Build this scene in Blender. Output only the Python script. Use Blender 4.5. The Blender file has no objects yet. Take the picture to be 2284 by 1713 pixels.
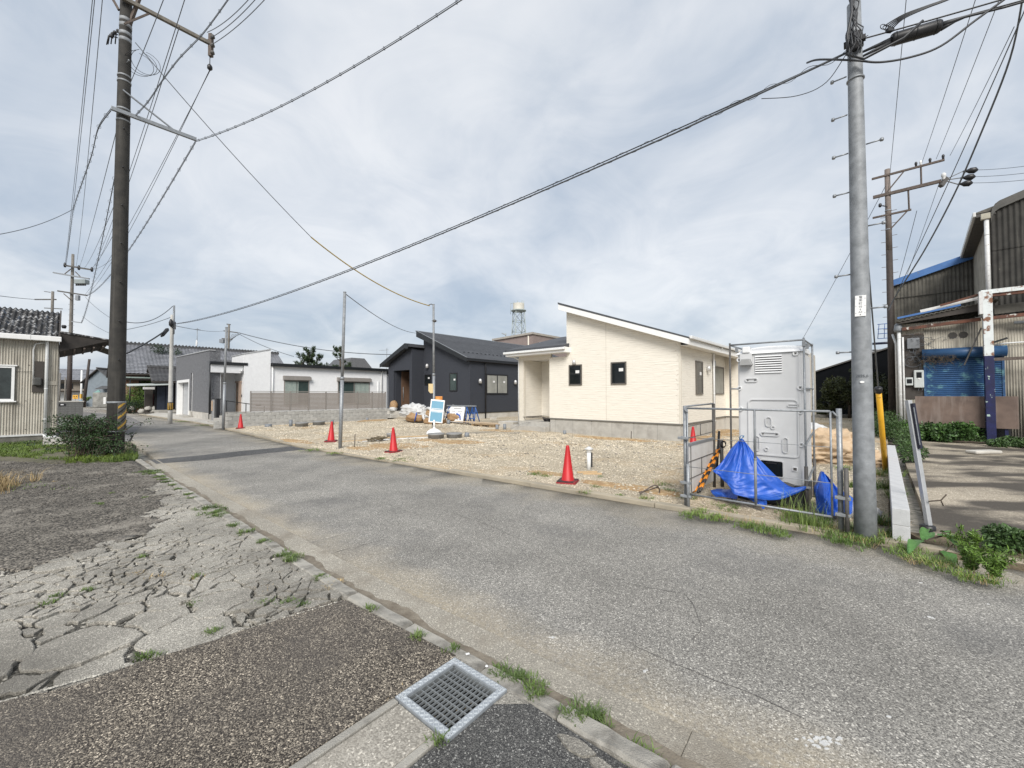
import bpy, bmesh, math, random
import numpy as np
from mathutils import Vector, Matrix, noise as mnoise

random.seed(7); rng = np.random.default_rng(11)
SC = bpy.context.scene
COL = SC.collection
rad = math.radians

# ------------------------------------------------------------------ camera, sky, sun, exposure
CAMZ = 1.72; FPX = 910.0; PITCH = math.atan(23.5/910)
cam = bpy.data.cameras.new('camera'); cam.sensor_width = 36; cam.lens = 36*FPX/2284
cam.clip_start = .05; cam.clip_end = 3000
co = bpy.data.objects.new('camera', cam); COL.objects.link(co)
co.location = (0, 0, CAMZ); co.rotation_euler = (math.pi/2+PITCH, 0, 0); SC.camera = co

SUN_EL = rad(39); SUN_AZ = rad(184)      # azimuth clockwise from +Y: behind the camera
wd = bpy.data.worlds.new('World'); SC.world = wd; wd.use_nodes = True
nt = wd.node_tree; nt.nodes.clear()
def N(t, **k):
    n = nt.nodes.new(t)
    for a, b in k.items(): setattr(n, a, b)
    return n
LK = lambda a, b: nt.links.new(a, b)
out = N('ShaderNodeOutputWorld'); bg = N('ShaderNodeBackground'); LK(bg.outputs[0], out.inputs[0])
sky = N('ShaderNodeTexSky', sky_type='NISHITA', sun_disc=False, sun_elevation=SUN_EL, sun_rotation=SUN_AZ)
sky.air_density = 1.2; sky.dust_density = 2.0
tc = N('ShaderNodeTexCoord'); sep = N('ShaderNodeSeparateXYZ'); LK(tc.outputs['Generated'], sep.inputs[0])
def math_(op, a, b=None, clamp=False):
    m = N('ShaderNodeMath', operation=op, use_clamp=clamp)
    for i, v in enumerate((a, b)):
        if v is None: continue
        if isinstance(v, (int, float)): m.inputs[i].default_value = v
        else: LK(v, m.inputs[i])
    return m.outputs[0]
zz = math_('ADD', math_('MAXIMUM', sep.outputs[2], 0.0), .30)
cx = math_('DIVIDE', sep.outputs[0], zz); cy = math_('DIVIDE', sep.outputs[1], zz)
cmb = N('ShaderNodeCombineXYZ'); LK(cx, cmb.inputs[0]); LK(cy, cmb.inputs[1]); cmb.inputs[2].default_value = 3.7
def cloud(scale, det, rough, dist, lo, hi):
    n = N('ShaderNodeTexNoise'); n.inputs['Scale'].default_value = scale; n.inputs['Detail'].default_value = det
    n.inputs['Roughness'].default_value = rough; n.inputs['Distortion'].default_value = dist
    LK(cmb.outputs[0], n.inputs['Vector'])
    r = N('ShaderNodeMapRange', interpolation_type='SMOOTHSTEP'); r.inputs[1].default_value = lo; r.inputs[2].default_value = hi
    LK(n.outputs[0], r.inputs[0]); return r.outputs[0]
big = cloud(1.05, 5, .55, .5, .33, .66); fine = cloud(3.0, 9, .6, 1.1, .28, .74)
cmix = math_('ADD', math_('MULTIPLY', big, .68), math_('MULTIPLY', fine, .32))
cm = N('ShaderNodeMix', data_type='RGBA'); LK(cmix, cm.inputs[0])
cm.inputs[6].default_value = (.45, .53, .64, 1); cm.inputs[7].default_value = (.875, .895, .925, 1)
sm = N('ShaderNodeMix', data_type='RGBA', blend_type='ADD'); sm.inputs[0].default_value = 1.0
sks = N('ShaderNodeMix', data_type='RGBA', blend_type='MULTIPLY'); sks.inputs[0].default_value = 1.0
LK(sky.outputs[0], sks.inputs[6]); sks.inputs[7].default_value = (.02, .02, .02, 1)
LK(cm.outputs[2], sm.inputs[6]); LK(sks.outputs[2], sm.inputs[7])
SKY_GAIN = N('ShaderNodeMix', data_type='RGBA', blend_type='MULTIPLY'); SKY_GAIN.inputs[0].default_value = 1.0
LK(sm.outputs[2], SKY_GAIN.inputs[6]); SKY_GAIN.inputs[7].default_value = (4.30, 4.30, 4.30, 1)
LK(SKY_GAIN.outputs[2], bg.inputs[0]); bg.inputs[1].default_value = .08

sun = bpy.data.lights.new('sun', 'SUN'); sun.energy = 1.5; sun.angle = rad(28); sun.color = (1, .96, .9)
so = bpy.data.objects.new('sun', sun); COL.objects.link(so)
sd = Vector((math.sin(SUN_AZ)*math.cos(SUN_EL), math.cos(SUN_AZ)*math.cos(SUN_EL), math.sin(SUN_EL)))
so.rotation_euler = sd.to_track_quat('Z', 'Y').to_euler(); so.location = (0, -5, 30)
SC.view_settings.view_transform = 'Standard'; SC.view_settings.look = 'None'
SC.view_settings.gamma = 1; SC.view_settings.use_curve_mapping = False
SC.view_settings.exposure = 1.42
SC.cycles.max_bounces = 6

# ------------------------------------------------------------------ site frame: x along the lots, y away from the road
R0 = rad(-42.3)
AX = np.array([math.cos(R0), math.sin(R0)]); AY = np.array([-math.sin(R0), math.cos(R0)])
def site(x, y, o=(0, 0)):                     # site coordinates (relative to world point o) -> world xy
    p = np.array(o[:2]) + x*AX + y*AY
    return float(p[0]), float(p[1])
def at(px, py, Y):                            # world point at distance Y along the view direction
    d = ((px-1142)/FPX, 1.0, -(py-856.5)/FPX); c, s = math.cos(PITCH), math.sin(PITCH)
    w = (d[0], d[1]*c-d[2]*s, d[1]*s+d[2]*c); t = Y/w[1]
    return Vector((w[0]*t, Y, CAMZ+w[2]*t))
def gp(px, py, z=0.0):                        # ground point under a view ray
    d = ((px-1142)/FPX, 1.0, -(py-856.5)/FPX); c, s = math.cos(PITCH), math.sin(PITCH)
    w = (d[0], d[1]*c-d[2]*s, d[1]*s+d[2]*c); t = (z-CAMZ)/w[2]
    return Vector((w[0]*t, w[1]*t, z))

# ------------------------------------------------------------------ materials
MATS = {}
def mat(name, c1, c2=None, scale=6, rough=.75, bump=0, bscale=80, metal=0, c3=None, s3=3, t3=.62, w3=.05,
        streak=None, coord='Object', detail=6, spec=.5, stretch=None, island=0, lo=.35, hi=.65, objrand=0):
    if name in MATS: return MATS[name]
    m = bpy.data.materials.new(name); m.use_nodes = True; MATS[name] = m
    t = m.node_tree; nn, ll = t.nodes, t.links; p = nn['Principled BSDF']
    p.inputs['Roughness'].default_value = rough; p.inputs['Metallic'].default_value = metal
    p.inputs['Specular IOR Level'].default_value = spec
    tc = nn.new('ShaderNodeTexCoord'); vec = tc.outputs[coord]
    if stretch:
        mp = nn.new('ShaderNodeMapping'); mp.inputs['Scale'].default_value = stretch; ll.new(vec, mp.inputs[0]); vec = mp.outputs[0]
    def noi(sc, d=detail, v=None):
        n = nn.new('ShaderNodeTexNoise'); n.inputs['Scale'].default_value = sc; n.inputs['Detail'].default_value = d
        n.inputs['Roughness'].default_value = .6; ll.new(v or vec, n.inputs['Vector']); return n.outputs[0]
    def rng_(v, a, b):
        r = nn.new('ShaderNodeMapRange'); r.inputs[1].default_value = a; r.inputs[2].default_value = b; ll.new(v, r.inputs[0]); return r.outputs[0]
    def mix(f, a, b):
        x = nn.new('ShaderNodeMix'); x.data_type = 'RGBA'
        for i, v in ((0, f), (6, a), (7, b)):
            if isinstance(v, (int, float)): x.inputs[i].default_value = v
            elif isinstance(v, tuple): x.inputs[i].default_value = (*v, 1)
            else: ll.new(v, x.inputs[i])
        return x.outputs[2]
    c2 = c2 or tuple(v*.86 for v in c1)
    col = mix(rng_(noi(scale), lo, hi), tuple(c1), tuple(c2))
    if c3: col = mix(rng_(noi(s3, 8), t3-w3, t3+w3), col, tuple(c3))
    if streak:
        mp = nn.new('ShaderNodeMapping'); mp.inputs['Scale'].default_value = streak[1]; ll.new(tc.outputs['Object'], mp.inputs[0])
        col = mix(rng_(noi(1.0, 5, mp.outputs[0]), streak[2], streak[3]), col, tuple(streak[0]))
    if island:
        g = nn.new('ShaderNodeNewGeometry'); h = nn.new('ShaderNodeHueSaturation')
        ll.new(rng_(g.outputs['Random Per Island'], 0, 1), h.inputs['Fac']); h.inputs['Fac'].default_value = 1
        r = nn.new('ShaderNodeMapRange'); r.inputs[3].default_value = 1-island; r.inputs[4].default_value = 1+island
        ll.new(g.outputs['Random Per Island'], r.inputs[0]); ll.new(r.outputs[0], h.inputs['Value']); h.inputs['Fac'].default_value = 1
        for l in list(h.inputs['Fac'].links): ll.remove(l)
        ll.new(col, h.inputs['Color']); col = h.outputs[0]
    if objrand:
        oi = nn.new('ShaderNodeObjectInfo'); r = nn.new('ShaderNodeMapRange'); r.inputs[3].default_value = 1-objrand; r.inputs[4].default_value = 1+objrand
        h = nn.new('ShaderNodeHueSaturation'); ll.new(oi.outputs['Random'], r.inputs[0]); ll.new(r.outputs[0], h.inputs['Value']); ll.new(col, h.inputs['Color']); col = h.outputs[0]
    ll.new(col, p.inputs['Base Color'])
    if bump:
        b = nn.new('ShaderNodeBump'); b.inputs['Strength'].default_value = bump; b.inputs['Distance'].default_value = .02
        ll.new(noi(bscale, 4), b.inputs['Height']); ll.new(b.outputs[0], p.inputs['Normal'])
    return m

def speckle(name, dark, light, scale, base_noise, tint=None, rough=.9, bump=.5, extra=None, cov=(.2, .85), tsc=1.2, tlo=.5, thi=.68):
    """ground with visible chips: one random tone per Voronoi cell over a large-scale tone"""
    m = bpy.data.materials.new(name); m.use_nodes = True; MATS[name] = m
    t = m.node_tree; nn, ll = t.nodes, t.links; p = nn['Principled BSDF']; p.inputs['Roughness'].default_value = rough
    p.inputs['Specular IOR Level'].default_value = .25
    tc = nn.new('ShaderNodeTexCoord'); vec = nn.new('ShaderNodeNewGeometry').outputs['Position']
    v = nn.new('ShaderNodeTexVoronoi'); v.inputs['Scale'].default_value = scale; ll.new(vec, v.inputs['Vector'])
    v2 = nn.new('ShaderNodeTexVoronoi'); v2.inputs['Scale'].default_value = scale*.8; ll.new(vec, v2.inputs['Vector'])
    s = nn.new('ShaderNodeSeparateColor'); ll.new(v.outputs['Color'], s.inputs[0])
    s2 = nn.new('ShaderNodeSeparateColor'); ll.new(v2.outputs['Color'], s2.inputs[0])
    def ramp(x, a, b, c=0., d=1.):
        r = nn.new('ShaderNodeMapRange'); r.inputs[1].default_value = a; r.inputs[2].default_value = b
        r.inputs[3].default_value = c; r.inputs[4].default_value = d; ll.new(x, r.inputs[0]); return r.outputs[0]
    def mix(f, a, b, bt='MIX'):
        x = nn.new('ShaderNodeMix'); x.data_type = 'RGBA'; x.blend_type = bt
        for i, q in ((0, f), (6, a), (7, b)):
            if isinstance(q, (int, float)): x.inputs[i].default_value = q
            elif isinstance(q, tuple): x.inputs[i].default_value = (*q, 1)
            else: ll.new(q, x.inputs[i])
        return x.outputs[2]
    def noi(sc, d=6):
        n = nn.new('ShaderNodeTexNoise'); n.inputs['Scale'].default_value = sc; n.inputs['Detail'].default_value = d
        n.inputs['Roughness'].default_value = .62; ll.new(vec, n.inputs['Vector']); return n.outputs[0]
    f1 = ramp(s.outputs[0], cov[0], cov[1])
    col = mix(f1, dark, light)
    f2 = ramp(s2.outputs[1], .935, .945)
    col = mix(f2, col, tuple(min(1, c*1.45) for c in light))
    big = noi(base_noise, 7)
    col = mix(1.0, col, mix(ramp(big, .32, .68), (.72, .72, .72), (1.15, 1.15, 1.15)), 'MULTIPLY')
    if tint: col = mix(ramp(noi(tsc, 9), tlo, thi, 0, .75), col, tint)
    if extra: col = extra(nn, ll, col, mix, ramp, noi, tc)
    ll.new(col, p.inputs['Base Color'])
    b = nn.new('ShaderNodeBump'); b.inputs['Strength'].default_value = bump; b.inputs['Distance'].default_value = .006
    ll.new(v.outputs['Distance'], b.inputs['Height']); b.invert = True; ll.new(b.outputs[0], p.inputs['Normal'])
    return m

def siding(name, base, dark, rowh=.09, length=.55, line=.5, bump=.6):
    """house siding pressed with long shallow stacked-stone lines (u,v in metres)"""
    m = bpy.data.materials.new(name); m.use_nodes = True; MATS[name] = m
    t = m.node_tree; nn, ll = t.nodes, t.links; p = nn['Principled BSDF']; p.inputs['Roughness'].default_value = .62
    p.inputs['Specular IOR Level'].default_value = .35
    uv = nn.new('ShaderNodeUVMap'); uv.uv_map = 'UVMap'
    mp = nn.new('ShaderNodeMapping'); mp.inputs['Scale'].default_value = (1/length, 1/rowh, 1); ll.new(uv.outputs[0], mp.inputs[0])
    wob = nn.new('ShaderNodeTexNoise'); wob.inputs['Scale'].default_value = 1.3; wob.inputs['Detail'].default_value = 3; ll.new(mp.outputs[0], wob.inputs['Vector'])
    ad = nn.new('ShaderNodeVectorMath'); ad.operation = 'MULTIPLY_ADD'; ll.new(wob.outputs['Color'], ad.inputs[0])
    ad.inputs[1].default_value = (.5, .55, 0); ll.new(mp.outputs[0], ad.inputs[2])
    br = nn.new('ShaderNodeTexBrick'); br.inputs['Scale'].default_value = 1; br.inputs['Mortar Size'].default_value = .06
    br.inputs['Mortar Smooth'].default_value = .6; br.inputs['Brick Width'].default_value = 400; br.inputs['Row Height'].default_value = 1
    br.offset = .43; br.inputs['Color1'].default_value = (1, 1, 1, 1); br.inputs['Color2'].default_value = (.5, .5, .5, 1); br.inputs['Mortar'].default_value = (0, 0, 0, 1)
    ll.new(ad.outputs[0], br.inputs['Vector'])
    st = nn.new('ShaderNodeTexNoise'); st.inputs['Scale'].default_value = 1; st.inputs['Detail'].default_value = 5
    mp2 = nn.new('ShaderNodeMapping'); mp2.inputs['Scale'].default_value = (2.2, 26, 1); ll.new(uv.outputs[0], mp2.inputs[0]); ll.new(mp2.outputs[0], st.inputs['Vector'])
    msk = nn.new('ShaderNodeTexNoise'); msk.inputs['Scale'].default_value = 1.0; msk.inputs['Detail'].default_value = 3; mp3 = nn.new('ShaderNodeMapping'); mp3.inputs['Scale'].default_value = (2.6, 13, 1); ll.new(uv.outputs[0], mp3.inputs[0]); ll.new(mp3.outputs[0], msk.inputs['Vector'])
    def ramp(x, a, b, c=0., d=1.):
        r = nn.new('ShaderNodeMapRange'); r.inputs[1].default_value = a; r.inputs[2].default_value = b
        r.inputs[3].default_value = c; r.inputs[4].default_value = d; ll.new(x, r.inputs[0]); return r.outputs[0]
    def mul(a, b):
        x = nn.new('ShaderNodeMath'); x.operation = 'MULTIPLY'
        for i, v in enumerate((a, b)):
            if isinstance(v, float): x.inputs[i].default_value = v
            else: ll.new(v, x.inputs[i])
        return x.outputs[0]
    lf = mul(mul(br.outputs['Fac'], ramp(msk.outputs[0], .44, .56, .12, 1.)), line)
    mx = nn.new('ShaderNodeMix'); mx.data_type = 'RGBA'; ll.new(ramp(st.outputs[0], .35, .7, 0., .35), mx.inputs[0])
    mx.inputs[6].default_value = (*base, 1); mx.inputs[7].default_value = (*[v*.82 for v in base], 1)
    m2 = nn.new('ShaderNodeMix'); m2.data_type = 'RGBA'; ll.new(lf, m2.inputs[0]); ll.new(mx.outputs[2], m2.inputs[6]); m2.inputs[7].default_value = (*dark, 1)
    ll.new(m2.outputs[2], p.inputs['Base Color'])
    h = nn.new('ShaderNodeMath'); h.operation = 'SUBTRACT'; ll.new(ramp(st.outputs[0], .3, .7, 0., .6), h.inputs[0]); ll.new(lf, h.inputs[1])
    b = nn.new('ShaderNodeBump'); b.inputs['Strength'].default_value = bump; b.inputs['Distance'].default_value = .012
    ll.new(h.outputs[0], b.inputs['Height']); ll.new(b.outputs[0], p.inputs['Normal'])
    return m

# ------------------------------------------------------------------ mesh builder
class MB:
    def __init__(s): s.v = []; s.f = []; s.fl = []
    def add(s, vs, fs, flat=True):
        o = len(s.v); s.v += [tuple(float(c) for c in q) for q in vs]; s.f += [tuple(o+i for i in q) for q in fs]; s.fl += [flat]*len(fs); return s
    def box(s, x0, x1, y0, y1, z0, z1):
        x0, x1 = min(x0, x1), max(x0, x1); y0, y1 = min(y0, y1), max(y0, y1); z0, z1 = min(z0, z1), max(z0, z1)
        return s.add([(x0, y0, z0), (x1, y0, z0), (x1, y1, z0), (x0, y1, z0), (x0, y0, z1), (x1, y0, z1), (x1, y1, z1), (x0, y1, z1)],
                     [(0, 3, 2, 1), (4, 5, 6, 7), (0, 1, 5, 4), (1, 2, 6, 5), (2, 3, 7, 6), (3, 0, 4, 7)])
    def wb(s, face, pl, a0, a1, d0, d1, z0, z1):
        """box on a wall: F front (-y), R right (+x), L left (-x), B back (+y); a along the wall, d outwards"""
        if face == 'F': return s.box(a0, a1, pl-d1, pl-d0, z0, z1)
        if face == 'B': return s.box(a0, a1, pl+d0, pl+d1, z0, z1)
        if face == 'R': return s.box(pl+d0, pl+d1, a0, a1, z0, z1)
        return s.box(pl-d1, pl-d0, a0, a1, z0, z1)
    def hexa(s, p):      # 8 points, bottom 4 then top 4 (ccw from above)
        return s.add(p, [(0, 3, 2, 1), (4, 5, 6, 7), (0, 1, 5, 4), (1, 2, 6, 5), (2, 3, 7, 6), (3, 0, 4, 7)])
    def extrude(s, poly, vec):
        n = len(poly); v = Vector(vec)
        P = [Vector(q) for q in poly]; Q = [q+v for q in P]
        return s.add(P+Q, [tuple(range(n))[::-1], tuple(range(n, 2*n))]+[(i, (i+1) % n, n+(i+1) % n, n+i) for i in range(n)])
    def prism(s, poly, z0, z1):
        return s.extrude([(x, y, z0) for x, y in poly], (0, 0, z1-z0))
    def xz(s, poly, y0, y1):      # polygon in x,z extruded along y
        n = len(poly); a = sum(poly[i][0]*poly[(i+1) % n][1]-poly[(i+1) % n][0]*poly[i][1] for i in range(n))
        if a < 0: poly = poly[::-1]
        P = [(x, y1, z) for x, z in poly][::-1]
        return s.extrude(P, (0, y0-y1, 0)) if False else s.extrude([(x, y0, z) for x, z in poly][::-1], (0, y1-y0, 0))
    def yz(s, poly, x0, x1):
        return s.extrude([(x0, y, z) for y, z in poly], (x1-x0, 0, 0))
    def quad(s, a, b, c, d): return s.add([a, b, c, d], [(0, 1, 2, 3)])
    def tube(s, pts, r, seg=8, cap=True, flat=False):
        pts = [Vector(p) for p in pts]; n = len(pts); rs = r if isinstance(r, (list, tuple)) else [r]*n
        vs = []; ref = None
        for i, p in enumerate(pts):
            d = (pts[min(i+1, n-1)]-pts[max(i-1, 0)])
            if d.length < 1e-9: d = Vector((0, 0, 1))
            d.normalize()
            if ref is None: ref = Vector((0, 0, 1)) if abs(d.z) < .9 else Vector((1, 0, 0))
            u = ref-d*ref.dot(d)
            if u.length < 1e-6: u = d.orthogonal()
            u.normalize(); w = d.cross(u); ref = u
            for k in range(seg):
                a = 2*math.pi*k/seg; vs.append(p+(u*math.cos(a)+w*math.sin(a))*rs[i])
        fs = [(i*seg+k, i*seg+(k+1) % seg, (i+1)*seg+(k+1) % seg, (i+1)*seg+k) for i in range(n-1) for k in range(seg)]
        s.add(vs, fs, flat)
        if cap:
            o = len(s.v)-len(vs); s.f.append(tuple(o+k for k in range(seg))[::-1]); s.fl.append(True)
            s.f.append(tuple(o+(n-1)*seg+k for k in range(seg))); s.fl.append(True)
        return s
    def bar(s, a, b, w, h=None, up=(0, 0, 1)):
        a, b = Vector(a), Vector(b); h = h or w; d = (b-a).normalized(); u = Vector(up)
        if abs(d.dot(u)) > .95: u = Vector((1, 0, 0))
        sx = d.cross(u).normalized()*w/2; sy = sx.cross(d).normalized()*h/2
        return s.hexa([a-sx-sy, b-sx-sy, b+sx-sy, a+sx-sy, a-sx+sy, b-sx+sy, b+sx+sy, a+sx+sy])
    def lathe(s, prof, c=(0, 0, 0), seg=16, flat=False, axis='z'):
        vs = []
        for r, z in prof:
            for k in range(seg):
                a = 2*math.pi*k/seg; q = (r*math.cos(a), r*math.sin(a), z)
                if axis == 'y': q = (q[0], q[2], q[1])
                if axis == 'x': q = (q[2], q[0], q[1])
                vs.append((c[0]+q[0], c[1]+q[1], c[2]+q[2]))
        n = len(prof)
        fs = [(i*seg+k, i*seg+(k+1) % seg, (i+1)*seg+(k+1) % seg, (i+1)*seg+k) for i in range(n-1) for k in range(seg)]
        o = len(s.v); s.add(vs, fs, flat)
        s.f.append(tuple(o+k for k in range(seg))[::-1]); s.fl.append(True)
        s.f.append(tuple(o+(n-1)*seg+k for k in range(seg))); s.fl.append(True)
        return s
    def corr(s, p0, ax, up, nrm, width, height, pitch, amp, per=6, rows=1, sag=None):
        """corrugated sheet: waves run along up"""
        p0, ax, up, nrm = Vector(p0), Vector(ax).normalized(), Vector(up).normalized(), Vector(nrm).normalized()
        n = max(2, int(round(width/pitch*per))); vs = []; fs = []
        for j in range(rows+1):
            for i in range(n+1):
                x = width*i/n; vs.append(p0+ax*x+up*(height*j/rows)+nrm*(amp*math.sin(2*math.pi*x/pitch)))
        for j in range(rows):
            for i in range(n): a = j*(n+1)+i; fs.append((a, a+1, a+n+2, a+n+1))
        return s.add(vs, fs, False)
    def build(s, name, m, parent=None, loc=None, rot=None, bevel=0, label=None, kind=None, cat=None, group=None, link=True, solid=0):
        me = bpy.data.meshes.new(name)
        me.from_pydata(s.v, [], s.f); me.materials.append(m)
        me.polygons.foreach_set('use_smooth', [not q for q in s.fl])
        uvl = me.uv_layers.new(name='UVMap'); me.update()
        co_ = np.array(s.v, dtype=np.float64).reshape(-1, 3)
        nl = len(me.loops); li = np.empty(nl, dtype=np.int32); me.loops.foreach_get('vertex_index', li)
        nf = len(me.polygons); nr = np.empty(nf*3, dtype=np.float32); me.polygons.foreach_get('normal', nr); nr = nr.reshape(-1, 3)
        tot = np.empty(nf, dtype=np.int32); me.polygons.foreach_get('loop_total', tot)
        fn = np.repeat(nr, tot, axis=0); P = co_[li]
        flatm = np.abs(fn[:, 2]) > .75
        h = np.stack([-fn[:, 1], fn[:, 0]], 1); hl = np.linalg.norm(h, axis=1, keepdims=True); hl[hl < 1e-6] = 1; h = h/hl
        u = np.where(flatm, P[:, 0], (P[:, :2]*h).sum(1)); v = np.where(flatm, P[:, 1], P[:, 2])
        uvl.data.foreach_set('uv', np.stack([u, v], 1).astype(np.float32).ravel())
        o = bpy.data.objects.new(name, me)
        if link: COL.objects.link(o)
        if loc is not None: o.location = loc if len(loc) == 3 else (loc[0], loc[1], 0)
        if rot is not None: o.rotation_euler = (0, 0, rot) if isinstance(rot, (int, float)) else rot
        if parent is not None: o.parent = parent
        if bevel:
            b = o.modifiers.new('bevel', 'BEVEL'); b.width = bevel; b.segments = 2; b.limit_method = 'ANGLE'; b.angle_limit = rad(40)
        if solid:
            b = o.modifiers.new('solid', 'SOLIDIFY'); b.thickness = solid
        tag(o, label, cat, group, kind); return o

def tag(o, label=None, cat=None, group=None, kind=None):
    if label: o['label'] = label
    if cat: o['category'] = cat
    if group: o['group'] = group
    if kind: o['kind'] = kind
    return o
def thing(name, label, cat, loc=(0, 0, 0), rot=0, group=None):
    o = bpy.data.objects.new(name, None); COL.objects.link(o); o.empty_display_size = .1
    o.location = loc if len(loc) == 3 else (loc[0], loc[1], 0)
    o.rotation_euler = (0, 0, rot) if isinstance(rot, (int, float)) else rot
    return tag(o, label, cat, group)
def dup(root, loc, rot=None, label=None):
    r = root.copy(); COL.objects.link(r); r.location = loc
    if rot is not None: r.rotation_euler = (0, 0, rot) if isinstance(rot, (int, float)) else rot
    if label: r['label'] = label
    for ch in list(root.children):
        c = ch.copy(); COL.objects.link(c); c.parent = r
        for g in list(ch.children):
            d = g.copy(); COL.objects.link(d); d.parent = c
    return r
def inst(o, parent, loc=(0, 0, 0), rot=(0, 0, 0), scale=None):    # another piece sharing o's mesh
    c = o.copy(); COL.objects.link(c); c.parent = parent; c.location = loc; c.rotation_euler = rot
    if scale: c.scale = scale
    return c
def rawmesh(name, verts, faces, m, parent=None, kind=None, label=None, cat=None, group=None, loc=None, smooth=False, nper=None):
    """fast mesh from arrays: verts (n,3), faces (m,k)"""
    verts = np.asarray(verts, np.float32); faces = np.asarray(faces, np.int32); k = faces.shape[1]; nf = len(faces)
    me = bpy.data.meshes.new(name); me.vertices.add(len(verts)); me.vertices.foreach_set('co', verts.ravel())
    me.loops.add(nf*k); me.loops.foreach_set('vertex_index', faces.ravel())
    me.polygons.add(nf); me.polygons.foreach_set('loop_start', np.arange(nf, dtype=np.int32)*k)
    me.polygons.foreach_set('loop_total', np.full(nf, k, np.int32))
    me.polygons.foreach_set('use_smooth', np.full(nf, smooth)); me.materials.append(m); me.update(calc_edges=True); me.validate()
    o = bpy.data.objects.new(name, me); COL.objects.link(o)
    if loc is not None: o.location = loc
    if parent is not None: o.parent = parent
    return tag(o, label, cat, group, kind)

def wirepts(a, b, sag=0, n=24):
    a, b = Vector(a), Vector(b)
    return [a.lerp(b, i/n)-Vector((0, 0, sag*4*(i/n)*(1-i/n))) for i in range(n+1)]
def fbm(x, y, s=1.0, o=4):
    return mnoise.fractal(Vector((x*s, y*s, 3.3)), 1.0, 2.0, o)
def inpoly(pts, poly):
    pts = np.asarray(pts); x, y = pts[:, 0], pts[:, 1]; r = np.zeros(len(pts), bool); n = len(poly)
    for i in range(n):
        x1, y1 = poly[i]; x2, y2 = poly[(i+1) % n]
        c = ((y1 > y) != (y2 > y)); xi = (x2-x1)*(y-y1)/((y2-y1) if y2 != y1 else 1e-9)+x1
        r ^= c & (x < xi)
    return r
def sample(poly, n):
    P = np.array(poly); lo, hi = P.min(0), P.max(0); o = np.empty((0, 2))
    while len(o) < n:
        q = lo+(hi-lo)*rng.random((n*2, 2)); o = np.vstack([o, q[inpoly(q, poly)]])
    return o[:n]
def polydist(pts, line):
    """distance of points to a polyline"""
    d = np.full(len(pts), 1e9)
    for a, b in zip(line[:-1], line[1:]):
        a, b = np.array(a), np.array(b); ab = b-a; t = np.clip(((pts-a)@ab)/(ab@ab), 0, 1)
        d = np.minimum(d, np.linalg.norm(pts-(a+t[:, None]*ab), axis=1))
    return d

# ------------------------------------------------------------------ plants
def leaves(n, centers, radii, size, droop=.3, elong=2.0, up=.25, surf=.5):
    """folded leaf blades scattered through ellipsoid clumps -> verts, quad faces (two quads a leaf)"""
    centers = np.asarray(centers, float); radii = np.asarray(radii, float)
    if radii.ndim == 1: radii = np.repeat(radii[:, None], 3, 1)
    w = radii.prod(1)**(2/3); k = rng.choice(len(centers), n, p=w/w.sum())
    d = rng.normal(size=(n, 3)); d /= np.linalg.norm(d, axis=1, keepdims=True)
    r = np.maximum(rng.random(n)**(1/3), surf*rng.random(n)+.1)
    c = centers[k]+d*radii[k]*r[:, None]
    a = d+rng.normal(size=(n, 3))*.6; a[:, 2] += up-droop; a /= np.linalg.norm(a, axis=1, keepdims=True)
    q = rng.normal(size=(n, 3)); q[:, 2] *= .35; b = np.cross(a, q); b /= np.linalg.norm(b, axis=1, keepdims=True)+1e-9
    nn_ = np.cross(a, b); s = (size*(.6+.8*rng.random(n)))[:, None]
    L = a*s; Wd = b*s/elong
    v = np.stack([c-L*.5, c+Wd*.5+nn_*s*.12, c+L*.5, c-Wd*.5+nn_*s*.12], 1)   # base, right, tip, left
    v = v.reshape(-1, 3); i = np.arange(n)*4
    f = np.concatenate([np.stack([i, i+1, i+2], 1), np.stack([i, i+2, i+3], 1)])
    return v, f
def blades(pts, h, w=.008, lean=.5, per=7, spread=.04, hv=.5, zfn=None):
    """grass: each tuft point gets some bent blades -> verts, tri faces"""
    pts = np.asarray(pts, float); n = len(pts)*per; base = np.repeat(pts, per, 0)
    if base.shape[1] == 2: base = np.hstack([base, np.zeros((n, 1))])
    hh = np.asarray(h)*np.ones(len(pts)); hh = np.repeat(hh, per)*(1-hv+2*hv*rng.random(n))
    a = rng.random(n)*2*np.pi; off = rng.random(n)*spread
    base = base+np.stack([np.cos(a)*off, np.sin(a)*off, np.zeros(n)], 1)
    a2 = a+rng.normal(size=n)*.9; l = lean*(.3+rng.random(n)); dx = np.stack([np.cos(a2), np.sin(a2)], 1)
    side = np.stack([-dx[:, 1], dx[:, 0], np.zeros(n)], 1)*(w*(.6+.8*rng.random(n)))[:, None]
    mid = base.copy(); mid[:, :2] += dx*(hh*l*.35)[:, None]; mid[:, 2] += hh*.6
    tip = base.copy(); tip[:, :2] += dx*(hh*l)[:, None]; tip[:, 2] += hh*(1-.25*l)
    v = np.stack([base-side, base+side, mid+side*.7, mid-side*.7, tip], 1).reshape(-1, 3); i = np.arange(n)*5
    f = np.concatenate([np.stack([i, i+1, i+2], 1), np.stack([i, i+2, i+3], 1), np.stack([i+3, i+2, i+4], 1)])
    return v, f
def cat2(*vf):
    V = []; F = []; o = 0
    for v, f in vf: V.append(v); F.append(f+o); o += len(v)
    return np.concatenate(V), np.concatenate(F)
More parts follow.
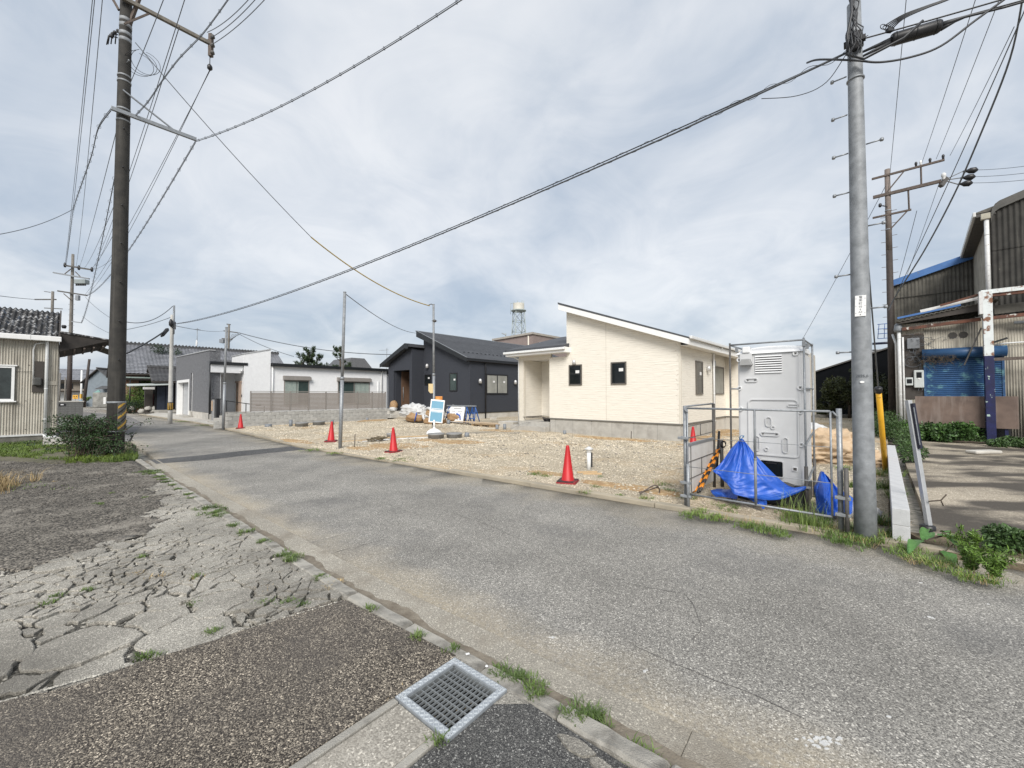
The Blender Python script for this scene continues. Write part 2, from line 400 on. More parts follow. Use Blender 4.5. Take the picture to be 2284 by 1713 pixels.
# ------------------------------------------------------------------ materials used by many things
m_steel = mat('galvanised_steel', (.31, .325, .34), (.21, .225, .24), 25, .45, .1, 120, .35, spec=.5)
m_zinc = mat('zinc_pole', (.285, .30, .315), (.18, .19, .20), 9, .6, .12, 200, .1, c3=(.22, .235, .25), s3=60, t3=.62, w3=.05, detail=9)
m_polecon = mat('dark_concrete_pole', (.044, .041, .036), (.024, .023, .021), 5, .85, .3, 90, streak=((.080, .076, .068), (9, 9, .35), .54, .78))
m_polecon2 = mat('grey_concrete_pole', (.20, .185, .165), (.14, .13, .115), 4, .85, .2, 90)
m_polewhite = mat('pale_concrete_pole', (.50, .49, .46), (.42, .41, .39), 4, .8, .15, 90)
m_brownpole = mat('brown_pole', (.052, .040, .034), (.034, .026, .022), 6, .7, .2, 40)
m_dkmetal = mat('dark_metal', (.10, .095, .09), (.065, .06, .055), 14, .6, .2, 60)
m_rustbar = mat('rusty_arm', (.13, .105, .09), (.08, .06, .05), 12, .8, .3, 60)
m_cable = mat('black_cable', (.035, .037, .042), (.028, .03, .034), 20, .5)
m_cableg = mat('grey_cable', (.11, .12, .135), (.08, .09, .10), 20, .5)
m_black = mat('black_plastic', (.018, .018, .02), (.012, .012, .014), 20, .45)
m_blackmet = mat('black_metal', (.014, .016, .018), (.010, .011, .012), 20, .4)
m_white = mat('white_paint', (.80, .80, .79), (.76, .76, .75), 8, .5)
m_whiteold = mat('old_white_paint', (.66, .665, .66), (.55, .55, .54), 12, .6, .15, 60, c3=(.30, .25, .2), s3=9, t3=.68)
m_pvc = mat('white_pipe', (.74, .75, .75), (.66, .67, .67), 10, .4)
m_greypvc = mat('grey_pipe', (.20, .215, .235), (.17, .185, .20), 10, .5)
m_conc = mat('concrete', (.44, .425, .39), (.36, .345, .315), 3.5, .85, .25, 90, c3=(.27, .255, .23), s3=2.3, t3=.66, w3=.12)
m_concw = mat('pale_concrete', (.53, .51, .465), (.45, .43, .39), 2.5, .85, .2, 90, c3=(.38, .355, .31), s3=1.3, t3=.62, w3=.15)
m_block = mat('concrete_block', (.46, .455, .43), (.37, .365, .345), 7, .9, .5, 130, c3=(.24, .235, .22), s3=2.2, t3=.64, w3=.1, objrand=.10)
m_blockdk = mat('old_concrete_block', (.17, .17, .165), (.11, .11, .105), 4, .9, .5, 100)
m_kerb = mat('kerb_concrete', (.40, .38, .335), (.29, .275, .245), 8, .9, .6, 140, c3=(.17, .16, .14), s3=5, t3=.6, w3=.08, objrand=.08)
m_kerb2 = mat('sandy_kerb', (.43, .375, .285), (.33, .29, .22), 3, .9, .5, 140, c3=(.26, .235, .19), s3=1.4, t3=.56, w3=.12)
m_glass = mat('dark_glass', (.008, .010, .011), (.013, .016, .017), 1.5, .03, spec=.30)
m_glassg = mat('greenish_glass', (.030, .048, .046), (.045, .068, .064), 1.5, .05, spec=.4)
m_paper = mat('paper_sticker', (.75, .75, .74), (.66, .66, .66), 60, .7)
m_wood = mat('fresh_wood', (.55, .40, .23), (.45, .31, .17), 5, .7, .2, 40, stretch=(1, 12, 12))
m_ply = mat('weathered_plywood', (.165, .118, .095), (.105, .075, .062), 2.2, .8, .2, 60, streak=((.235, .19, .165), (3.2, 3.2, .5), .52, .72))
m_leaf = mat('leaf_green', (.060, .115, .030), (.034, .070, .018), 3, .55, island=.45)
m_leafdk = mat('leaf_dark', (.022, .050, .016), (.012, .030, .010), 2, .5, island=.5)
m_leafbr = mat('leaf_bright', (.13, .22, .035), (.075, .14, .025), 3, .55, island=.4)
m_leafpine = mat('pine_needles', (.050, .080, .030), (.028, .050, .020), 3, .6, island=.45)
m_leafred = mat('reddish_leaf', (.085, .022, .018), (.04, .02, .012), 3, .6, island=.4)
m_grass = mat('grass_blade', (.125, .185, .040), (.070, .115, .026), 2.5, .6, island=.4)
m_straw = mat('dry_grass', (.42, .32, .165), (.28, .20, .10), 3, .8, island=.4)
m_bark = mat('bark', (.09, .07, .05), (.06, .045, .035), 10, .9, .5, 40)
m_blue = mat('blue_sheet', (.018, .105, .52), (.014, .080, .42), 4, .42, .12, 25, spec=.5)
m_tileroof = mat('grey_roof_tile', (.105, .103, .104), (.062, .062, .064), 5, .45, .15, 60, island=.16)
m_rooflt = mat('silver_roof_tile', (.26, .265, .285), (.17, .175, .19), 1.4, .4, .1, 60, island=.14)
m_soil = mat('sandy_soil', (.40, .265, .135), (.30, .195, .10), 5, .95, .7, 60, c3=(.48, .36, .21), s3=9, t3=.55)

# ------------------------------------------------------------------ ground sheets
def sheet(name, poly, z, m, label=None, step=None, zfn=None, kind='structure', thick=.12, skirt=True):
    """a ground sheet with rim; gridded when zfn gives it relief"""
    bm = bmesh.new()
    vs = [bm.verts.new((x, y, z)) for x, y in poly]; bm.faces.new(vs); bmesh.ops.triangulate(bm, faces=bm.faces[:])
    bmesh.ops.recalc_face_normals(bm, faces=bm.faces[:])
    if bm.faces[:][0].normal.z < 0: bmesh.ops.reverse_faces(bm, faces=bm.faces[:])
    if step:
        P = np.array(poly); lo, hi = P.min(0), P.max(0)
        for k, ax in ((0, (1, 0, 0)), (1, (0, 1, 0))):
            c = lo[k]+step
            while c < hi[k]:
                p = [0, 0, 0]; p[k] = c
                bmesh.ops.bisect_plane(bm, geom=bm.verts[:]+bm.edges[:]+bm.faces[:], plane_co=p, plane_no=ax); c += step
        for v in bm.verts: v.co.z += zfn(v.co.x, v.co.y)
    be = [e for e in bm.edges if e.is_boundary]
    r = bmesh.ops.extrude_edge_only(bm, edges=be)
    for v in r['geom']:
        if isinstance(v, bmesh.types.BMVert): v.co.z -= thick
    me = bpy.data.meshes.new(name); bm.to_mesh(me); bm.free(); me.materials.append(m)
    if step: me.polygons.foreach_set('use_smooth', [True]*len(me.polygons))
    o = bpy.data.objects.new(name, me); COL.objects.link(o); tag(o, label, None, None, kind); return o

m_ground = speckle('far_ground', (.20, .19, .165), (.34, .32, .28), 12, .15)
g = MB(); g.quad((-900, -900, -.09), (900, -900, -.09), (900, 900, -.09), (-900, 900, -.09)); g.build('ground', m_ground, kind='structure')

LK_ = [(-14.0, 14.6), (-9.6, 10.62), (-7.97, 9.2), (-4.11, 5.90), (-2.55, 4.56), (-1.30, 3.51), (-.14, 2.60), (.73, 1.9), (3.2, -.2), (6.0, -2.6)]   # kerb edge, near side
RK_ = [(-60, 57), (-31.81, 34.85), (-18.58, 24.14), (-14.57, 20.52), (-6.72, 13.15), (-3.16, 10.42), (.33, 7.67), (4.0, 4.85), (8.2, 1.6), (12.5, -1.8)]  # kerb edge, far side
def off(line, d):
    """offset a polyline sideways (positive: left of its direction)"""
    L = [np.array(p, float) for p in line]; o = []
    for i, p in enumerate(L):
        t = L[min(i+1, len(L)-1)]-L[max(i-1, 0)]; t /= np.linalg.norm(t); o.append(tuple(p+d*np.array([-t[1], t[0]])))
    return o

def road_extra(nn, ll, col, mix, ramp, noi, tc):
    """sand washed against both kerbs, darker wheel-worn middle"""
    a = nn.new('ShaderNodeAttribute'); a.attribute_name = 'kerb_distance'
    n1 = noi(.9, 8)
    ad = nn.new('ShaderNodeMath'); ad.operation = 'MULTIPLY_ADD'; ll.new(n1, ad.inputs[0]); ad.inputs[1].default_value = 1.5; ll.new(a.outputs['Fac'], ad.inputs[2])
    f = ramp(ad.outputs[0], .80, 1.50, .62, 0.)
    n2 = noi(30, 4); m = nn.new('ShaderNodeMath'); m.operation = 'MULTIPLY'; ll.new(f, m.inputs[0]); ll.new(ramp(n2, .38, .56, .45, 1.), m.inputs[1])
    col = mix(m.outputs[0], col, (.36, .31, .225))
    col = mix(ramp(noi(.55, 5), .50, .66, 0, .40), col, (.085, .086, .090))
    return col
m_road = speckle('worn_asphalt', (.115, .110, .102), (.40, .382, .345), 150, .5, rough=.9, bump=.55, extra=road_extra, cov=(.05, 1.0))
left_edge = off(LK_, .30)
far_left = [(-17.5, 19.0), (-22, 24.5), (-30.7, 32.7), (-60, 53)]
road_poly = [tuple(p) for p in RK_] + [(12, -6), (8, -5.2)] + [tuple(p) for p in left_edge[::-1]] + far_left
r = sheet('road', road_poly, 0, m_road, step=.6, zfn=lambda x, y: 0, thick=.15)
pts = np.array([v.co[:2] for v in r.data.vertices]); dd = np.minimum(polydist(pts, left_edge)*1.25+.15, polydist(pts, RK_)*.75)
at_ = r.data.attributes.new('kerb_distance', 'FLOAT', 'POINT'); at_.data.foreach_set('value', dd.astype(np.float32))
m_lane = speckle('side_lane_asphalt', (.10, .10, .10), (.26, .25, .24), 70, .5)
sheet('side_lane', [(-9.9, 10.9), (-14, 14.9), (-17.5, 19.0), (-22, 24.5), (-30.7, 32.7), (-60, 53), (-75, 50), (-60, 30), (-24, 14.5), (-20, 12), (-15, 8)], -.012, m_lane, thick=.1)
m_patch = speckle('fresh_asphalt_strip', (.055, .055, .056), (.13, .13, .13), 110, .7)
sheet('road_patch', [(-9.52, 10.78), (-8.83, 10.18), (-8.0, 10.78), (-7.3, 11.9), (-6.44, 12.82), (-7.30, 13.55), (-8.2, 12.5), (-8.9, 11.45)], .004, m_patch, thick=.02)

# gutter apron, kerbstones on the near side
m_gutter = speckle('gutter_concrete', (.27, .25, .215), (.42, .39, .33), 160, .8, tint=(.20, .175, .14), tsc=1.6, tlo=.5, thi=.66, bump=.6)
ga, gb = LK_[1:], left_edge[1:]
gut = MB(); k = 0
for i in range(len(ga)-1):
    L = math.dist(ga[i], ga[i+1]); n = max(1, round(L/1.2))
    for j in range(n):
        q = lambda A_, t: tuple(np.array(A_[i])*(1-t)+np.array(A_[i+1])*t)
        t0, t1 = j/n, (j+1)/n-.002
        a, b, c, d = q(ga, t0), q(ga, t1), q(gb, t1), q(gb, t0)
        gut.hexa([(*a, -.08), (*b, -.08), (*c, -.08), (*d, -.08), (*a, -.012), (*b, -.012), (*c, .006), (*d, .006)])
gut.build('gutter', m_gutter, kind='structure', bevel=.004)
gd_ = MB(); L0 = []; L1 = []
for i in range(1, len(LK_)-1):
    a, b = np.array(LK_[i]), np.array(LK_[i+1]); t = (b-a)/np.linalg.norm(b-a); nn_ = np.array([-t[1], t[0]]); k = int(np.linalg.norm(b-a)/.05)
    for j in range(k):
        p = a+(b-a)*j/k; L0.append((*p, -.008)); w = .06+.07*max(0, fbm(p[0], p[1], 1.2)+.5)+.025*fbm(p[0], p[1], 9); L1.append((*(p+nn_*w), -.012+.06*w+.0035))
k = len(L0); gd_.add(L0+L1, [(i, i+1, k+i+1, k+i) for i in range(k-1)]); gd_.build('gutter_dirt', mat('gutter_dirt', (.15, .125, .095), (.24, .21, .165), 9, .95, .6, 60), kind='stuff', label='dark dirt gathered in the gutter along the near kerb')
def roughen(o, cuts, amp, seed):
    """worn, chipped faces on a plain block"""
    b = bmesh.new(); b.from_mesh(o.data); bmesh.ops.bevel(b, geom=b.edges[:], offset=.014, segments=1, affect='EDGES'); L = [e for e in b.edges if e.calc_length() > .09]
    bmesh.ops.subdivide_edges(b, edges=L, cuts=cuts, use_grid_fill=True)
    for v in b.verts: p = v.co*14+Vector((seed*9, 0, 0)); v.co += Vector((0, mnoise.noise(p)*amp*.7, -abs(mnoise.noise(p+Vector((5, 5, 5))))*amp))
    b.to_mesh(o.data); b.free()
kerb = thing('kerb', None, None); kerb['kind'] = 'structure'
stone = None
for i in range(1, len(LK_)-1):
    a, b = np.array(LK_[i]), np.array(LK_[i+1]); L = np.linalg.norm(b-a); n = max(1, round(L/.6)); t = (b-a)/L; an = math.atan2(t[1], t[0])
    for j in range(n):
        c = a+(b-a)*((j+.5)/n)
        if stone is None:
            s_ = MB(); s_.box(-.296, .296, -.12, 0, -.1, 0); stone = s_.build('kerbstone', m_kerb, kerb); roughen(stone, 6, .012, 3); o = stone
        else: o = inst(stone, kerb)
        o.location = (c[0], c[1], .052+rng.normal()*.004); o.rotation_euler = (rng.normal()*.012, rng.normal()*.008, an+rng.normal()*.006); o.scale = (L/n/.6, 1, 1)

# far-side kerb: long low stones, partly under sand
rk = thing('far_kerb', None, None); rk['kind'] = 'structure'; st2 = None
for i in range(1, len(RK_)-2):
    a, b = np.array(RK_[i]), np.array(RK_[i+1]); L = np.linalg.norm(b-a); n = max(1, round(L/2.0)); t = (b-a)/L; an = math.atan2(t[1], t[0])
    for j in range(n):
        c = a+(b-a)*((j+.5)/n); dcam = math.hypot(*c)
        if st2 is None:
            s_ = MB(); s_.box(-.4985, .4985, 0, .15, -.15, 0); st2 = s_.build('kerbstone', m_kerb2, rk, bevel=.010); o = st2
        else: o = inst(st2, rk)
        low = -.028 if (-9 < c[0] < -1.6) else 0
        o.location = (c[0], c[1], .070+low+rng.normal()*.003); o.rotation_euler = (rng.normal()*.01, rng.normal()*.002, an); o.scale = (L/n, 1, 1)

# gravel lot
lot = [(4.32, 4.72), (.33, 7.78), (-3.1, 10.52), (-6.65, 13.26), (-14.5, 20.6), (-14.3, 20.6), (-8.0, 27.5), (-8.8, 33), (4, 45), (26, 30.5), (14.5, 15.8), (9.3, 10.1), (4.52, 4.95)]
def lotz(x, y):
    d = math.hypot(x-.5, y-8)
    z = .05*fbm(x, y, .35)+.02*fbm(x+7, y, 1.6)
    e = polydist(np.array([[x, y]]), RK_)[0]; e = min(1, e/1.3)
    return z*e+.035*e
m_lot = speckle('gravel_bed', (.30, .25, .18), (.56, .49, .375), 55, .35, tint=(.42, .30, .17), tsc=.42, tlo=.52, thi=.66, bump=1.0)
sheet('gravel_lot', lot, .045, m_lot, step=.45, zfn=lotz, thick=.2)
def lot_h(x, y): return .045+lotz(x, y)

m_stone = mat('gravel_stone', (.55, .49, .39), (.40, .35, .265), 1.2, .9, island=.42)
def stones(poly, n, r0, r1, zf, name, m, near=None):
    P = sample(poly, n); R = r0+(r1-r0)*rng.random(n)**2
    if near is not None: R = R*np.clip(np.hypot(P[:, 0], P[:, 1])/near, .75, 1.6)
    base = np.array([(1, 0, 0), (.3, .95, 0), (-.8, .55, 0), (-.8, -.6, 0), (.35, -.9, 0), (.1, .1, .62)])
    tri = np.array([(0, 1, 5), (1, 2, 5), (2, 3, 5), (3, 4, 5), (4, 0, 5)])
    a = rng.random(n)*6.283; ca, sa = np.cos(a), np.sin(a)
    B = np.repeat(base[None], n, 0)*(1+.25*rng.normal(size=(n, 6, 1)))
    V = np.stack([B[..., 0]*ca[:, None]-B[..., 1]*sa[:, None], B[..., 0]*sa[:, None]+B[..., 1]*ca[:, None], B[..., 2]], 2)*R[:, None, None]
    V[..., 0] += P[:, 0, None]; V[..., 1] += P[:, 1, None]
    Z = np.array([zf(x, y) for x, y in P]); V[..., 2] += Z[:, None]-R[:, None]*.12
    F = tri[None]+np.arange(n)[:, None, None]*6
    return rawmesh(name, V.reshape(-1, 3), F.reshape(-1, 3), m, kind='stuff', label='loose pale crushed stone spread over the building lot')
nearlot = [(4.25, 4.85), (.33, 7.85), (-3.1, 10.6), (-6.6, 13.35), (-2.5, 17.5), (1.6, 17.6), (5.8, 13.9), (8, 16), (12.5, 14), (9.1, 10.1)]
stones(nearlot, 42000, .008, .024, lot_h, 'gravel', m_stone, near=9)
stones(nearlot, 3500, .012, .034, lot_h, 'gravel', mat('dark_gravel', (.26, .235, .20), (.16, .145, .125), 1.2, .9, island=.4), near=9)
stones([(-6.6, 13.35), (-14, 20.4), (-8.2, 26.8), (-2.8, 26.4), (-.3, 20), (-2.5, 17.5)], 14000, .012, .03, lot_h, 'gravel', m_stone, near=14)

SANDP = []
# sandy soil mounds showing through the gravel
def mound(x, y, rx, ry, h, ang=0, seed=0):
    SANDP.append((x, y, rx, ry, h*.6, ang)); h *= .6; b = MB(); nr, ns = 9, 40; vs = [(0, 0, h)]; ca, sa = math.cos(ang), math.sin(ang)
    for i in range(1, nr+1):
        for k in range(ns):
            a = 2*math.pi*k/ns; q = i/nr; rr = q*(1+.28*fbm(math.cos(a)*1.3+seed*3.1, math.sin(a)*1.3, 1.1))
            px, py = rx*rr*math.cos(a), ry*rr*math.sin(a)
            vs.append((px*ca-py*sa, px*sa+py*ca, h*(1-q**2)*(1+.6*fbm(px+seed, py, 2.2))-.022*q**3))
    fs = [(0, 1+k, 1+(k+1) % ns) for k in range(ns)]
    for i in range(nr-1):
        for k in range(ns): a = 1+i*ns; fs.append((a+k, a+ns+k, a+ns+(k+1) % ns, a+(k+1) % ns))
    b.add(vs, fs, False); b.build('sand_patch', m_soil, loc=(x, y, lot_h(x, y)+.004), kind='stuff', label='orange sandy soil showing through the gravel')
for i, q in enumerate([(-3.6, 13.0, 1.5, .8, .05, -.6), (-2.3, 14.3, 1.7, .55, .05, -.3), (4.0, 15.1, 2.4, .30, .07, -.74), (5.9, 13.2, .8, .35, .05, -.6),
                       (-4.6, 12.6, .9, .35, .03, -.6), (2.2, 7.2, 1.1, .28, .03, -.65), (-.6, 18.6, 1.4, .5, .06, -.5), (7.0, 15.2, 1.6, .8, .06, .8),
                       (9.2, 17.5, 1.8, 1.0, .08, .8), (-11, 22.3, 1.8, .5, .06, .8), (-8.6, 25.6, 1.2, .6, .08, .8), (.8, 8.6, .7, .25, .02, -.6), (-7.6, 14.6, 1.6, .3, .03, -.7)]): mound(*q, seed=i)
def on_mounds(x, y):
    z = lot_h(x, y)
    for (cx_, cy_, rx, ry, h, an) in SANDP:
        u, v = x-cx_, y-cy_; ca, sa = math.cos(-an), math.sin(-an); q = ((u*ca-v*sa)/rx)**2+((u*sa+v*ca)/ry)**2
        if q < 1: z += h*(1-q)*.9+.004
    return z
for (cx_, cy_, rx, ry, h, an) in SANDP:
    ca, sa = math.cos(an), math.sin(an); stones([(cx_+rx*math.cos(t)*ca-ry*math.sin(t)*sa, cy_+rx*math.cos(t)*sa+ry*math.sin(t)*ca) for t in np.arange(0, 6.28, .4)], int(520*rx*ry), .010, .030, on_mounds, 'gravel', m_stone)

# concrete drive of the white house and the yard of the old workshop
sheet('concrete_drive', [(-14.9, 20.9), (-18.8, 24.4), (-27.5, 31.4), (-31, 34.6), (-33, 38), (-28.0, 35.5), (-19.4, 27.6), (-13.6, 21.5)], .04, m_concw, thick=.1)
def yard_extra(nn, ll, col, mix, ramp, noi, tc):
    mp = nn.new('ShaderNodeMapping'); mp.inputs['Scale'].default_value = (.5, 1.1, 1); mp.inputs['Rotation'].default_value = (0, 0, .5); ll.new(tc.outputs['Object'], mp.inputs[0])
    n = nn.new('ShaderNodeTexNoise'); n.inputs['Scale'].default_value = 1.0; n.inputs['Detail'].default_value = 7; ll.new(mp.outputs[0], n.inputs['Vector'])
    return mix(ramp(n.outputs[0], .43, .55, 0, .93), col, (.060, .053, .046))
m_yard = speckle('stained_yard_concrete', (.29, .25, .195), (.42, .37, .295), 70, .5, extra=yard_extra, bump=.3)
sheet('workshop_yard', [(4.62, 4.45), (5.5, 3.95), (9.0, 1.4), (13, -1.2), (30, 6), (22, 14), (14.93, 15.6), (9.55, 9.95)], .05, m_yard, thick=.15)
sheet('back_field', [(26.2, 30.7), (70, 75), (0, 90), (4.2, 45.2)], .02, mat('dry_field', (.33, .27, .17), (.20, .17, .10), .8, .95, .5, 40), thick=.1)
# ------------------------------------------------------------------ forecourt on the near left: broken concrete, old asphalt, pebble-faced slab
KI = off(LK_, -.135)                                     # inner edge of the near kerb
kin = [tuple(map(float, p)) for p in KI]
def kerb_pt(t):                                          # point on the straight run between (-7.97,9.2) and (.73,1.9), shifted inwards
    a, b = np.array((-8.03, 9.10)), np.array((.65, 1.8)); return tuple(a+(b-a)*t)
crack_lo = [(-1.36, 3.37), (-1.54, 3.27), (-1.82, 3.02), (-2.0, 2.84), (-2.35, 2.57), (-2.47, 2.42), (-2.6, 2.34), (-2.8, 2.26), (-4.2, 1.5), (-6.5, .5)]
def jag(L, step=.12, amp=.10):
    o = []
    for a, b in zip(L, L[1:]):
        a, b = np.array(a), np.array(b); n = max(1, int(np.linalg.norm(b-a)/step))
        for k in range(n): p = a+(b-a)*k/n; s = amp if (k or o) else 0; o.append((float(p[0]+s*fbm(p[0], p[1], 3.1)*1.6), float(p[1]+s*fbm(p[0]+9, p[1], 3.1)*1.6)))
    return o+[L[-1]]
dark_hi = [(-6.5, 3.3), (-5.2, 3.75), (-4.7, 4.15), (-4.4, 4.6), (-4.6, 5.4), (-5.6, 6.6), (-7.85, 8.85)]
dark_hi = jag(dark_hi, .15, .22); crack_poly = crack_lo+dark_hi+[kerb_pt(t) for t in (.03, .2, .4, .6, .72)]
def zback(x, y): return .008*fbm(x, y, 1.3)+.004*fbm(x, y, 5)
m_debris = speckle('crumbled_concrete_bed', (.020, .019, .016), (.16, .15, .13), 70, 2.2, bump=1.0, tint=(.045, .042, .034), tsc=1.5, tlo=.45, thi=.6)
sheet('crumbled_bed', crack_poly, .022, m_debris, step=.2, zfn=zback, thick=.15)
m_plate = speckle('broken_concrete', (.235, .222, .195), (.50, .47, .41), 190, 1.1, tint=(.105, .098, .085), tsc=.75, tlo=.44, thi=.66, bump=.7)
# Voronoi plates, big ones among small ones
def voronoi(seeds, poly, wts):
    out_ = []
    for i, s in enumerate(seeds[:NREAL]):
        d = np.linalg.norm(seeds-s, axis=1); idx = np.argsort(d)[1:30]
        cell = [np.array(s)+np.array(q) for q in ((-1.2, -1.2), (1.2, -1.2), (1.2, 1.2), (-1.2, 1.2))]
        for j in idx:
            dv = seeds[j]-s; L2 = dv@dv; t = .5+(wts[i]-wts[j])/(2*L2); t = min(max(t, .12), .88); m_ = s+dv*t; new = []
            for a, b in zip(cell, cell[1:]+cell[:1]):
                da, db = (a-m_)@dv, (b-m_)@dv
                if da <= 0: new.append(a)
                if da*db < 0: new.append(a+(b-a)*(da/(da-db)))
            cell = new
            if len(cell) < 3: break
        out_.append(cell)
    return out_
cand = sample(crack_poly, 9000); S_ = np.zeros((1400, 2)); W_ = np.zeros(1400); ns = 0
zone = lambda p: .060+.52*max(0, fbm(p[0]+4, p[1], .9)-.05)+.20*max(0, fbm(p[0]-9, p[1]+2, 2.2))
for p in cand:
    r_ = max(.055, zone(p))*(.55+.9*random.random())
    if ns < 1350 and (ns == 0 or (((S_[:ns]-p)**2).sum(1) > ((r_+W_[:ns])*.60)**2).all()): S_[ns] = p; W_[ns] = r_; ns += 1
NREAL = ns; gh = []
loop = crack_poly+[crack_poly[0]]; step_ = 0
for q0, q1 in zip(loop[:-1], loop[1:]):                    # seeds just outside the rim keep the plates inside it
    q0, q1 = np.array(q0), np.array(q1); n = max(1, int(np.linalg.norm(q1-q0)/.10)); t = (q1-q0)/np.linalg.norm(q1-q0); nn_ = np.array([t[1], -t[0]])
    for k in range(n):
        p = q0+(q1-q0)*(k+.5)/n+nn_*.06
        if inpoly(np.array([p]), crack_poly)[0]: p = p-nn_*.12
        gh.append(p)
seeds = np.vstack([S_[:ns], np.array(gh)]); wts_ = np.concatenate([W_[:ns], np.full(len(gh), .10)])**2*1.1
cells = voronoi(seeds, crack_poly, wts_)
court = thing('cracked_forecourt', None, None); court['kind'] = 'structure'
def plate_mesh(cell, gap, h, tilt):
    c = sum(cell)/len(cell); P = []
    n = len(cell)
    for i in range(n):
        a, b = cell[i]-c, cell[(i+1) % n]-c; L = np.linalg.norm(b-a); k = max(1, int(L/.045))
        for q in range(k):
            p = a+(b-a)*q/k; nrm = np.linalg.norm(p)+1e-6
            rd = max(0, 1-abs(fbm(p[0]+c[0]+2, p[1]+c[1], .95))/.10); gg = gap*(.6+1.0*abs(fbm(p[0]+c[0], p[1]+c[1], 9)))+.024*rd*(.4+abs(fbm(p[0]+c[0], p[1]+c[1], 5))*1.6)
            w_ = p+c; P.append(p*max(.35, 1-gg/nrm)+rng.normal(size=2)*.005+np.array([fbm(w_[0], w_[1], 5.5), fbm(w_[0]+31, w_[1]-17, 5.5)])*.05)
    n = len(P); T = [(p[0]*.975, p[1]*.975, h+tilt[0]*p[0]+tilt[1]*p[1]) for p in P]; M_ = [(p[0], p[1], h-.006+tilt[0]*p[0]+tilt[1]*p[1]) for p in P]; B_ = [(p[0]*1.02, p[1]*1.02, -.03) for p in P]
    b = MB(); b.add(T+M_+B_, [tuple(range(n))]+[(n+i, n+(i+1) % n, (i+1) % n, i) for i in range(n)]+[(2*n+i, 2*n+(i+1) % n, n+(i+1) % n, n+i) for i in range(n)])
    return b, c
area = []
for cell in cells:
    if len(cell) < 3: area.append(0); continue
    area.append(.5*abs(sum(cell[i][0]*cell[(i+1) % len(cell)][1]-cell[(i+1) % len(cell)][0]*cell[i][1] for i in range(len(cell)))))
order = sorted(range(len(cells)), key=lambda i: -area[i]/(.3+np.hypot(*seeds[i])**1.2))
small = MB(); made = 0
for i in order:
    if area[i] < .002 or not inpoly(np.array([seeds[i]]), crack_poly)[0]: continue
    dk = polydist(np.array([seeds[i]]), [kerb_pt(0), kerb_pt(1)])[0]
    calm = dk < .9 and seeds[i][1] > 3.6
    sz = math.sqrt(area[i])
    b, c = plate_mesh(cells[i], .0065 if calm else .011+.014*random.random()**2, (.042 if calm else .043)+rng.normal()*(.0015 if calm else .004), rng.normal(size=2)*(.005 if calm else .028))
    if made < 290 and area[i] > .004:
        b.build('slab_piece', m_plate, court, loc=(c[0], c[1], 0)); made += 1
    else:
        small.add([(x+c[0], y+c[1], z) for x, y, z in b.v], b.f)
if small.v: small.build('slab_fragments', m_plate, court, kind='stuff')
stones(crack_poly, 15000, .004, .019, lambda x, y: .024, 'concrete_crumbs', mat('crumb', (.42, .40, .35), (.26, .245, .215), 3, .9, island=.5), near=4)
EL = [(-1.36, 3.37), (-1.82, 3.02), (-2.35, 2.57), (-2.8, 2.26), (-4.2, 1.5)]
stones(EL+[(x-.12, y-.10) for x, y in EL[::-1]], 2600, .003, .012, lambda x, y: .050, 'edge_crumbs', MATS['crumb'], near=4)
bpy.data.objects['edge_crumbs']['label'] = 'pale crumbs spilling from the broken concrete onto the pebble-faced slab'
bpy.data.objects['concrete_crumbs']['label'] = 'pale concrete crumbs lying in the cracks of the forecourt'

# old dark asphalt further back
m_oldasph = speckle('old_rough_asphalt', (.036, .033, .030), (.21, .19, .16), 62, .9, tint=(.30, .275, .235), tsc=1.3, tlo=.52, thi=.66, bump=1.0)
sheet('old_asphalt', dark_hi+[(-8.5, 9.5), (-9.6, 10.4), (-10.2, 10.2), (-15, 11.2), (-30, 4), (-30, -4), (-14, -3), (-6.5, .5)], .040, m_oldasph, step=.25,
      zfn=lambda x, y: .012*fbm(x, y, 1.6)+.009*fbm(x, y, 5.5), thick=.2)
stones([(-6.5, 3.3), (-4.4, 4.6), (-4.6, 5.4), (-7.85, 8.85), (-9.3, 10), (-14, 10.6), (-12, 5), (-7.5, 1.2)], 15000, .004, .015, lambda x, y: .046, 'asphalt_crumbs', mat('asphalt_crumb', (.16, .145, .125), (.045, .042, .038), 2, .95, island=.55), near=7)
stones([(x+.25, y+.1) for x, y in dark_hi[::3]]+[(x-.25, y-.12) for x, y in dark_hi[::3][::-1]], 1500, .003, .012, lambda x, y: .046, 'edge_crumbs', MATS['asphalt_crumb'], near=9)
bpy.data.objects['asphalt_crumbs']['label'] = 'loose grit on the old dark asphalt beside the broken concrete'
# pebble-faced slab in front, aligned with the drain
m_pebble = speckle('pebble_faced_slab', (.050, .042, .036), (.47, .41, .325), 165, .8, rough=.85, bump=.9, cov=(.38, 1.1), tint=(.095, .085, .076), tsc=.9, tlo=.44, thi=.66)
peb = [(-1.36, 3.37), (-1.54, 3.27), (-1.82, 3.02), (-2.0, 2.84), (-2.35, 2.57), (-2.47, 2.42), (-2.6, 2.34), (-2.8, 2.26), (-4.2, 1.5), (-6.5, .5), (-14, -3), (-8, -6), (-3.0, -.4), (-.70, 2.235), (-.37, 2.632), (-.36, 2.66)]
sheet('pebble_slab', peb, .050, m_pebble, thick=.15)

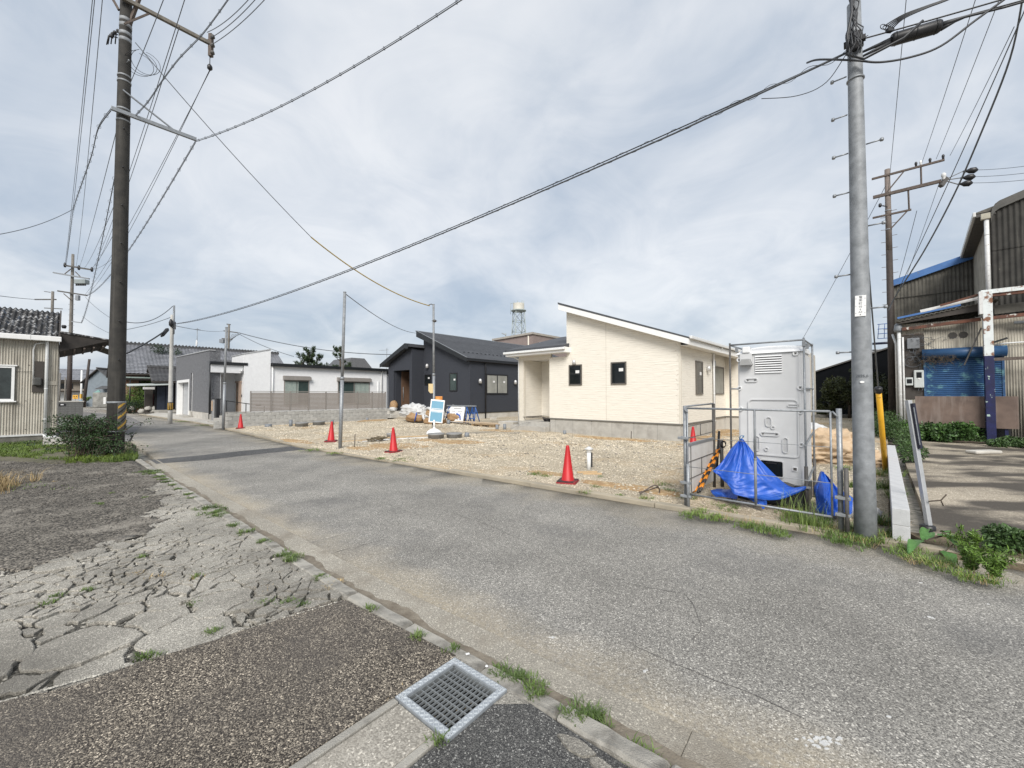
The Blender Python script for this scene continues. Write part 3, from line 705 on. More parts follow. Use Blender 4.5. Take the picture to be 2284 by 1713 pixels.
# drain grate with its checker-plate frame
GA = rad(-39.8); gc = Vector((-.335, 2.315, .056))
grate = thing('drain_grate', 'square galvanised drain grate with a checker plate frame set beside the kerb', 'drain grate', gc, GA)
gw = .218
fr = MB()
for (x0, x1, y0, y1) in ((-gw, gw, -gw, -gw+.042), (-gw, gw, gw-.042, gw), (-gw, -gw+.042, -gw+.042, gw-.042), (gw-.042, gw, -gw+.042, gw-.042)): fr.box(x0, x1, y0, y1, -.05, .004)
m_check = mat('checker_plate', (.40, .43, .455), (.31, .335, .36), 30, .42, .1, 100, .3)
frame = fr.build('frame', m_check, grate)
tr = MB()
for i in range(23):
    for r_ in range(2):
        for s in range(4):
            u = -gw+.012+i*(2*gw-.024)/22; v = -gw+.012+r_*.018; a = rad(45 if (i+r_) % 2 else -45); dx, dy = .0085*math.cos(a), .0085*math.sin(a)
            p, q = ((u-dx, v-dy), (u+dx, v+dy)); rot = [(1, 0, 0, 1), (0, -1, 1, 0), (-1, 0, 0, -1), (0, 1, -1, 0)][s]
            P = [(x*rot[0]+y*rot[1], x*rot[2]+y*rot[3], .0052) for x, y in (p, q)]; tr.bar(P[0], P[1], .0042, .004)
tr.build('tread_pattern', mat('tread_bright', (.56, .59, .61), (.46, .49, .51), 30, .4, metal=.3), frame, kind='stuff')
gb_ = MB(); inn = gw-.045
for (x0, x1, y0, y1) in ((-inn, inn, -inn, -inn+.008), (-inn, inn, inn-.008, inn), (-inn, -inn+.008, -inn, inn), (inn-.008, inn, -inn, inn)): gb_.box(x0, x1, y0, y1, -.045, -.006)
m_grate = mat('grate_bar', (.22, .235, .24), (.15, .16, .165), 30, .55, .1, 90, .2)
rim = gb_.build('grate_rim', m_grate, grate)
b1 = None
for i in range(11):
    x = -inn+.008+(i+1)*(2*inn-.016)/12
    if b1 is None:
        s_ = MB(); s_.box(-.0022, .0022, -inn+.008, inn-.008, -.020, -.007); b1 = s_.build('grate_bar', m_grate, grate); o = b1
    else: o = inst(b1, grate)
    o.location = (x, 0, 0)
b2 = None
for i in range(7):
    y = -inn+.008+(i+1)*(2*inn-.016)/8
    if b2 is None:
        s_ = MB(); s_.box(-inn+.008, inn-.008, -.003, .003, -.019, -.0085); b2 = s_.build('cross_bar', m_grate, grate); o = b2
    else: o = inst(b2, grate)
    o.location = (0, y, 0)
pit = MB(); pit.box(-inn, inn, -inn, inn, -.14, -.13); pit.box(-inn-.02, -inn, -inn, inn, -.14, -.05); pit.box(inn, inn+.02, -inn, inn, -.14, -.05); pit.box(-inn-.02, inn+.02, inn, inn+.02, -.14, -.05); pit.box(-inn-.02, inn+.02, -inn-.02, -inn, -.14, -.05)
pit.build('pit', mat('pit_shade', (.012, .012, .011), (.005, .005, .005), 20, .7), grate)  # near-black colour puts the shade below the grate into the pit
leaf_litter = leaves(60, [(0, 0, -.125)], [(inn*.9, inn*.9, .004)], .016, droop=1)
rawmesh('dead_leaves', *leaf_litter, m_straw, parent=grate, kind='stuff')

# covered channel running from the grate, dark asphalt beyond it
ca, sa = math.cos(GA), math.sin(GA)
def gl(x, y): return (gc.x+x*ca-y*sa, gc.y+x*sa+y*ca)          # grate frame -> world
def gl_poly(L): return [gl(*q) for q in L]
m_channel = speckle('channel_concrete', (.27, .25, .215), (.45, .42, .365), 130, 1.0, bump=.35, tint=(.22, .20, .17))
chan = thing('drain_channel', None, None); chan['kind'] = 'structure'
for name, x0, x1 in (('channel_edge', -.222, -.178), ('channel_cover', -.170, .128), ('channel_edge', .136, .178)):
    y = -.224
    for k, L_ in enumerate((.75, .8, .8, .8)):
        pc = MB(); pc.prism(gl_poly([(x0, y-L_+.003), (x1, y-L_+.003), (x1, y), (x0, y)]), -.06, .056 if 'edge' in name else .050); pc.build(name, m_channel if 'cover' in name else m_kerb, chan, bevel=.004); y -= L_
        if name == 'channel_edge' and False: break
sheet('channel_bed', gl_poly([(-.225, -3.2), (.19, -3.2), (.19, -.2), (-.225, -.2)]), .02, m_debris, thick=.1)
m_newpatch = speckle('dark_asphalt_patch', (.050, .050, .050), (.24, .235, .22), 200, .8, bump=.8, cov=(.3, 1.3))
sheet('asphalt_patch', gl_poly([(.185, -3.2), (.185, -.22), (.23, -.215), (.30, -.10), (.31, -.35), (.30, -1.2), (.29, -3.2)])[:0] or
      [gl(.185, -3.2), gl(.185, -.225), gl(.222, -.225), gl(.222, .10), (.10, 2.255), (.30, 2.07), (1.0, 1.47), (3.1, -.35), (2.2, -1.6)], .046, m_newpatch, thick=.12)
sheet('pebble_slab_edge', [gl(.222, .10), gl(.222, .224), gl(-.1, .224), (-.43, 2.70), (-.36, 2.665), (-.2, 2.50), (.10, 2.255)], .047, m_plate, thick=.1)
spill = MB()
for (x, y, r_, s) in ((.30, 1.98, .06, 1), (.42, 1.86, .05, 2), (.55, 1.77, .075, 3), (.72, 1.62, .07, 4), (.88, 1.48, .08, 5)):
    L_ = [(x+r_*1.7*math.cos(a)*.77+r_*.6*math.sin(a)*.64, y-r_*1.7*math.cos(a)*.64+r_*.6*math.sin(a)*.77) for a in np.arange(0, 6.28, .45)]
    spill.prism([(q[0]+rng.normal()*.006, q[1]+rng.normal()*.006) for q in L_], .03, .058)
spill.build('mortar_spill', m_plate, kind='stuff', label='lumpy pale mortar spilt along the near kerb beside the dark asphalt patch')

# hairline cracks and paint flecks on the road
def crackline(name, pts, w, m, z=.003):
    b = MB(); P = []
    for i in range(len(pts)-1):
        a, c = np.array(pts[i]), np.array(pts[i+1]); n = max(2, int(np.linalg.norm(c-a)/.09))
        for j in range(n): P.append(a+(c-a)*j/n+rng.normal(size=2)*.012)
    P.append(np.array(pts[-1])); L = []; Rr = []
    for i, p in enumerate(P):
        t = P[min(i+1, len(P)-1)]-P[max(i-1, 0)]; t /= np.linalg.norm(t)+1e-9; ww = w*(.4+random.random())*(1 if 0 < i < len(P)-1 else .1)
        L.append((p[0]-t[1]*ww, p[1]+t[0]*ww, z)); Rr.append((p[0]+t[1]*ww, p[1]-t[0]*ww, z))
    n = len(P); b.add(L+Rr, [(n+i, n+i+1, i+1, i) for i in range(n-1)]); return b.build(name, m, kind='structure')
m_crack = mat('crack_dark', (.060, .058, .055), (.11, .105, .10), 14, .95)
for pts_ in ([(1400, 1432), (1500, 1478), (1640, 1530), (1745, 1578), (1860, 1640)], [(1520, 1318), (1548, 1345), (1562, 1392), (1545, 1440)], [(620, 1130), (760, 1110), (830, 1112), (980, 1165)],
             [(1000, 1140), (1110, 1180), (1190, 1215)], [(740, 1235), (850, 1205), (870, 1200)], [(1400, 1300), (1450, 1310), (1525, 1325)]):
    crackline('road_crack', [tuple(gp(*q)[:2]) for q in pts_], .0026, m_crack)
m_flake = mat('white_paint_flake', (.58, .58, .57), (.46, .46, .45), 40, .7)
pf = MB()
for (px, py, n, s) in ((1835, 1652, 34, .045), (2073, 1378, 6, .022), (2055, 1301, 2, .015), (2203, 1348, 2, .012), (1236, 1421, 4, .014), (1440, 1497, 3, .01), (1990, 1600, 1, .01)):
    c = gp(px, py)
    for k in range(n):
        x, y = c.x+rng.normal()*s, c.y+rng.normal()*s*.35; r_ = (.006+.010*random.random())
        zf = .003+.0015*random.random(); pf.prism([(x+r_*(.5+.8*random.random())*math.cos(a), y+r_*(.3+.5*random.random())*math.sin(a)) for a in np.arange(0, 6.2, 1.05)], -.004, zf)
pf.build('paint_flakes', m_flake, kind='stuff', label='small flakes of white paint left on the grey road')
lt = thing('paper_scrap', 'small white paper scrap lying on the kerb above the drain grate', 'paper scrap', (-.285, 2.665, .053), .4)
q = MB(); q.box(-.012, .012, -.008, .008, 0, .003); q.build('sheet', m_paper, lt)
lt2 = MB(); lt2.lathe([(.009, 0), (.011, .002), (.006, .006)], seg=9); lt2.build('bottle_cap', m_paper, loc=(-.155, 2.545, .054), label='tiny round white cap lying on the kerb near the drain grate', cat='bottle cap')

# weeds: kerb joints, cracks, grate surroundings
def tufts(name, spots, label, m, h, per=9, n=5, spread=.05, w=.004, lean=.8):
    P = []; H = []
    for (x, y, z, r_, hh) in spots:
        for k in range(max(1, int(n*r_/.06))):
            P.append((x+rng.normal()*r_*.5, y+rng.normal()*r_*.5, z)); H.append(hh*h*(.6+.6*random.random()))
    v, f = blades(np.array(P), np.array(H), w, lean, per, spread); return rawmesh(name, v, f, m, kind='stuff', label=label)
ks = []
for t, r_, hh in ((.02, .2, 1.1), (.05, .16, 1), (.10, .12, .8), (.13, .1, .7), (.165, .1, .8), (.2, .06, .6), (.245, .07, .7), (.30, .07, .8), (.33, .05, .6), (.415, .12, 1.1), (.44, .13, 1.2), (.46, .12, 1), (.52, .08, .9), (.555, .09, 1), (.60, .07, .9), (.655, .1, 1), (.67, .09, 1.2), (.725, .05, .8), (.80, .035, .8), (.852, .03, 1)):
    x, y = kerb_pt(t); ks.append((x-.05*random.random(), y-.03, .045, r_, hh))
ks += [(.03, 2.475, .03, .09, 1.0), (-.06, 2.51, .03, .06, .9), (.11, 2.36, .05, .07, .8), (.16, 2.31, .05, .04, .7), (.05, 2.53, .0, .04, 1.1), (.33, 2.17, .05, .07, .8), (.42, 2.24, 0, .07, 1.2), (.47, 2.19, 0, .05, 1.1), (-.40, 2.73, .05, .035, .9), (-.33, 2.02, .05, .03, .8), (.62, 1.93, 0, .08, 1.2), (.66, 1.88, 0, .06, 1.0)]
tufts('kerb_weeds', ks, 'low green weeds growing along the near kerb and around the drain grate', m_grass, .032, per=16, n=10, spread=.04, w=.003, lean=1.2)
cr = []
for (px, py) in ((316, 1243), (110, 1345), (128, 1330), (196, 1315), (440, 1288), (470, 1410), (590, 1345), (672, 1348), (640, 1342), (320, 1465), (345, 1462), (225, 1124), (325, 1110), (250, 1100), (440, 1345), (215, 1123)):
    p = gp(px, py, .04); cr.append((p.x, p.y, .035, .045, .9))
tufts('crack_weeds', cr, 'small tufts of weeds sprouting from cracks in the forecourt', m_grass, .03, per=12, n=9, spread=.035, w=.003, lean=1.2)
dr = []
for (px, py) in ((355, 1285), (430, 1290), (300, 1280), (590, 1310), (740, 1305), (60, 1060), (80, 1068), (120, 1075), (890, 1553), (750, 1300)):
    p = gp(px, py, .04); dr.append((p.x, p.y, .035, .05, .7))
tufts('dry_weeds', dr, 'dried straw-coloured weeds lying on the forecourt', m_straw, .03, per=8, n=8, spread=.05, w=.003, lean=1.6)
# ------------------------------------------------------------------ new houses
m_cream = siding('cream_siding', (.77, .73, .65), (.52, .475, .40), .088, .50, .55, .7)
m_creamtrim = mat('cream_trim', (.66, .62, .54), (.62, .58, .50), 6, .55)
m_darksid = siding('charcoal_siding', (.042, .046, .057), (.025, .028, .035), .10, .6, .5, .5)
m_taupe = mat('taupe_frame', (.115, .105, .09), (.10, .09, .08), 10, .45)
m_roofdk = mat('dark_slate_roof', (.070, .074, .082), (.050, .053, .060), 3, .7, .3, 30, island=.12)
m_lampm = mat('silver_lamp', (.62, .62, .62), (.5, .5, .5), 20, .35, metal=.4)
m_interior = mat('unlit_room', (.30, .30, .27), (.22, .22, .2), 1.5, .9)

def window(par, face, pl, a0, a1, z0, z1, fm, fw=.055, dep=.03, mull=0, glass=None, sticker=None, name='window', rec=.02):
    f = MB(); f.wb(face, pl, a0, a1, 0, dep, z0, z0+fw); f.wb(face, pl, a0, a1, 0, dep, z1-fw, z1)
    f.wb(face, pl, a0, a0+fw, 0, dep, z0+fw, z1-fw); f.wb(face, pl, a1-fw, a1, 0, dep, z0+fw, z1-fw)
    for k in range(mull):
        c = a0+(a1-a0)*(k+1)/(mull+1); f.wb(face, pl, c-fw*.45, c+fw*.45, 0, dep-.004, z0+fw, z1-fw)
    o = f.build(name, fm, par, bevel=.004)
    for k in range(mull+1):
        c0 = a0+fw if k == 0 else a0+(a1-a0)*k/(mull+1)+fw*.45; c1 = a1-fw if k == mull else a0+(a1-a0)*(k+1)/(mull+1)-fw*.45
        g = MB(); g.wb(face, pl, c0, c1, .001, dep-.018+(.004 if k else 0), z0+fw, z1-fw); g.build('pane', glass or m_glass, o)
        if sticker:
            s = MB(); cc = c1-(c1-c0)*.30; s.wb(face, pl, cc-.09, cc+.09, dep-.018, dep-.012, z1-(z1-z0)*.42, z1-(z1-z0)*.42+.12); s.build('sticker', m_paper, o)
    return o
def wall_lamp(par, face, pl, a, z, s=1.0):
    m = MB(); r = .075*s
    if face == 'F': c = (a, pl-.07*s, z); b0 = MB().box(a-.04, a+.04, pl-.05, pl, z-.03, z+.06)
    else: c = (pl+.07*s, a, z); b0 = MB().box(pl, pl+.05, a-.04, a+.04, z-.03, z+.06)
    m.lathe([(r, -.10*s), (r, .02*s), (r*.85, .07*s), (r*.45, .10*s), (.01, .11*s)], c, 14)
    o = m.build('wall_lamp', m_lampm, par); b0.build('bracket', m_lampm, o); return o
def downpipe(par, x, y, z0, z1, m, r=.035, top=None, name='downpipe', clips=3, cdir=(0, 1)):
    t = MB(); P = [(x, y, z0), (x, y, z1)]
    if top: P += top
    t.tube(P, r, 10); o = t.build(name, m, par)
    c = MB()
    for k in range(clips):
        z = z0+(z1-z0)*(k+.5)/clips; c.lathe([(r+.006, z-.012), (r+.006, z+.012)], (x, y, 0), 10)
    c.build('pipe_clip', m, o); return o

# ---- cream house
H = thing('cream_house', 'cream single-storey house with a steep single-pitch roof and two small dark windows', 'house', (5.86, 14.17, 0), R0)
W = 4.77; zt0, zt1 = 3.60, 5.26
fd = MB(); fd.box(-5.67, -.03, .03, 3.6, -.1, .655)
fd.build('foundation', m_conc, H)
for i in range(6): fd = MB(); x = -.85-i*.91; fd.box(x-.003, x+.003, .0275, .031, 0, .65); fd.build('foundation_joint', m_blockdk, H)
fd = MB(); fd.box(-5.5, -.45, 3.6, 7.0, -.1, .65); fd.box(-1, 2.55, 7.03, 12, -.1, .65); fd.build('foundation', m_concw, H)
w = MB()
w.xz([(-5.69, .69), (0, .69), (0, zt0), (-W, zt1), (-W, 3.35), (-5.69, 3.35)], 0, .14)
w.build('front_wall', m_cream, H)
w = MB(); w.yz([(.14, .69), (3.67, .69), (3.67, 3.72), (.14, 3.60)], -.14, 0); w.box(-.4, 0, 3.53, 3.67, .69, 3.7)
w.build('side_wall', m_cream, H)
w = MB(); w.box(-.55, -.40, 3.67, 7.0, .69, 3.9); w.build('recessed_wall', m_cream, H)
w = MB(); w.box(-.55, 2.6, 7.0, 7.14, .69, 3.75); w.box(2.46, 2.6, 7.14, 12, .69, 3.75); w.build('wing_wall', m_cream, H)
w = MB(); w.box(-W, -W+.14, .14, 12, 3.3, 5.24); w.box(-8.0, -7.86, 1.5, 9, .6, 3.6); w.build('rear_walls', m_cream, H)
tr_ = MB(); tr_.box(-5.70, .012, -.012, .0, .655, .70); tr_.box(0, .012, -.012, 3.67, .655, .70); tr_.box(-.4, 2.6, 6.985, 7.0, .655, .70); tr_.box(-.4, -.385, 3.67, 6.985, .655, .70)
tr_.build('base_flashing', mat('base_flashing', (.17, .165, .15), (.14, .135, .12), 10, .5), H)
tr_ = MB(); tr_.box(-.05, .014, -.014, 0, .70, zt0-.02); tr_.box(0, .014, 0, .05, .70, zt0-.02); tr_.build('corner_trim', m_creamtrim, H)
tr_ = MB(); tr_.box(-2.897, -2.887, -.004, 0, .70, 4.55); tr_.build('wall_joint', mat('wall_joint', (.47, .43, .36)), H)
# main roof: top sheet, fascia boards
def slope(x): return 3.79+(-x)*.368
rf = MB(); rf.xz([(.42, slope(.42)-.03), (.42, slope(.42)+.02), (-4.97, slope(-4.97)+.02), (-4.97, slope(-4.97)-.06)], -.36, 12.4); rf.build('roof', m_roofdk, H)
fa = MB(); fa.xz([(.40, slope(.40)-.24), (.40, slope(.40)-.035), (-4.95, slope(-4.95)-.065), (-4.95, slope(-4.95)-.29)], -.35, -.318); fa.build('fascia_board', m_white, H, bevel=.004)
fa = MB(); fa.box(.37, .40, -.318, 12.3, slope(.40)-.24, slope(.40)-.04); fa.box(-4.95, -4.92, -.318, 12.3, slope(-4.95)-.29, slope(-4.95)-.07); fa.build('fascia_board', m_white, H)
so_ = MB(); so_.xz([(.37, slope(.37)-.235), (.37, slope(.37)-.215), (-4.92, slope(-4.92)-.245), (-4.92, slope(-4.92)-.265)], -.318, 0); so_.box(.002, .37, 0, 12, slope(.37)-.235, slope(.37)-.215); so_.build('soffit', m_white, H)
gt = MB(); gt.yz([(-.30, 3.60), (-.30, 3.70), (6.6, 3.73), (6.6, 3.63)], .40, .50); gt.build('gutter', m_pvc, H, bevel=.012)
downpipe(H, .07, 3.55, .1, 3.40, m_pvc, .035, [(.07, 3.55, 3.46), (.20, 3.40, 3.52), (.44, 3.35, 3.55), (.44, 3.35, 3.64)])
# porch at the left end
p = MB(); p.box(-7.47, -7.20, .0, .16, .5, 3.36); p.build('porch_pillar', m_creamtrim, H, bevel=.006)
p = MB(); p.box(-7.40, -7.24, .16, 1.42, .69, 3.36); p.build('porch_side_wall', m_cream, H)
p = MB(); p.box(-7.24, -5.55, 1.42, 1.56, .69, 3.36); p.box(-5.69, -5.55, .14, 1.42, .69, 3.36); p.build('porch_back_wall', m_cream, H)
p = MB(); p.box(-7.20, -5.69, .02, .14, 3.30, 3.44); p.build('porch_lintel', m_creamtrim, H)
p = MB(); p.box(-7.24, -5.69, .14, 1.42, 3.345, 3.36); p.build('porch_ceiling', m_white, H)
p = MB(); p.box(-7.47, -5.70, -.02, 1.42, 0, .50); p.build('porch_floor', m_conc, H, bevel=.01)
p = MB(); p.box(-7.69, -5.68, -.36, -.025, 0, .31); p.build('step', m_conc, H, bevel=.01)
p = MB(); p.box(-7.25, -5.69, .0, .025, .655, .69); p.box(-7.24, -7.215, .16, 1.42, .64, .69); p.build('porch_flashing', m_taupe, H)
# low roof over the porch
lr = MB(); lr.hexa([(-8.0, -.42, 3.60), (-4.62, -.42, 3.60), (-4.78, 4.2, 4.75), (-8.0, 4.2, 4.75), (-8.0, -.42, 3.80), (-4.62, -.42, 3.80), (-4.78, 4.2, 4.95), (-8.0, 4.2, 4.95)])
lr.v = [(x, y, z-(y+.42)*.005) for x, y, z in lr.v]; lr.build('porch_roof', m_roofdk, H)
fa = MB(); fa.box(-7.95, -4.58, -.42, -.39, 3.50, 3.72); fa.box(-4.61, -4.58, -.39, -.002, 3.50, 3.72); fa.yz([(-.39, 3.50), (-.39, 3.72), (4.1, 4.84), (4.1, 4.62)], -7.95, -7.92); fa.build('fascia_board', m_white, H)
gt = MB(); gt.box(-8.03, -4.55, -.52, -.425, 3.60, 3.70); gt.build('gutter', m_pvc, H, bevel=.015)
sf = MB(); sf.box(-7.92, -4.61, -.39, 0, 3.49, 3.51); sf.build('soffit', m_white, H)
bb = MB(); bb.box(-7.5, -5.6, .002, .1, 3.36, 3.50); bb.build('porch_band', m_creamtrim, H)
downpipe(H, -7.53, .04, .35, 3.30, m_pvc, .03, [(-7.53, .04, 3.36), (-7.62, -.3, 3.5), (-7.62, -.46, 3.6)])
window(H, 'F', 0, -4.64, -4.00, 2.11, 2.97, m_taupe, .05, .045, sticker=True)
window(H, 'F', 0, -2.67, -2.02, 2.11, 2.98, m_taupe, .05, .045, sticker=True)
window(H, 'R', 0, 1.50, 2.28, 1.72, 3.00, m_taupe, .07, .045, sticker=True)
window(H, 'R', -.40, 4.9, 6.6, 1.72, 3.0, m_taupe, .07, .045, glass=m_interior)
wall_lamp(H, 'F', 0, -4.35, 3.07); wall_lamp(H, 'R', 0, 2.85, 2.75, 1.1); wall_lamp(H, 'R', -.40, 4.35, 2.72, 1.1)
v = MB(); v.box(-.40, -.22, 4.05, 4.25, .98, 1.14); v.build('vent_hood', m_white, H, bevel=.02)
v = MB(); v.box(.0, .10, 3.60, 3.72, 2.9, 3.12); v.build('junction_box', m_greypvc, H, bevel=.01)
v = MB(); v.tube([(.05, 3.70, 2.9), (.05, 3.70, .3)], .02, 8); v.build('conduit', m_greypvc, H)

# ---- dark house
H = thing('dark_house', 'charcoal grey single-storey house with a long dark single-pitch roof', 'house', (-2.75, 26.71, 0), R0)
fd = MB(); fd.box(-5.1, -.03, .03, 13.3, -.1, .5); fd.build('foundation', m_concw, H)
zt0, zt1 = 3.90, 6.02
w = MB(); w.xz([(-5.15, .52), (0, .52), (0, zt0), (-5.15, zt1)], 0, .14); w.build('front_wall', m_darksid, H)
w = MB(); w.box(-.14, 0, .14, 13.3, .52, zt0); w.build('side_wall', m_darksid, H)
w = MB(); w.box(-5.15, -5.01, .14, 13.3, .52, 5.95); w.build('rear_wall', m_darksid, H)
def slope(x): return 4.10-(x-.10)*.412
rf = MB(); n_ = 26
for i in range(n_):              # courses of slate, each lapping the one below
    x0 = .12-(5.68)*i/n_; x1 = .12-5.68*(i+1)/n_-.03
    rf.xz([(x0, slope(x0)-.015), (x0, slope(x0)+.030), (x1, slope(x1)+.012), (x1, slope(x1)-.02)], -.40, 13.7)
rf.build('roof', m_roofdk, H)
fa = MB(); fa.xz([(.10, slope(.10)-.24), (.10, slope(.10)-.02), (-5.54, slope(-5.54)-.02), (-5.54, slope(-5.54)-.42)], -.39, -.35); fa.build('fascia_board', m_blackmet, H)
fa = MB(); fa.box(.06, .10, -.35, 13.6, slope(.1)-.22, slope(.1)-.03); fa.box(-5.54, -5.50, -.35, 13.6, slope(-5.54)-.40, slope(-5.54)-.04); fa.build('fascia_board', m_blackmet, H)
rc = MB(); rc.box(-5.62, -5.46, -.42, 13.7, slope(-5.5)-.0, slope(-5.5)+.05); rc.xz([(.12, slope(.12)+.03), (.12, slope(.12)+.055), (-5.5, slope(-5.5)+.055), (-5.5, slope(-5.5)+.03)], -.43, -.36); rc.build('ridge_cap', m_greypvc, H)
sf = MB(); sf.xz([(.06, slope(.06)-.23), (.06, slope(.06)-.21), (-5.5, slope(-5.5)-.39), (-5.5, slope(-5.5)-.41)], -.35, 0); sf.build('soffit', m_blackmet, H)
gt = MB(); gt.box(.10, .21, -.4, 13.6, 3.90, 4.00); gt.build('gutter', m_black, H, bevel=.015)
sg = MB()
for i in range(30): y = .3+i*.4; x = -1.0; sg.box(x-.02, x+.02, y, y+.12, slope(x)+.03, slope(x)+.07)
sg.build('snow_guard', m_blackmet, H)
downpipe(H, .06, 1.36, .1, 3.80, m_black, .045, [(.06, 1.36, 3.85), (.15, 1.36, 3.95)])
tr_ = MB(); tr_.box(-5.15, .012, -.012, 0, .48, .53); tr_.box(0, .012, -.012, 13, .48, .53); tr_.build('base_flashing', m_black, H)
window(H, 'F', 0, -2.07, -1.27, 1.95, 3.20, m_black, .07, .05, sticker=True, glass=m_glassg)
window(H, 'F', 0, -4.95, -4.18, 2.42, 3.18, m_black, .07, .05, sticker=True)
window(H, 'R', 0, 1.44, 3.60, 1.74, 3.14, m_black, .09, .05, mull=1, sticker=True, glass=m_interior)
wall_lamp(H, 'F', 0, -4.56, 3.80, 1.5); wall_lamp(H, 'R', 0, .82, 2.62, 1.5); wall_lamp(H, 'R', 0, 4.35, 2.62, 1.5)
# porch wing projecting on the left
PY = -1.03
w = MB(); w.xz([(-8.26, .48), (-7.50, .48), (-7.50, 3.52), (-5.40, 3.52), (-5.40, .48), (-5.10, .48), (-5.10, 5.05), (-5.45, 5.10), (-8.26, 4.0)], PY, PY+.15); w.build('porch_front_wall', m_darksid, H)
w = MB(); w.box(-5.25, -5.10, PY+.15, 0, .48, 5.0); w.box(-8.26, -8.11, PY+.15, 5, .48, 4.0); w.build('porch_side_wall', m_darksid, H)
w = MB(); w.box(-8.1, -6.35, .9, 1.0, .48, 3.6); w.box(-7.52, -7.42, PY+.15, .9, .5, 3.6); w.build('porch_inner_wall', m_darksid, H)
d = MB(); d.box(-7.42, -7.36, -.42, .80, .50, 3.49); door = d.build('entrance_door', mat('brown_door', (.16, .095, .062), (.115, .07, .045), 3, .6, .1, 30, stretch=(20, 20, 1)), H)
k = MB(); k.tube([(-7.32, -.30, 1.2), (-7.32, -.30, 2.3)], .02, 8); k.build('handle', m_steel, door)
k = MB(); k.box(-5.45, -5.40, PY+.10, PY+.155, .5, 3.52); k.build('door_jamb', m_lampm, H)
w = MB(); w.box(-7.45, -5.25, PY+.15, .9, 3.52, 3.6); w.build('porch_ceiling', m_blackmet, H)
w = MB(); w.box(-8.3, -5.1, PY-.1, .9, .0, .48); w.build('porch_floor', m_concw, H)
w = MB(); w.box(-8.95, -6.6, PY-.75, PY-.10, 0, .24); w.build('step', m_concw, H, bevel=.01)
rf = MB(); rf.xz([(-8.82, 3.86), (-8.82, 4.08), (-5.42, 5.42), (-4.95, 5.36), (-4.95, 5.14), (-5.42, 5.20)], PY-.42, 3.5); rf.build('porch_roof', m_roofdk, H)
fa = MB(); fa.xz([(-8.80, 3.80), (-8.80, 4.05), (-5.42, 5.39), (-4.97, 5.33), (-4.97, 4.98), (-5.42, 5.04)], PY-.45, PY-.42); fa.build('porch_fascia', m_blackmet, H)

# ---- white house with grey garage block
m_wstucco = mat('white_stucco', (.80, .805, .81), (.75, .755, .76), 5, .75, .9, 14)
m_gstucco = mat('dark_grey_stucco', (.155, .158, .168), (.105, .107, .115), 4, .85, .6, 40, c3=(.24, .245, .255), s3=14, t3=.60, w3=.1)
H = thing('white_house', 'white flat-fronted house with a dark grey garage block and black roof edge', 'house', (-19.94, 26.93, 0), R0)
g = MB(); g.xz([(-12.2, .5), (-11.35, .5), (-11.35, 2.77), (-6.62, 2.77), (-6.62, .5), (-6.1, .5), (-6.1, 3.35), (-5.45, 3.35), (-5.45, .5), (-.25, .5), (-.25, 4.66), (-12.2, 4.92)], 0, .25); g.build('garage_block', m_gstucco, H)
g = MB(); g.box(-.5, -.25, .25, .6, .5, 4.66); g.build('garage_side', m_gstucco, H); g = MB(); g.box(-12.2, -11.95, .25, 6, .1, 4.9); g.build('garage_side', m_gstucco, H)
g = MB(); g.xz([(-12.25, 4.92), (-.2, 4.66), (-.2, 4.71), (-12.25, 4.97)], -.05, .32); g.build('parapet_cap', m_lampm, H)
g = MB(); g.box(-5.4, -.3, .03, .25, 0, .5); g.box(-6.6, -6.12, .03, .25, 0, .5); g.build('foundation', m_concw, H)
fr_ = MB(); fr_.box(-11.5, -11.2, -.03, .34, .04, 2.9); fr_.box(-6.75, -6.58, -.03, .34, .04, 2.9); fr_.box(-11.2, -6.75, -.03, .34, 2.70, 2.9); fr_.build('garage_frame', m_white, H)
sh = MB()
for i in range(27): z = .05+i*.099; sh.yz([(.42, z), (.36, z+.02), (.36, z+.085), (.42, z+.099)], -11.35, -6.75)
sh.build('garage_shutter', mat('shutter_grey', (.55, .56, .57), (.48, .49, .5), 8, .5), H)
g = MB(); g.box(-11.4, -6.7, .45, .6, 0, 3); g.box(-6.2, -5.35, .55, .65, .4, 3.4); g.build('dark_opening', m_black, H)
s_ = MB(); s_.box(-6.1, -5.85, .16, .24, .5, 3.3); s_.build('slit_window', m_glass, H)
s_ = MB(); s_.box(-5.52, -5.45, -.01, .24, .45, 3.35); s_.build('slit_trim', m_white, H)
pb = MB(); pb.box(-6.6, -5.0, -.6, -.05, .03, .16); pb.build('planter_edge', m_conc, H)
c_ = MB(); c_.tube([(-.08, .02, .1), (-.08, .02, 3.78)], .06, 8); c_.build('downpipe', m_blackmet, H)
# porch
w = MB(); w.box(-2.3, -2.15, .6, 1.9, .4, 3.22); w.build('porch_back_wall', m_wstucco, H)
w = MB(); w.box(-2.3, -.54, .30, .62, .4, 3.22); w.box(-.52, -.243, .615, .64, .4, 3.22); w.build('porch_left_wall', m_wstucco, H)
w = MB(); w.box(-.235, -.02, .02, 1.86, 3.20, 3.72); w.box(-2.14, -.235, .65, 1.86, 3.22, 3.27); w.build('porch_band', m_wstucco, H)
w = MB(); w.box(-.24, .12, -.04, 2.12, 3.74, 3.92); w.box(-2.4, -.24, .62, 1.88, 3.74, 3.90); w.build('porch_roof', m_blackmet, H)
w = MB(); w.box(-2.2, .3, .0, 1.9, .0, .42); w.build('porch_floor', m_conc, H)
d = MB(); d.box(-1.45, -.75, 1.82, 1.90, .42, 2.55); door = d.build('entrance_door', mat('oak_door', (.20, .145, .10), (.15, .105, .07), 3, .6, .1, 20, stretch=(20, 20, 1)), H)
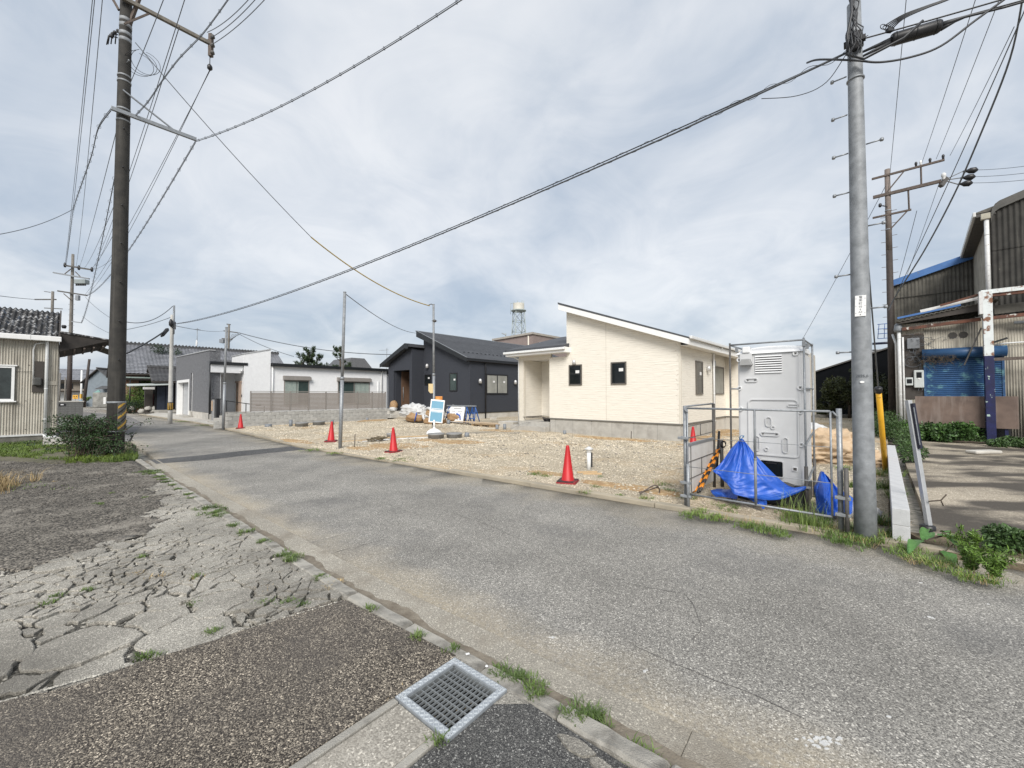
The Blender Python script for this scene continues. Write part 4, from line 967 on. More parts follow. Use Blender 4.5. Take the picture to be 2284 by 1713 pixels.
f = MB(); f.box(-1.6, -.35, 1.78, 1.91, 2.55, 2.68); f.box(-.75, -.42, 1.78, 1.91, .42, 2.55); f.build('door_frame', mat('wood_frame', (.36, .27, .21), (.30, .22, .17), 4, .6), door)
k = MB(); k.tube([(-.85, 1.76, 1.0), (-.85, 1.76, 1.9)], .02, 8); k.build('handle', m_black, door)
k = MB(); k.box(-.27, -.20, 1.84, 1.872, 1.55, 1.72); k.build('intercom', m_black, H)
wall_lamp(H, 'R', -.02, 1.78, 3.35, 1.0)
# white tower block and main wall
w = MB(); w.yz([(1.9, .4), (3.56, .4), (3.56, 4.98), (1.9, 4.54)], -3, .08); w.build('tower_wall', m_wstucco, H)
w = MB(); w.yz([(1.86, 4.53), (3.60, 4.985), (3.60, 5.05), (1.86, 4.595)], -3.05, .12); w.build('tower_cap', m_lampm, H)
w = MB(); w.box(-8, 0, 3.58, 12.95, .3, 3.78); w.build('main_wall', m_wstucco, H)
w = MB(); w.box(-6, -.8, 12.95, 15.5, .3, 3.6); w.build('rear_wing', m_wstucco, H)
w = MB(); w.box(-8.2, .30, 3.62, 13.2, 3.78, 4.0); w.box(-6, -.5, 13.2, 15.8, 3.62, 3.82); w.build('roof', m_blackmet, H)
downpipe(H, .05, 3.72, .5, 3.78, m_pvc, .05); downpipe(H, .05, 12.45, .5, 3.70, m_pvc, .05, [(.2, 12.45, 3.78)]); downpipe(H, .05, 12.1, .5, 2.9, m_pvc, .04)
m_taupe2 = mat('taupe_shutter_box', (.27, .25, .23), (.23, .215, .20), 6, .5)
for (a0, a1) in ((4.43, 6.36), (8.46, 11.38)):
    o = window(H, 'R', 0, a0+.06, a1-.08, .9, 2.80, m_taupe2, .07, .05, mull=1, glass=m_glassg)
    cu = MB(); c0 = a0+.15 if a0 < 5 else (a0+a1)/2+.1
    for i in range(11): u = c0+i*.085*(1 if a0 < 5 else 1.35); cu.box(.033, .046, u, u+.06*(1 if a0 < 5 else 1.35), .98, 2.7)
    cu.build('curtain', mat('pale_green_curtain', (.40, .46, .42), (.32, .38, .35), 8, .8), o)
    b_ = MB(); b_.yz([(a0-.02, 2.80), (a1+.02, 2.80), (a1+.02, 3.02), (a1-.10, 3.12), (a0-.02, 3.12)], 0, .24); b_.build('shutter_box', m_taupe2, H, bevel=.015)

gp_ = thing('gate_post', 'grey gate post with a wooden nameplate before the white house porch', 'gate post', (-19.35, 26.62, .04), R0)
q = MB(); q.box(-.32, .32, -.12, .12, 0, 1.36); q.build('post_body', mat('gate_grey', (.30, .30, .30), (.26, .26, .26), 5, .7), gp_, bevel=.006)
q = MB(); q.box(-.30, -.02, -.15, -.122, .62, 1.28); q.build('nameplate', mat('plate_wood', (.52, .38, .26), (.46, .33, .22), 5, .6), gp_)
q = MB(); q.box(.34, .82, -.10, .10, 0, 1.40); q.box(-.34, .82, -.13, .13, 1.37, 1.42); q.build('side_panel', m_black, gp_)
rl = thing('stair_handrail', 'thin black sloping handrail on posts beside the white house steps', 'handrail', (-16.95, 24.25, .42), R0)
q = MB()
for y, h in ((0, .92), (1.0, .78), (2.0, .55)): q.box(-.02, .02, y-.02, y+.02, 0, h); q.build('rail_post', m_black, rl); q = MB()
q = MB(); q.bar((0, -.1, .94), (0, 2.05, .57), .045); q.build('rail', m_black, rl)
q = MB()
for i in range(3): q.box(-1.6, .2, -.6+.3*i, 2.6, i*.14-.42, i*.14-.28)
q.build('stairs', m_conc, kind='structure', loc=(-16.95, 24.25, .42), rot=R0)

# ---- block retaining wall and slatted fence
rw = thing('block_wall', 'low grey concrete block retaining wall in two stepped tiers below the slat fence', 'block wall', (-14.62, 20.07, 0), R0)
blk = None
for tier, (y0, z0, nz, xo) in enumerate(((0, .04, 2, 0), (.37, .425, 2, -.03))):
    for r_ in range(nz):
        y = y0; j = 0
        while y < 9.35:
            L = .395 if not (j == 0 and r_ % 2) else .195
            if blk is None:
                s_ = MB(); s_.box(-.15, 0, .006, .389, 0, .182); blk = s_.build('block', m_block, rw, bevel=.006); o = blk; o.location = (xo, y, z0)
            else: o = inst(blk, rw, (xo+rng.normal()*.002, y, z0+r_*.1925), scale=(1, L/.395, 1))
            y += L; j += 1
q = MB(); q.box(-.145, -.014, .0, 9.3, .03, .42); q.build('mortar_joint', m_conc, rw); q = MB(); q.box(-.175, -.044, .38, 9.3, .42, .80); q.build('mortar_joint', mat('dark_mortar', (.24, .235, .22), (.2, .195, .18), 5, .9), rw)
q = MB(); q.box(-.14, -.02, 0.38, 1.5, .812, .84); q.build('wall_cap', m_conc, rw)
fn = thing('slat_fence', 'taupe horizontal slat fence in panels along the top of the block wall', 'fence', (-14.62, 20.07, .815), R0)
m_slat = mat('taupe_slat', (.27, .245, .225), (.24, .215, .195), 3, .55, .1, 60)
posts = [1.57, 2.53, 3.49, 4.47, 5.46, 6.44, 7.43, 8.42, 9.36]
for i, y in enumerate(posts):
    q = MB(); q.box(-.135, -.065, y-.025, y+.025, 0, 1.06); q.build('fence_post', m_taupe2, fn)
sl = None
for i in range(8):
    a, b = posts[i]+.027, posts[i+1]-.027
    for k in range(13):
        if sl is None:
            s_ = MB(); s_.box(-.012, .012, 0, 1, 0, .066); sl = s_.build('slat', m_slat, fn); o = sl
        else: o = inst(sl, fn)
        o.location = (-.10, a, .05+k*.0745); o.scale = (1, b-a, 1)
q = MB(); q.box(-.13, -.07, 1.55, 9.38, 1.06, 1.09); q.build('top_rail', m_taupe2, fn)
q = MB(); q.box(-.125, -.075, 1.55, 9.38, .01, .04); q.build('bottom_rail', m_taupe2, fn)

# ---- beige building and water tower behind
bb = thing('beige_building', 'brownish flat-roofed building rising behind the dark house', 'building', tuple(at(1188, 880, 72)[:2])+(0,), R0)
m_beige = mat('brown_cladding', (.245, .195, .18), (.215, .17, .158), 1, .7)
q = MB(); q.box(-9.5, 0, 0, 16, 0, 11.0); q.xz([(-9.5, 11.0), (0, 11.0), (0, 12.4), (-9.5, 12.15)], 0, 16); q.build('wall', m_beige, bb)
q = MB(); q.xz([(-9.9, 12.1), (.2, 12.40), (.2, 12.75), (-9.9, 12.45)], -.3, 16); q.build('roof', mat('beige_roof', (.36, .33, .29), (.3, .28, .25), 2, .6), bb)
q = MB(); q.box(-17, -9.5, 1, 14, 0, 10.9); q.build('side_wing', m_beige, bb)
q = MB(); q.box(-17.3, -9.5, .7, 14.3, 10.9, 11.3); q.build('wing_roof', m_rooflt, bb)
window(bb, 'R', 0, 2.0, 4.0, 9.2, 11.2, m_white, .2, .1, mull=1)
downpipe(bb, -.9, -.08, 0, 12.2, m_creamtrim, .12)
v = MB(); v.box(.0, .4, 8, 8.6, 11.3, 11.8); v.build('vent', m_white, bb)
wt_c = at(1157, 880, 95)
wt = thing('water_tower', 'tall lattice water tower with a weathered round white tank', 'water tower', (wt_c.x, wt_c.y, 0))
q = MB(); zb, zt_ = 9, 21.3; r0, r1 = 2.15, 1.45
def leg_at(k, z): t = (z-zb)/(zt_-zb); r = r0+(r1-r0)*t; a = math.pi/4+k*math.pi/2+.35; return (r*1.414*math.cos(a)*.72, r*1.414*math.sin(a)*.72, z)
m_tower = mat('tower_steel', (.34, .38, .37), (.27, .31, .30), 2, .6)
for k in range(4):
    q = MB(); q.tube([leg_at(k, 0), leg_at(k, zt_)], .085, 6); q.build('tower_leg', m_tower, wt)
q = MB()
for i in range(5):
    z0, z1 = zb+(zt_-zb)*i/5, zb+(zt_-zb)*(i+1)/5
    for k in range(4):
        a, b, c, d = leg_at(k, z0), leg_at((k+1) % 4, z0), leg_at(k, z1), leg_at((k+1) % 4, z1)
        q.tube([a, d], .05, 5); q.tube([b, c], .05, 5); q.tube([c, d], .06, 5)
q.build('tower_bracing', m_tower, wt)
q = MB(); q.lathe([(1.75, 21.2), (1.75, 21.45)], seg=18); q.build('tank_platform', m_tower, wt)
q = MB(); q.lathe([(1.30, 21.45), (1.30, 23.0)], seg=20, flat=True); q.build('tank', mat('tank_paint', (.62, .60, .53), (.52, .50, .44), 1.2, .6, c3=(.36, .34, .29), s3=1.1, t3=.64), wt)
q = MB()
for k in range(7): a = k*.9; h = 23.1+.25+.35*random.random(); q.bar((1.2*math.cos(a), 1.2*math.sin(a), 23.0), (1.2*math.cos(a), 1.2*math.sin(a), h), .14)
q.build('tank_fins', m_tower, wt)
q = MB(); q.tube([(-1.9, 0, 20.5), (-1.9, 0, 23.1)], .05, 5); q.tube([(-1.9, 0, 23.1), (-1.2, 0, 23.1)], .05, 5); q.build('overflow_pipe', m_tower, wt)
st_c = at(1128, 880, 90)
q = thing('rooftop_lamp', 'small lamp on a thin mast left of the water tower', 'lamp', (st_c.x, st_c.y, 0)); 
b_ = MB(); b_.tube([(0, 0, 0), (0, 0, 15.4)], .09, 6); b_.build('mast', m_tower, q); b_ = MB(); b_.bar((.1, 0, 14.9), (-.9, 0, 15.3), .4, .2); b_.build('lamp_head', m_steel, q)
# ------------------------------------------------------------------ old workshop on the right
def onplane(px, py, o, y, rot=R0):
    """local (x, z) where a view ray meets the plane y=const of a thing standing at o"""
    d = ((px-1142)/FPX, 1.0, -(py-856.5)/FPX); c, s = math.cos(PITCH), math.sin(PITCH)
    w = np.array((d[0], d[1]*c-d[2]*s, d[1]*s+d[2]*c)); ex = np.array([math.cos(rot), math.sin(rot)]); ey = np.array([-ex[1], ex[0]])
    t = (y+np.dot(np.array(o[:2]), ey))/np.dot(w[:2], ey); p = w[:2]*t
    return float(np.dot(p-np.array(o[:2]), ex)), float(CAMZ+w[2]*t)
m_corrl = mat('weathered_corrugated_light', (.40, .375, .315), (.27, .25, .21), 2.2, .85, .3, 60, streak=((.12, .11, .095), (4.5, 4.5, .30), .52, .74))
m_corrd = mat('weathered_corrugated_dark', (.050, .048, .043), (.027, .026, .024), 2.6, .9, .4, 60, c3=(.42, .40, .30), s3=5.5, t3=.70, w3=.015, streak=((.135, .13, .112), (5, 5, .25), .58, .80))
m_corrm = mat('weathered_corrugated_mid', (.15, .142, .122), (.085, .081, .07), 2.4, .9, .4, 60, streak=((.055, .052, .047), (5, 5, .3), .50, .72))
m_bluetrim = mat('blue_trim', (.07, .18, .42), (.05, .14, .36), 3, .5, c3=(.12, .16, .24), s3=5, t3=.66)
m_peelblue = mat('peeling_blue_paint', (.010, .013, .075), (.007, .009, .045), 5, .45, .2, 40, c3=(.40, .52, .47), s3=6.5, t3=.635, w3=.012)
m_peelwhite = mat('peeling_white_paint', (.66, .70, .70), (.57, .60, .60), 5, .55, .2, 40, c3=(.19, .085, .045), s3=5.0, t3=.575, w3=.03, streak=((.34, .16, .08), (7, 7, .5), .62, .75))
m_rust = mat('rusty_beam', (.16, .065, .040), (.07, .04, .032), 5, .85, .3, 50, c3=(.55, .54, .50), s3=4.0, t3=.63, w3=.03)
m_shutblue = mat('faded_blue_shutter', (.022, .085, .21), (.015, .055, .14), 3, .5, .2, 40, c3=(.15, .33, .36), s3=3.6, t3=.625, w3=.08)
m_board = mat('dark_backboard', (.06, .052, .046), (.05, .044, .04), 4, .85, .2, 30)
OW = (14.93, 15.57)
H = thing('old_workshop', 'weathered corrugated workshop with a faded blue roller shutter and peeling blue post', 'workshop', (*OW, 0), R0)
wl_ = MB(); wl_.corr((.58, -.02, .1), (1, 0, 0), (0, 0, 1), (0, -1, 0), 6.4, 4.3, .0635, .014, 6, 1); wl_.build('front_wall', m_corrl, H, solid=.006)
q = MB(); q.box(.02, 7, .02, .12, .1, 4.3); q.build('wall_backing', m_board, H)
q = MB(); q.box(.0, .60, -.04, -.012, 1.55, 3.95); q.build('backboard', m_board, H)
q = MB(); q.corr((.0, -.015, 3.9), (1, 0, 0), (0, 0, 1), (0, -1, 0), .58, .5, .0635, .008, 6, 1); q.corr((.02, -.015, .1), (1, 0, 0), (0, 0, 1), (0, -1, 0), .56, 1.5, .0635, .008, 6, 1); q.build('corner_sheet', m_corrl, H)
q = MB(); q.corr((-.02, 9, .1), (0, -1, 0), (0, 0, 1), (-1, 0, 0), 9, 4.2, .0635, .008, 4, 1); q.build('side_wall', m_corrl, H)
q = MB(); q.box(0, .1, 0, 9, .1, 4.2); q.build('side_backing', m_conc, H)
window(H, 'L', -.02, 3.2, 5.6, 1.75, 3.2, mat('brown_frame', (.13, .07, .04), (.09, .05, .03), 6, .6), .08, .05, mull=1)
# roof with a scalloped verge
sl_ = Vector((1, 0, .19)).normalized()
q = MB(); q.corr((-.15, -.28, 4.50), sl_, (0, 1, 0), (-.19, 0, 1), 2.6, 4.2, .13, .022, 8, 1); q.build('roof', m_corrm, H, solid=.03)
q = MB(); q.xz([(-.12, 4.40), (-.12, 4.50), (2.3, 4.95), (2.3, 4.66)], -.24, -.20); q.build('verge_board', m_board, H)
q = MB(); q.bar((.50, -.27, 4.80), (1.95, -.27, 5.06), .03, .10); q.build('white_flashing', m_whiteold, H)
q = MB(); q.bar((-.1, .6, 4.74), (1.6, .6, 5.02), .05, .07); q.build('blue_flashing', m_bluetrim, H)
q = MB(); q.bar((2.3, -.1, 4.62), (7, -.1, 4.85), .06, .30); q.build('eaves_sheet', m_corrm, H)
# shutter, hood, boards
q = MB(); n_ = 21
for i in range(n_):
    z0 = 1.62+i*(1.55/n_); h = 1.55/n_
    q.yz([(-.05, z0), (-.075, z0+h*.3), (-.075, z0+h*.62), (-.05, z0+h), (-.03, z0+h), (-.03, z0)], .62, 2.44)
q.build('roller_shutter', m_shutblue, H)
q = MB(); q.box(.56, .62, -.09, -.02, 1.5, 3.2); q.box(2.44, 2.50, -.09, -.02, 1.5, 3.2); q.build('shutter_rail', m_shutblue, H)
q = MB(); q.tube([(.52, -.17, 3.20), (2.54, -.17, 3.20)], .19, 14); q.build('shutter_hood', mat('blue_hood', (.018, .07, .17), (.013, .05, .12), 4, .45, c3=(.14, .26, .32), s3=6, t3=.66), H)
q = MB(); q.box(.30, 2.72, -.42, -.385, .58, 1.66); q.build('plywood_board', m_ply, H)
q = MB(); q.box(.5, 2.6, -.06, -.03, .12, 1.55); q.build('dark_opening', m_black, H)
q = MB(); q.box(2.42, 2.50, -.36, -.28, .05, .6); q.build('board_prop', m_peelblue, H)
# posts and beams
q = MB(); q.box(1.98, 2.20, -.66, -.44, .05, 3.02); q.build('blue_post', m_peelblue, H, bevel=.01)
q = MB(); q.box(1.98, 2.20, -.66, -.44, 3.02, 5.22); q.build('white_post', m_peelwhite, H, bevel=.01)
q = MB(); q.box(1.90, 1.98, -.68, -.42, 4.45, 5.22); q.build('post_bracket', m_whiteold, H)
q = MB(); q.box(1.95, 7.0, -.64, -.46, 5.12, 5.26); q.build('top_beam', m_peelwhite, H)
q = MB(); q.bar((1.0, -.4, 4.92), (1.98, -.5, 5.16), .05, .07); q.box(1.95, 7.0, -.6, -.5, 5.02, 5.117); q.build('rusty_brace', m_rust, H)
q = MB(); q.bar((.0, -.12, 4.20), (1.97, -.30, 4.32), .10, .11); q.bar((2.21, -.30, 4.33), (7, -.30, 4.50), .10, .11); q.build('rusty_beam', m_rust, H)
q = MB(); q.bar((2.21, -.55, 2.90), (7, -.55, 2.98), .07, .10); q.build('mid_rail', m_rustbar, H)
q = MB(); q.tube([(2.3, -.12, 3.42), (2.5, -.12, 3.46), (7, -.12, 3.52)], .022, 8); q.build('white_conduit', m_pvc, H)
q = MB(); q.tube([(2.7, -.25, 4.12), (7, -.25, 4.0)], .05, 8); q.build('grey_pipe', m_steel, H)
q = MB(); q.bar((2.25, -.25, 3.5), (2.55, -.25, 3.62), .10, .06); q.build('lamp_bracket', m_blackmet, H)
q = MB(); q.bar((1.55, -.35, 2.75), (1.95, -.5, 4.0), .05, .03); q.build('broken_strut', m_dkmetal, H)
# corner pipes, meters, cable tangle
downpipe(H, -.08, -.06, .1, 4.4, m_whiteold, .055, clips=4); downpipe(H, .02, -.11, .1, 3.9, m_whiteold, .028, clips=4); downpipe(H, -.16, .35, .4, 3.6, m_whiteold, .04, [(-.16, .35, 3.7), (-.25, .6, 4.1)])
q = MB(); q.lathe([(.11, 4.12), (.13, 4.2), (.11, 4.38), (.05, 4.46)], (-.10, -.06, 0), 12); q.build('pipe_hood', m_greypvc, H)
mm = MB(); mm.box(.29, .56, -.17, -.045, 1.97, 2.63); mo = mm.build('meter_box', mat('meter_grey', (.52, .55, .54), (.45, .48, .47), 6, .5), H, bevel=.03)
mm = MB(); mm.box(.36, .50, -.176, -.171, 2.34, 2.55); mm.build('meter_window', m_glass, mo)
mm = MB(); mm.lathe([(.03, -.186), (.03, -.172)], (.43, 0, 2.31), 10, axis='y'); mm.build('meter_dial', m_white, mo)
mm = MB(); mm.box(.06, .27, -.15, -.045, 2.06, 2.36); mo = mm.build('small_meter', m_greypvc if False else MATS['meter_grey'], H, bevel=.02)
mm = MB(); mm.box(.10, .24, -.157, -.151, 2.14, 2.30); mm.build('meter_window', m_glass, mo)
mm = MB(); mm.box(.13, .47, -.15, -.045, 3.44, 3.84); mm.build('junction_box', mat('box_grey', (.19, .20, .215), (.15, .16, .17), 6, .5), H, bevel=.02)
q = MB()
for k in range(16):
    P = [Vector((.1+.5*random.random(), -.08-.1*random.random(), 3.0+1.0*random.random()))]
    for j in range(9): P.append(P[-1]+Vector((rng.normal()*.07+.03, rng.normal()*.03-.003, rng.normal()*.07-.03)))
    q.tube(P, .007, 4)
q.lathe([(.001, 0)], seg=3)
q.tube([(.28+.23*math.cos(a), -.09, 2.95+.20*math.sin(a)) for a in np.arange(0, 6.4, .4)], .012, 5)
q.tube([(.43, -.1, 1.97), (.40, -.1, 1.86), (.50, -.1, 1.82), (.53, -.1, 1.97)], .012, 5)
q.tube([(.43, -.08, 2.63), (.50, -.08, 2.9), (.30, -.08, 3.3), (.3, -.08, 3.44)], .012, 5)
q.build('cable_tangle', m_cableg, H, kind='stuff')
q = MB()
for k in range(70):
    P = [Vector((.55+.9*random.random(), -.25-.1*random.random(), 3.05+.15*random.random()))]
    for j in range(6): P.append(P[-1]+Vector((rng.normal()*.07, rng.normal()*.04, rng.normal()*.05-.04)))
    q.tube(P, .004, 3)
q.build('dead_vine', mat('dead_vine', (.14, .11, .075), (.09, .07, .05), 8, .9), H, kind='stuff')
sc_ = MB()
for cx_, r_ in ((1.32, .12), (1.58, .12)):
    sc_.lathe([(r_, -.036), (r_*.9, -.030)], (cx_, 0, 3.85), 9, axis='y')
sc_.build('dark_stain', mat('stain', (.05, .045, .04)), H)
q = MB(); q.extrude([(.0, -.03, 3.97), (.58, -.03, 3.97), (.58, -.06, 3.97), (.0, -.06, 3.97)], (0, 0, .04)); q.build('board_batten', m_rustbar, H)

# tall workshop behind with a rounded gable corner
TW = site(2.33, .22, OW); TR = R0-rad(2.6)
H = thing('tall_workshop', 'tall dark corrugated workshop wall with a rounded gable corner', 'workshop', (*TW, 0), TR)
q = MB(); n_ = 66
prof = [(-.0, 8.0), (.03, 8.22), (.10, 8.36), (.20, 8.44), (.9, 8.68), (3.2, 9.45), (6.5, 10.5)]
def ph(x):
    for (a, b), (c, d) in zip(prof, prof[1:]):
        if x <= c: return b+(d-b)*(x-a)/(c-a)
    return prof[-1][1]
per = 8
for lo_, hi_ in ((3.0, 6.72), (6.74, None)):
    vs = []; fs = []; N_ = int(5.0/.13*per)
    for i in range(N_+1):
        x = 5.0*i/N_; y = -.018*math.sin(2*math.pi*x/.13)-(.012 if hi_ is None else 0)
        vs += [(x, y, lo_), (x, y, (hi_ or ph(x)-.12))]
    for i in range(N_): fs.append((2*i, 2*i+2, 2*i+3, 2*i+1))
    q.add(vs, fs, False)
q.build('front_wall', m_corrd, H)
q = MB(); q.xz([(.02, 3), (6, 3), (6, 10.2)]+[(x, z-.2) for x, z in prof[::-1][1:]], .05, .2); q.build('wall_backing', m_board, H)
q = MB()
for (a, b), (c, d) in zip(prof, prof[1:]): q.hexa([(a, -.10, b-.27), (c, -.10, d-.27), (c, .1, d-.27), (a, .1, b-.27), (a, -.10, b), (c, -.10, d), (c, .1, d), (a, .1, b)])
q.build('gable_trim', mat('gable_trim', (.12, .117, .108), (.085, .083, .078), 3, .9, .3, 40), H)
q = MB(); q.corr((-.0, 13, 3.0), (0, -1, 0), (0, 0, 1), (-1, 0, 0), 12.9, 5.0, .13, .016, 6, 1); q.build('side_wall', m_corrl, H)
q = MB(); q.box(-.34, .12, -.02, 13.2, 8.02, 8.14); q.build('eaves', mat('eaves_boards', (.10, .095, .09), (.07, .066, .062), 5, .85), H)
q = MB(); q.box(-.42, -.34, -.05, 13.2, 8.05, 8.22); q.build('gutter', m_whiteold, H, bevel=.02)
q = MB(); q.hexa([(-.36, -.04, 8.15), (.12, -.04, 8.15), (.12, 13.2, 8.15), (-.36, 13.2, 8.15), (-.36, -.04, 8.19), (.12, -.04, 8.32), (.12, 13.2, 8.32), (-.36, 13.2, 8.19)]); q.build('roof_edge', m_corrm, H)
q = MB(); q.box(-.24, -.02, -.22, -.05, 7.86, 8.06); q.build('rain_hopper', mat('hopper', (.42, .40, .32), (.34, .32, .26), 6, .7), H, bevel=.01)
downpipe(H, -.11, -.12, 4.6, 7.86, m_whiteold, .06, clips=3)
# workshop further back with the blue ridge trim
BW = site(-.3, 6.5, OW); o = BW
H = thing('blue_trim_workshop', 'grey corrugated workshop gable with a bright blue trim along its sloping roof', 'workshop', (*BW, 0), R0)
xa, za = onplane(1990, 631, o, 0); xb, zb = onplane(2156, 573, o, 0)
q = MB(); n_ = int((xb+3-xa)/.13*6); vs = []; fs = []
for i in range(n_+1):
    x = xa+(xb+3-xa)*i/n_; y = .018*math.sin(2*math.pi*x/.13); z = za+(zb-za)*(x-xa)/(xb-xa); vs += [(x, y, .1), (x, y, z)]
for i in range(n_): fs.append((2*i, 2*i+2, 2*i+3, 2*i+1))
q.add(vs, fs, False); q.build('front_wall', m_corrm, H)
q = MB(); s = (zb-za)/(xb-xa)
q.bar((xa-.1, -.1, za-.05-.1*s), (xb+3, -.1, zb+3*s-.05), .12, .30); q.build('roof_trim', m_bluetrim, H)
q = MB(); q.hexa([(xa, .05, .1), (xb+3, .05, .1), (xb+3, 12, .1), (xa, 12, .1), (xa, .05, za-.1), (xb+3, .05, zb+3*s-.1), (xb+3, 12, zb+3*s-.1), (xa, 12, za-.1)]); q.build('hall_body', m_corrm, H)
q = MB(); q.box(xa, xb, -.04, -.02, (za+zb)/2-1.2, (za+zb)/2-1.17); q.build('sheet_lap', m_corrd, H)
# low blue eaves line in front of it
xa, za = onplane(2015, 693, OW, 2.5); xb, zb = onplane(2126, 679, OW, 2.5)

# pipes and frames beyond the workshop
def at0(px, Y): p = at(px, 880, Y); return (p.x, p.y, 0)
H = thing('pipe_rack', 'dark blue pipes and a tank frame standing beyond the workshop side', 'pipe rack', at0(1966, 34), R0)
q = MB()
for i, (x, h) in enumerate(((-.5, 4.4), (-.15, 4.9), (.25, 4.9), (.65, 6.0))): q.tube([(x, 0, 0), (x, 0, h)], .10, 8)
q.tube([(-.9, 0, 4.9), (.9, 0, 4.9)], .10, 8); q.tube([(-.5, 0, 6.0), (1.0, 0, 6.0)], .10, 8); q.build('pipe', mat('navy_pipe', (.02, .025, .06), (.015, .018, .04), 4, .4), H)
q = MB()
for i in range(4):
    for j in range(3): q.tube([(-.15+.4*i, 0, 6.4), (-.05+.35*i, 0, 7.6)], .025, 5)
for z in (6.4, 6.8, 7.2, 7.6): q.tube([(-.15, 0, z), (1.2, 0, z)], .03, 5)
q.build('blue_cage', mat('cage_blue', (.08, .17, .45), (.06, .13, .36), 4, .5), H)
H = thing('silver_flue', 'silver flue pipe with a small cap beyond the workshop', 'flue', at0(1957, 40), 0)
q = MB(); q.tube([(0, 0, 0), (0, 0, 6.0)], .16, 10); q.build('pipe', m_zinc, H); q = MB(); q.lathe([(.30, 6.0), (.32, 6.15)], seg=10); q.build('cap', m_zinc, H)
H = thing('radio_mast', 'thin pale mast far behind the trees', 'mast', at0(1947, 120), 0)
q = MB(); q.tube([(0, 0, 0), (0, 0, 14.5)], [.55, .40], 8); q.lathe([(.8, 12.3), (.8, 12.9)], seg=8); q.lathe([(.8, 11.2), (.8, 11.5)], seg=8); q.build('pole', m_steel, H)
# black hall behind the lot
bo = at0(1816, 36)
H = thing('black_hall', 'black sheet-clad hall with a sloping roof behind the lot', 'hall', bo, R0+rad(4))
m_blackwall = mat('black_cladding', (.006, .007, .009), (.004, .005, .006), 2, .9, spec=.1)
q = MB(); q.xz([(-.6, 0), (8, 0), (8, 6.6), (-.6, 3.42)], 0, 6); q.build('wall', m_blackwall, H)
q = MB(); q.xz([(-.8, 3.34), (8.1, 6.63), (8.1, 6.75), (-.8, 3.46)], -.2, 6); q.build('roof', m_dkmetal, H)
q = MB(); q.box(-3, 26, -.2, 0, 0, 0.28); q.build('rear_kerb', m_conc, kind='structure', loc=at(1780, 930, 29.5)[:2], rot=R0+rad(44))
# ------------------------------------------------------------------ left shed and the old houses down the street
SH = (-16.73, 14.61)
H = thing('corrugated_shed', 'cream corrugated shed with a mossy corrugated roof and white downpipe', 'shed', (*SH, 0), R0)
# its visible face looks along local +x; local y runs along that face
m_shedw = mat('shed_wall', (.50, .47, .405), (.40, .37, .315), 1.6, .85, .2, 60, streak=((.16, .145, .12), (5, 5, .28), .54, .76))
m_shedr = mat('mossy_roof', (.040, .038, .037), (.020, .020, .021), 4, .85, .4, 40, c3=(.36, .36, .36), s3=5.5, t3=.575, w3=.05, streak=((.045, .075, .13), (6, 6, 1.6), .60, .72))
q = MB(); q.corr((0, -5.0, .33), (0, 1, 0), (0, 0, 1), (1, 0, 0), 5.3, 3.35, .0635, .013, 8, 1); q.build('wall', m_shedw, H)
q = MB(); q.box(-6, -.03, -5, .28, .3, 3.7); q.build('wall_backing', m_board, H)
q = MB(); q.box(-6.02, -.0, .285, .31, .3, 3.65); q.build('end_wall', m_shedw, H)
q = MB(); q.box(-6, .02, -5, .25, -.05, .27); q.build('foundation', mat('dark_footing', (.20, .19, .165), (.12, .115, .10), 4, .9), H)
q = MB(); q.box(0, .05, -5, .05, .27, .33); q.build('base_rail', m_whiteold, H)
q = MB(); q.box(.0, .02, .06, .30, 2.06, 2.20); q.build('corner_patch', m_shedw, H)
q = MB(); d_ = Vector((-1, 0, .47)).normalized(); q.corr((.22, -5.2, 3.76), (0, 1, 0), d_, (.47, 0, 1), 5.52, 3.0, .135, .034, 10, 10)
q.v = [(x, y, z+.012*(int(((.22-x)/.28)) % 2)) for x, y, z in q.v]; q.build('roof', m_shedr, H, solid=.012)
q = MB(); q.hexa([(.2, .30, 3.68), (.2, .34, 3.68), (-2.5, .34, 4.96), (-2.5, .30, 4.96), (.2, .30, 3.84), (.2, .34, 3.84), (-2.5, .34, 5.14), (-2.5, .30, 5.14)]); q.build('verge_board', m_board, H)
q = MB(); q.box(.16, .30, -5.2, .37, 3.62, 3.80); q.build('gutter', m_white, H, bevel=.02)
q = MB(); q.box(.155, .305, -.37, -.35, 3.615, 3.805); q.build('gutter_joint', m_whiteold, H)
downpipe(H, .07, .03, .3, 3.55, m_pvc, .045, [(.07, .03, 3.62)], clips=3)
q = MB(); q.tube([(.07, .03, .30), (.07, .03, .22), (.09, .12, .19), (.12, .30, .19), (.13, .36, .14), (.13, .36, .02)], .05, 10); q.build('downpipe_foot', m_pvc, H)
q = MB(); q.box(.01, .05, -.30, -.04, 1.80, 2.90); o = q.build('meter_board', m_board, H)
q = MB(); q.box(.05, .16, -.27, -.08, 2.04, 2.32); o2 = q.build('meter', mat('old_meter', (.07, .07, .066), (.05, .05, .048), 6, .5), o, bevel=.03)
q = MB(); q.tube([(.05, -.27, 2.05), (.05, -.29, 3.30), (.05, -.25, 3.50), (.05, -.1, 3.56), (.05, .05, 3.56)], .022, 8); q.build('conduit', m_whiteold, H)
q = MB(); q.tube([(.03, -.66, 2.52), (.03, -.30, 2.52)], .006, 4); q.build('wire', m_cable, H)
window(H, 'R', 0, -2.2, -.69, 1.50, 2.70, m_white, .07, .06, glass=mat('frosted_glass', (.045, .055, .055), (.03, .036, .036), 5, .25))
q = MB(); q.box(.0, .08, -2.25, -.64, 2.70, 2.74); q.box(0, .10, -2.25, -.64, 1.46, 1.50); q.build('window_sill', m_white, H)
n_ = MB()
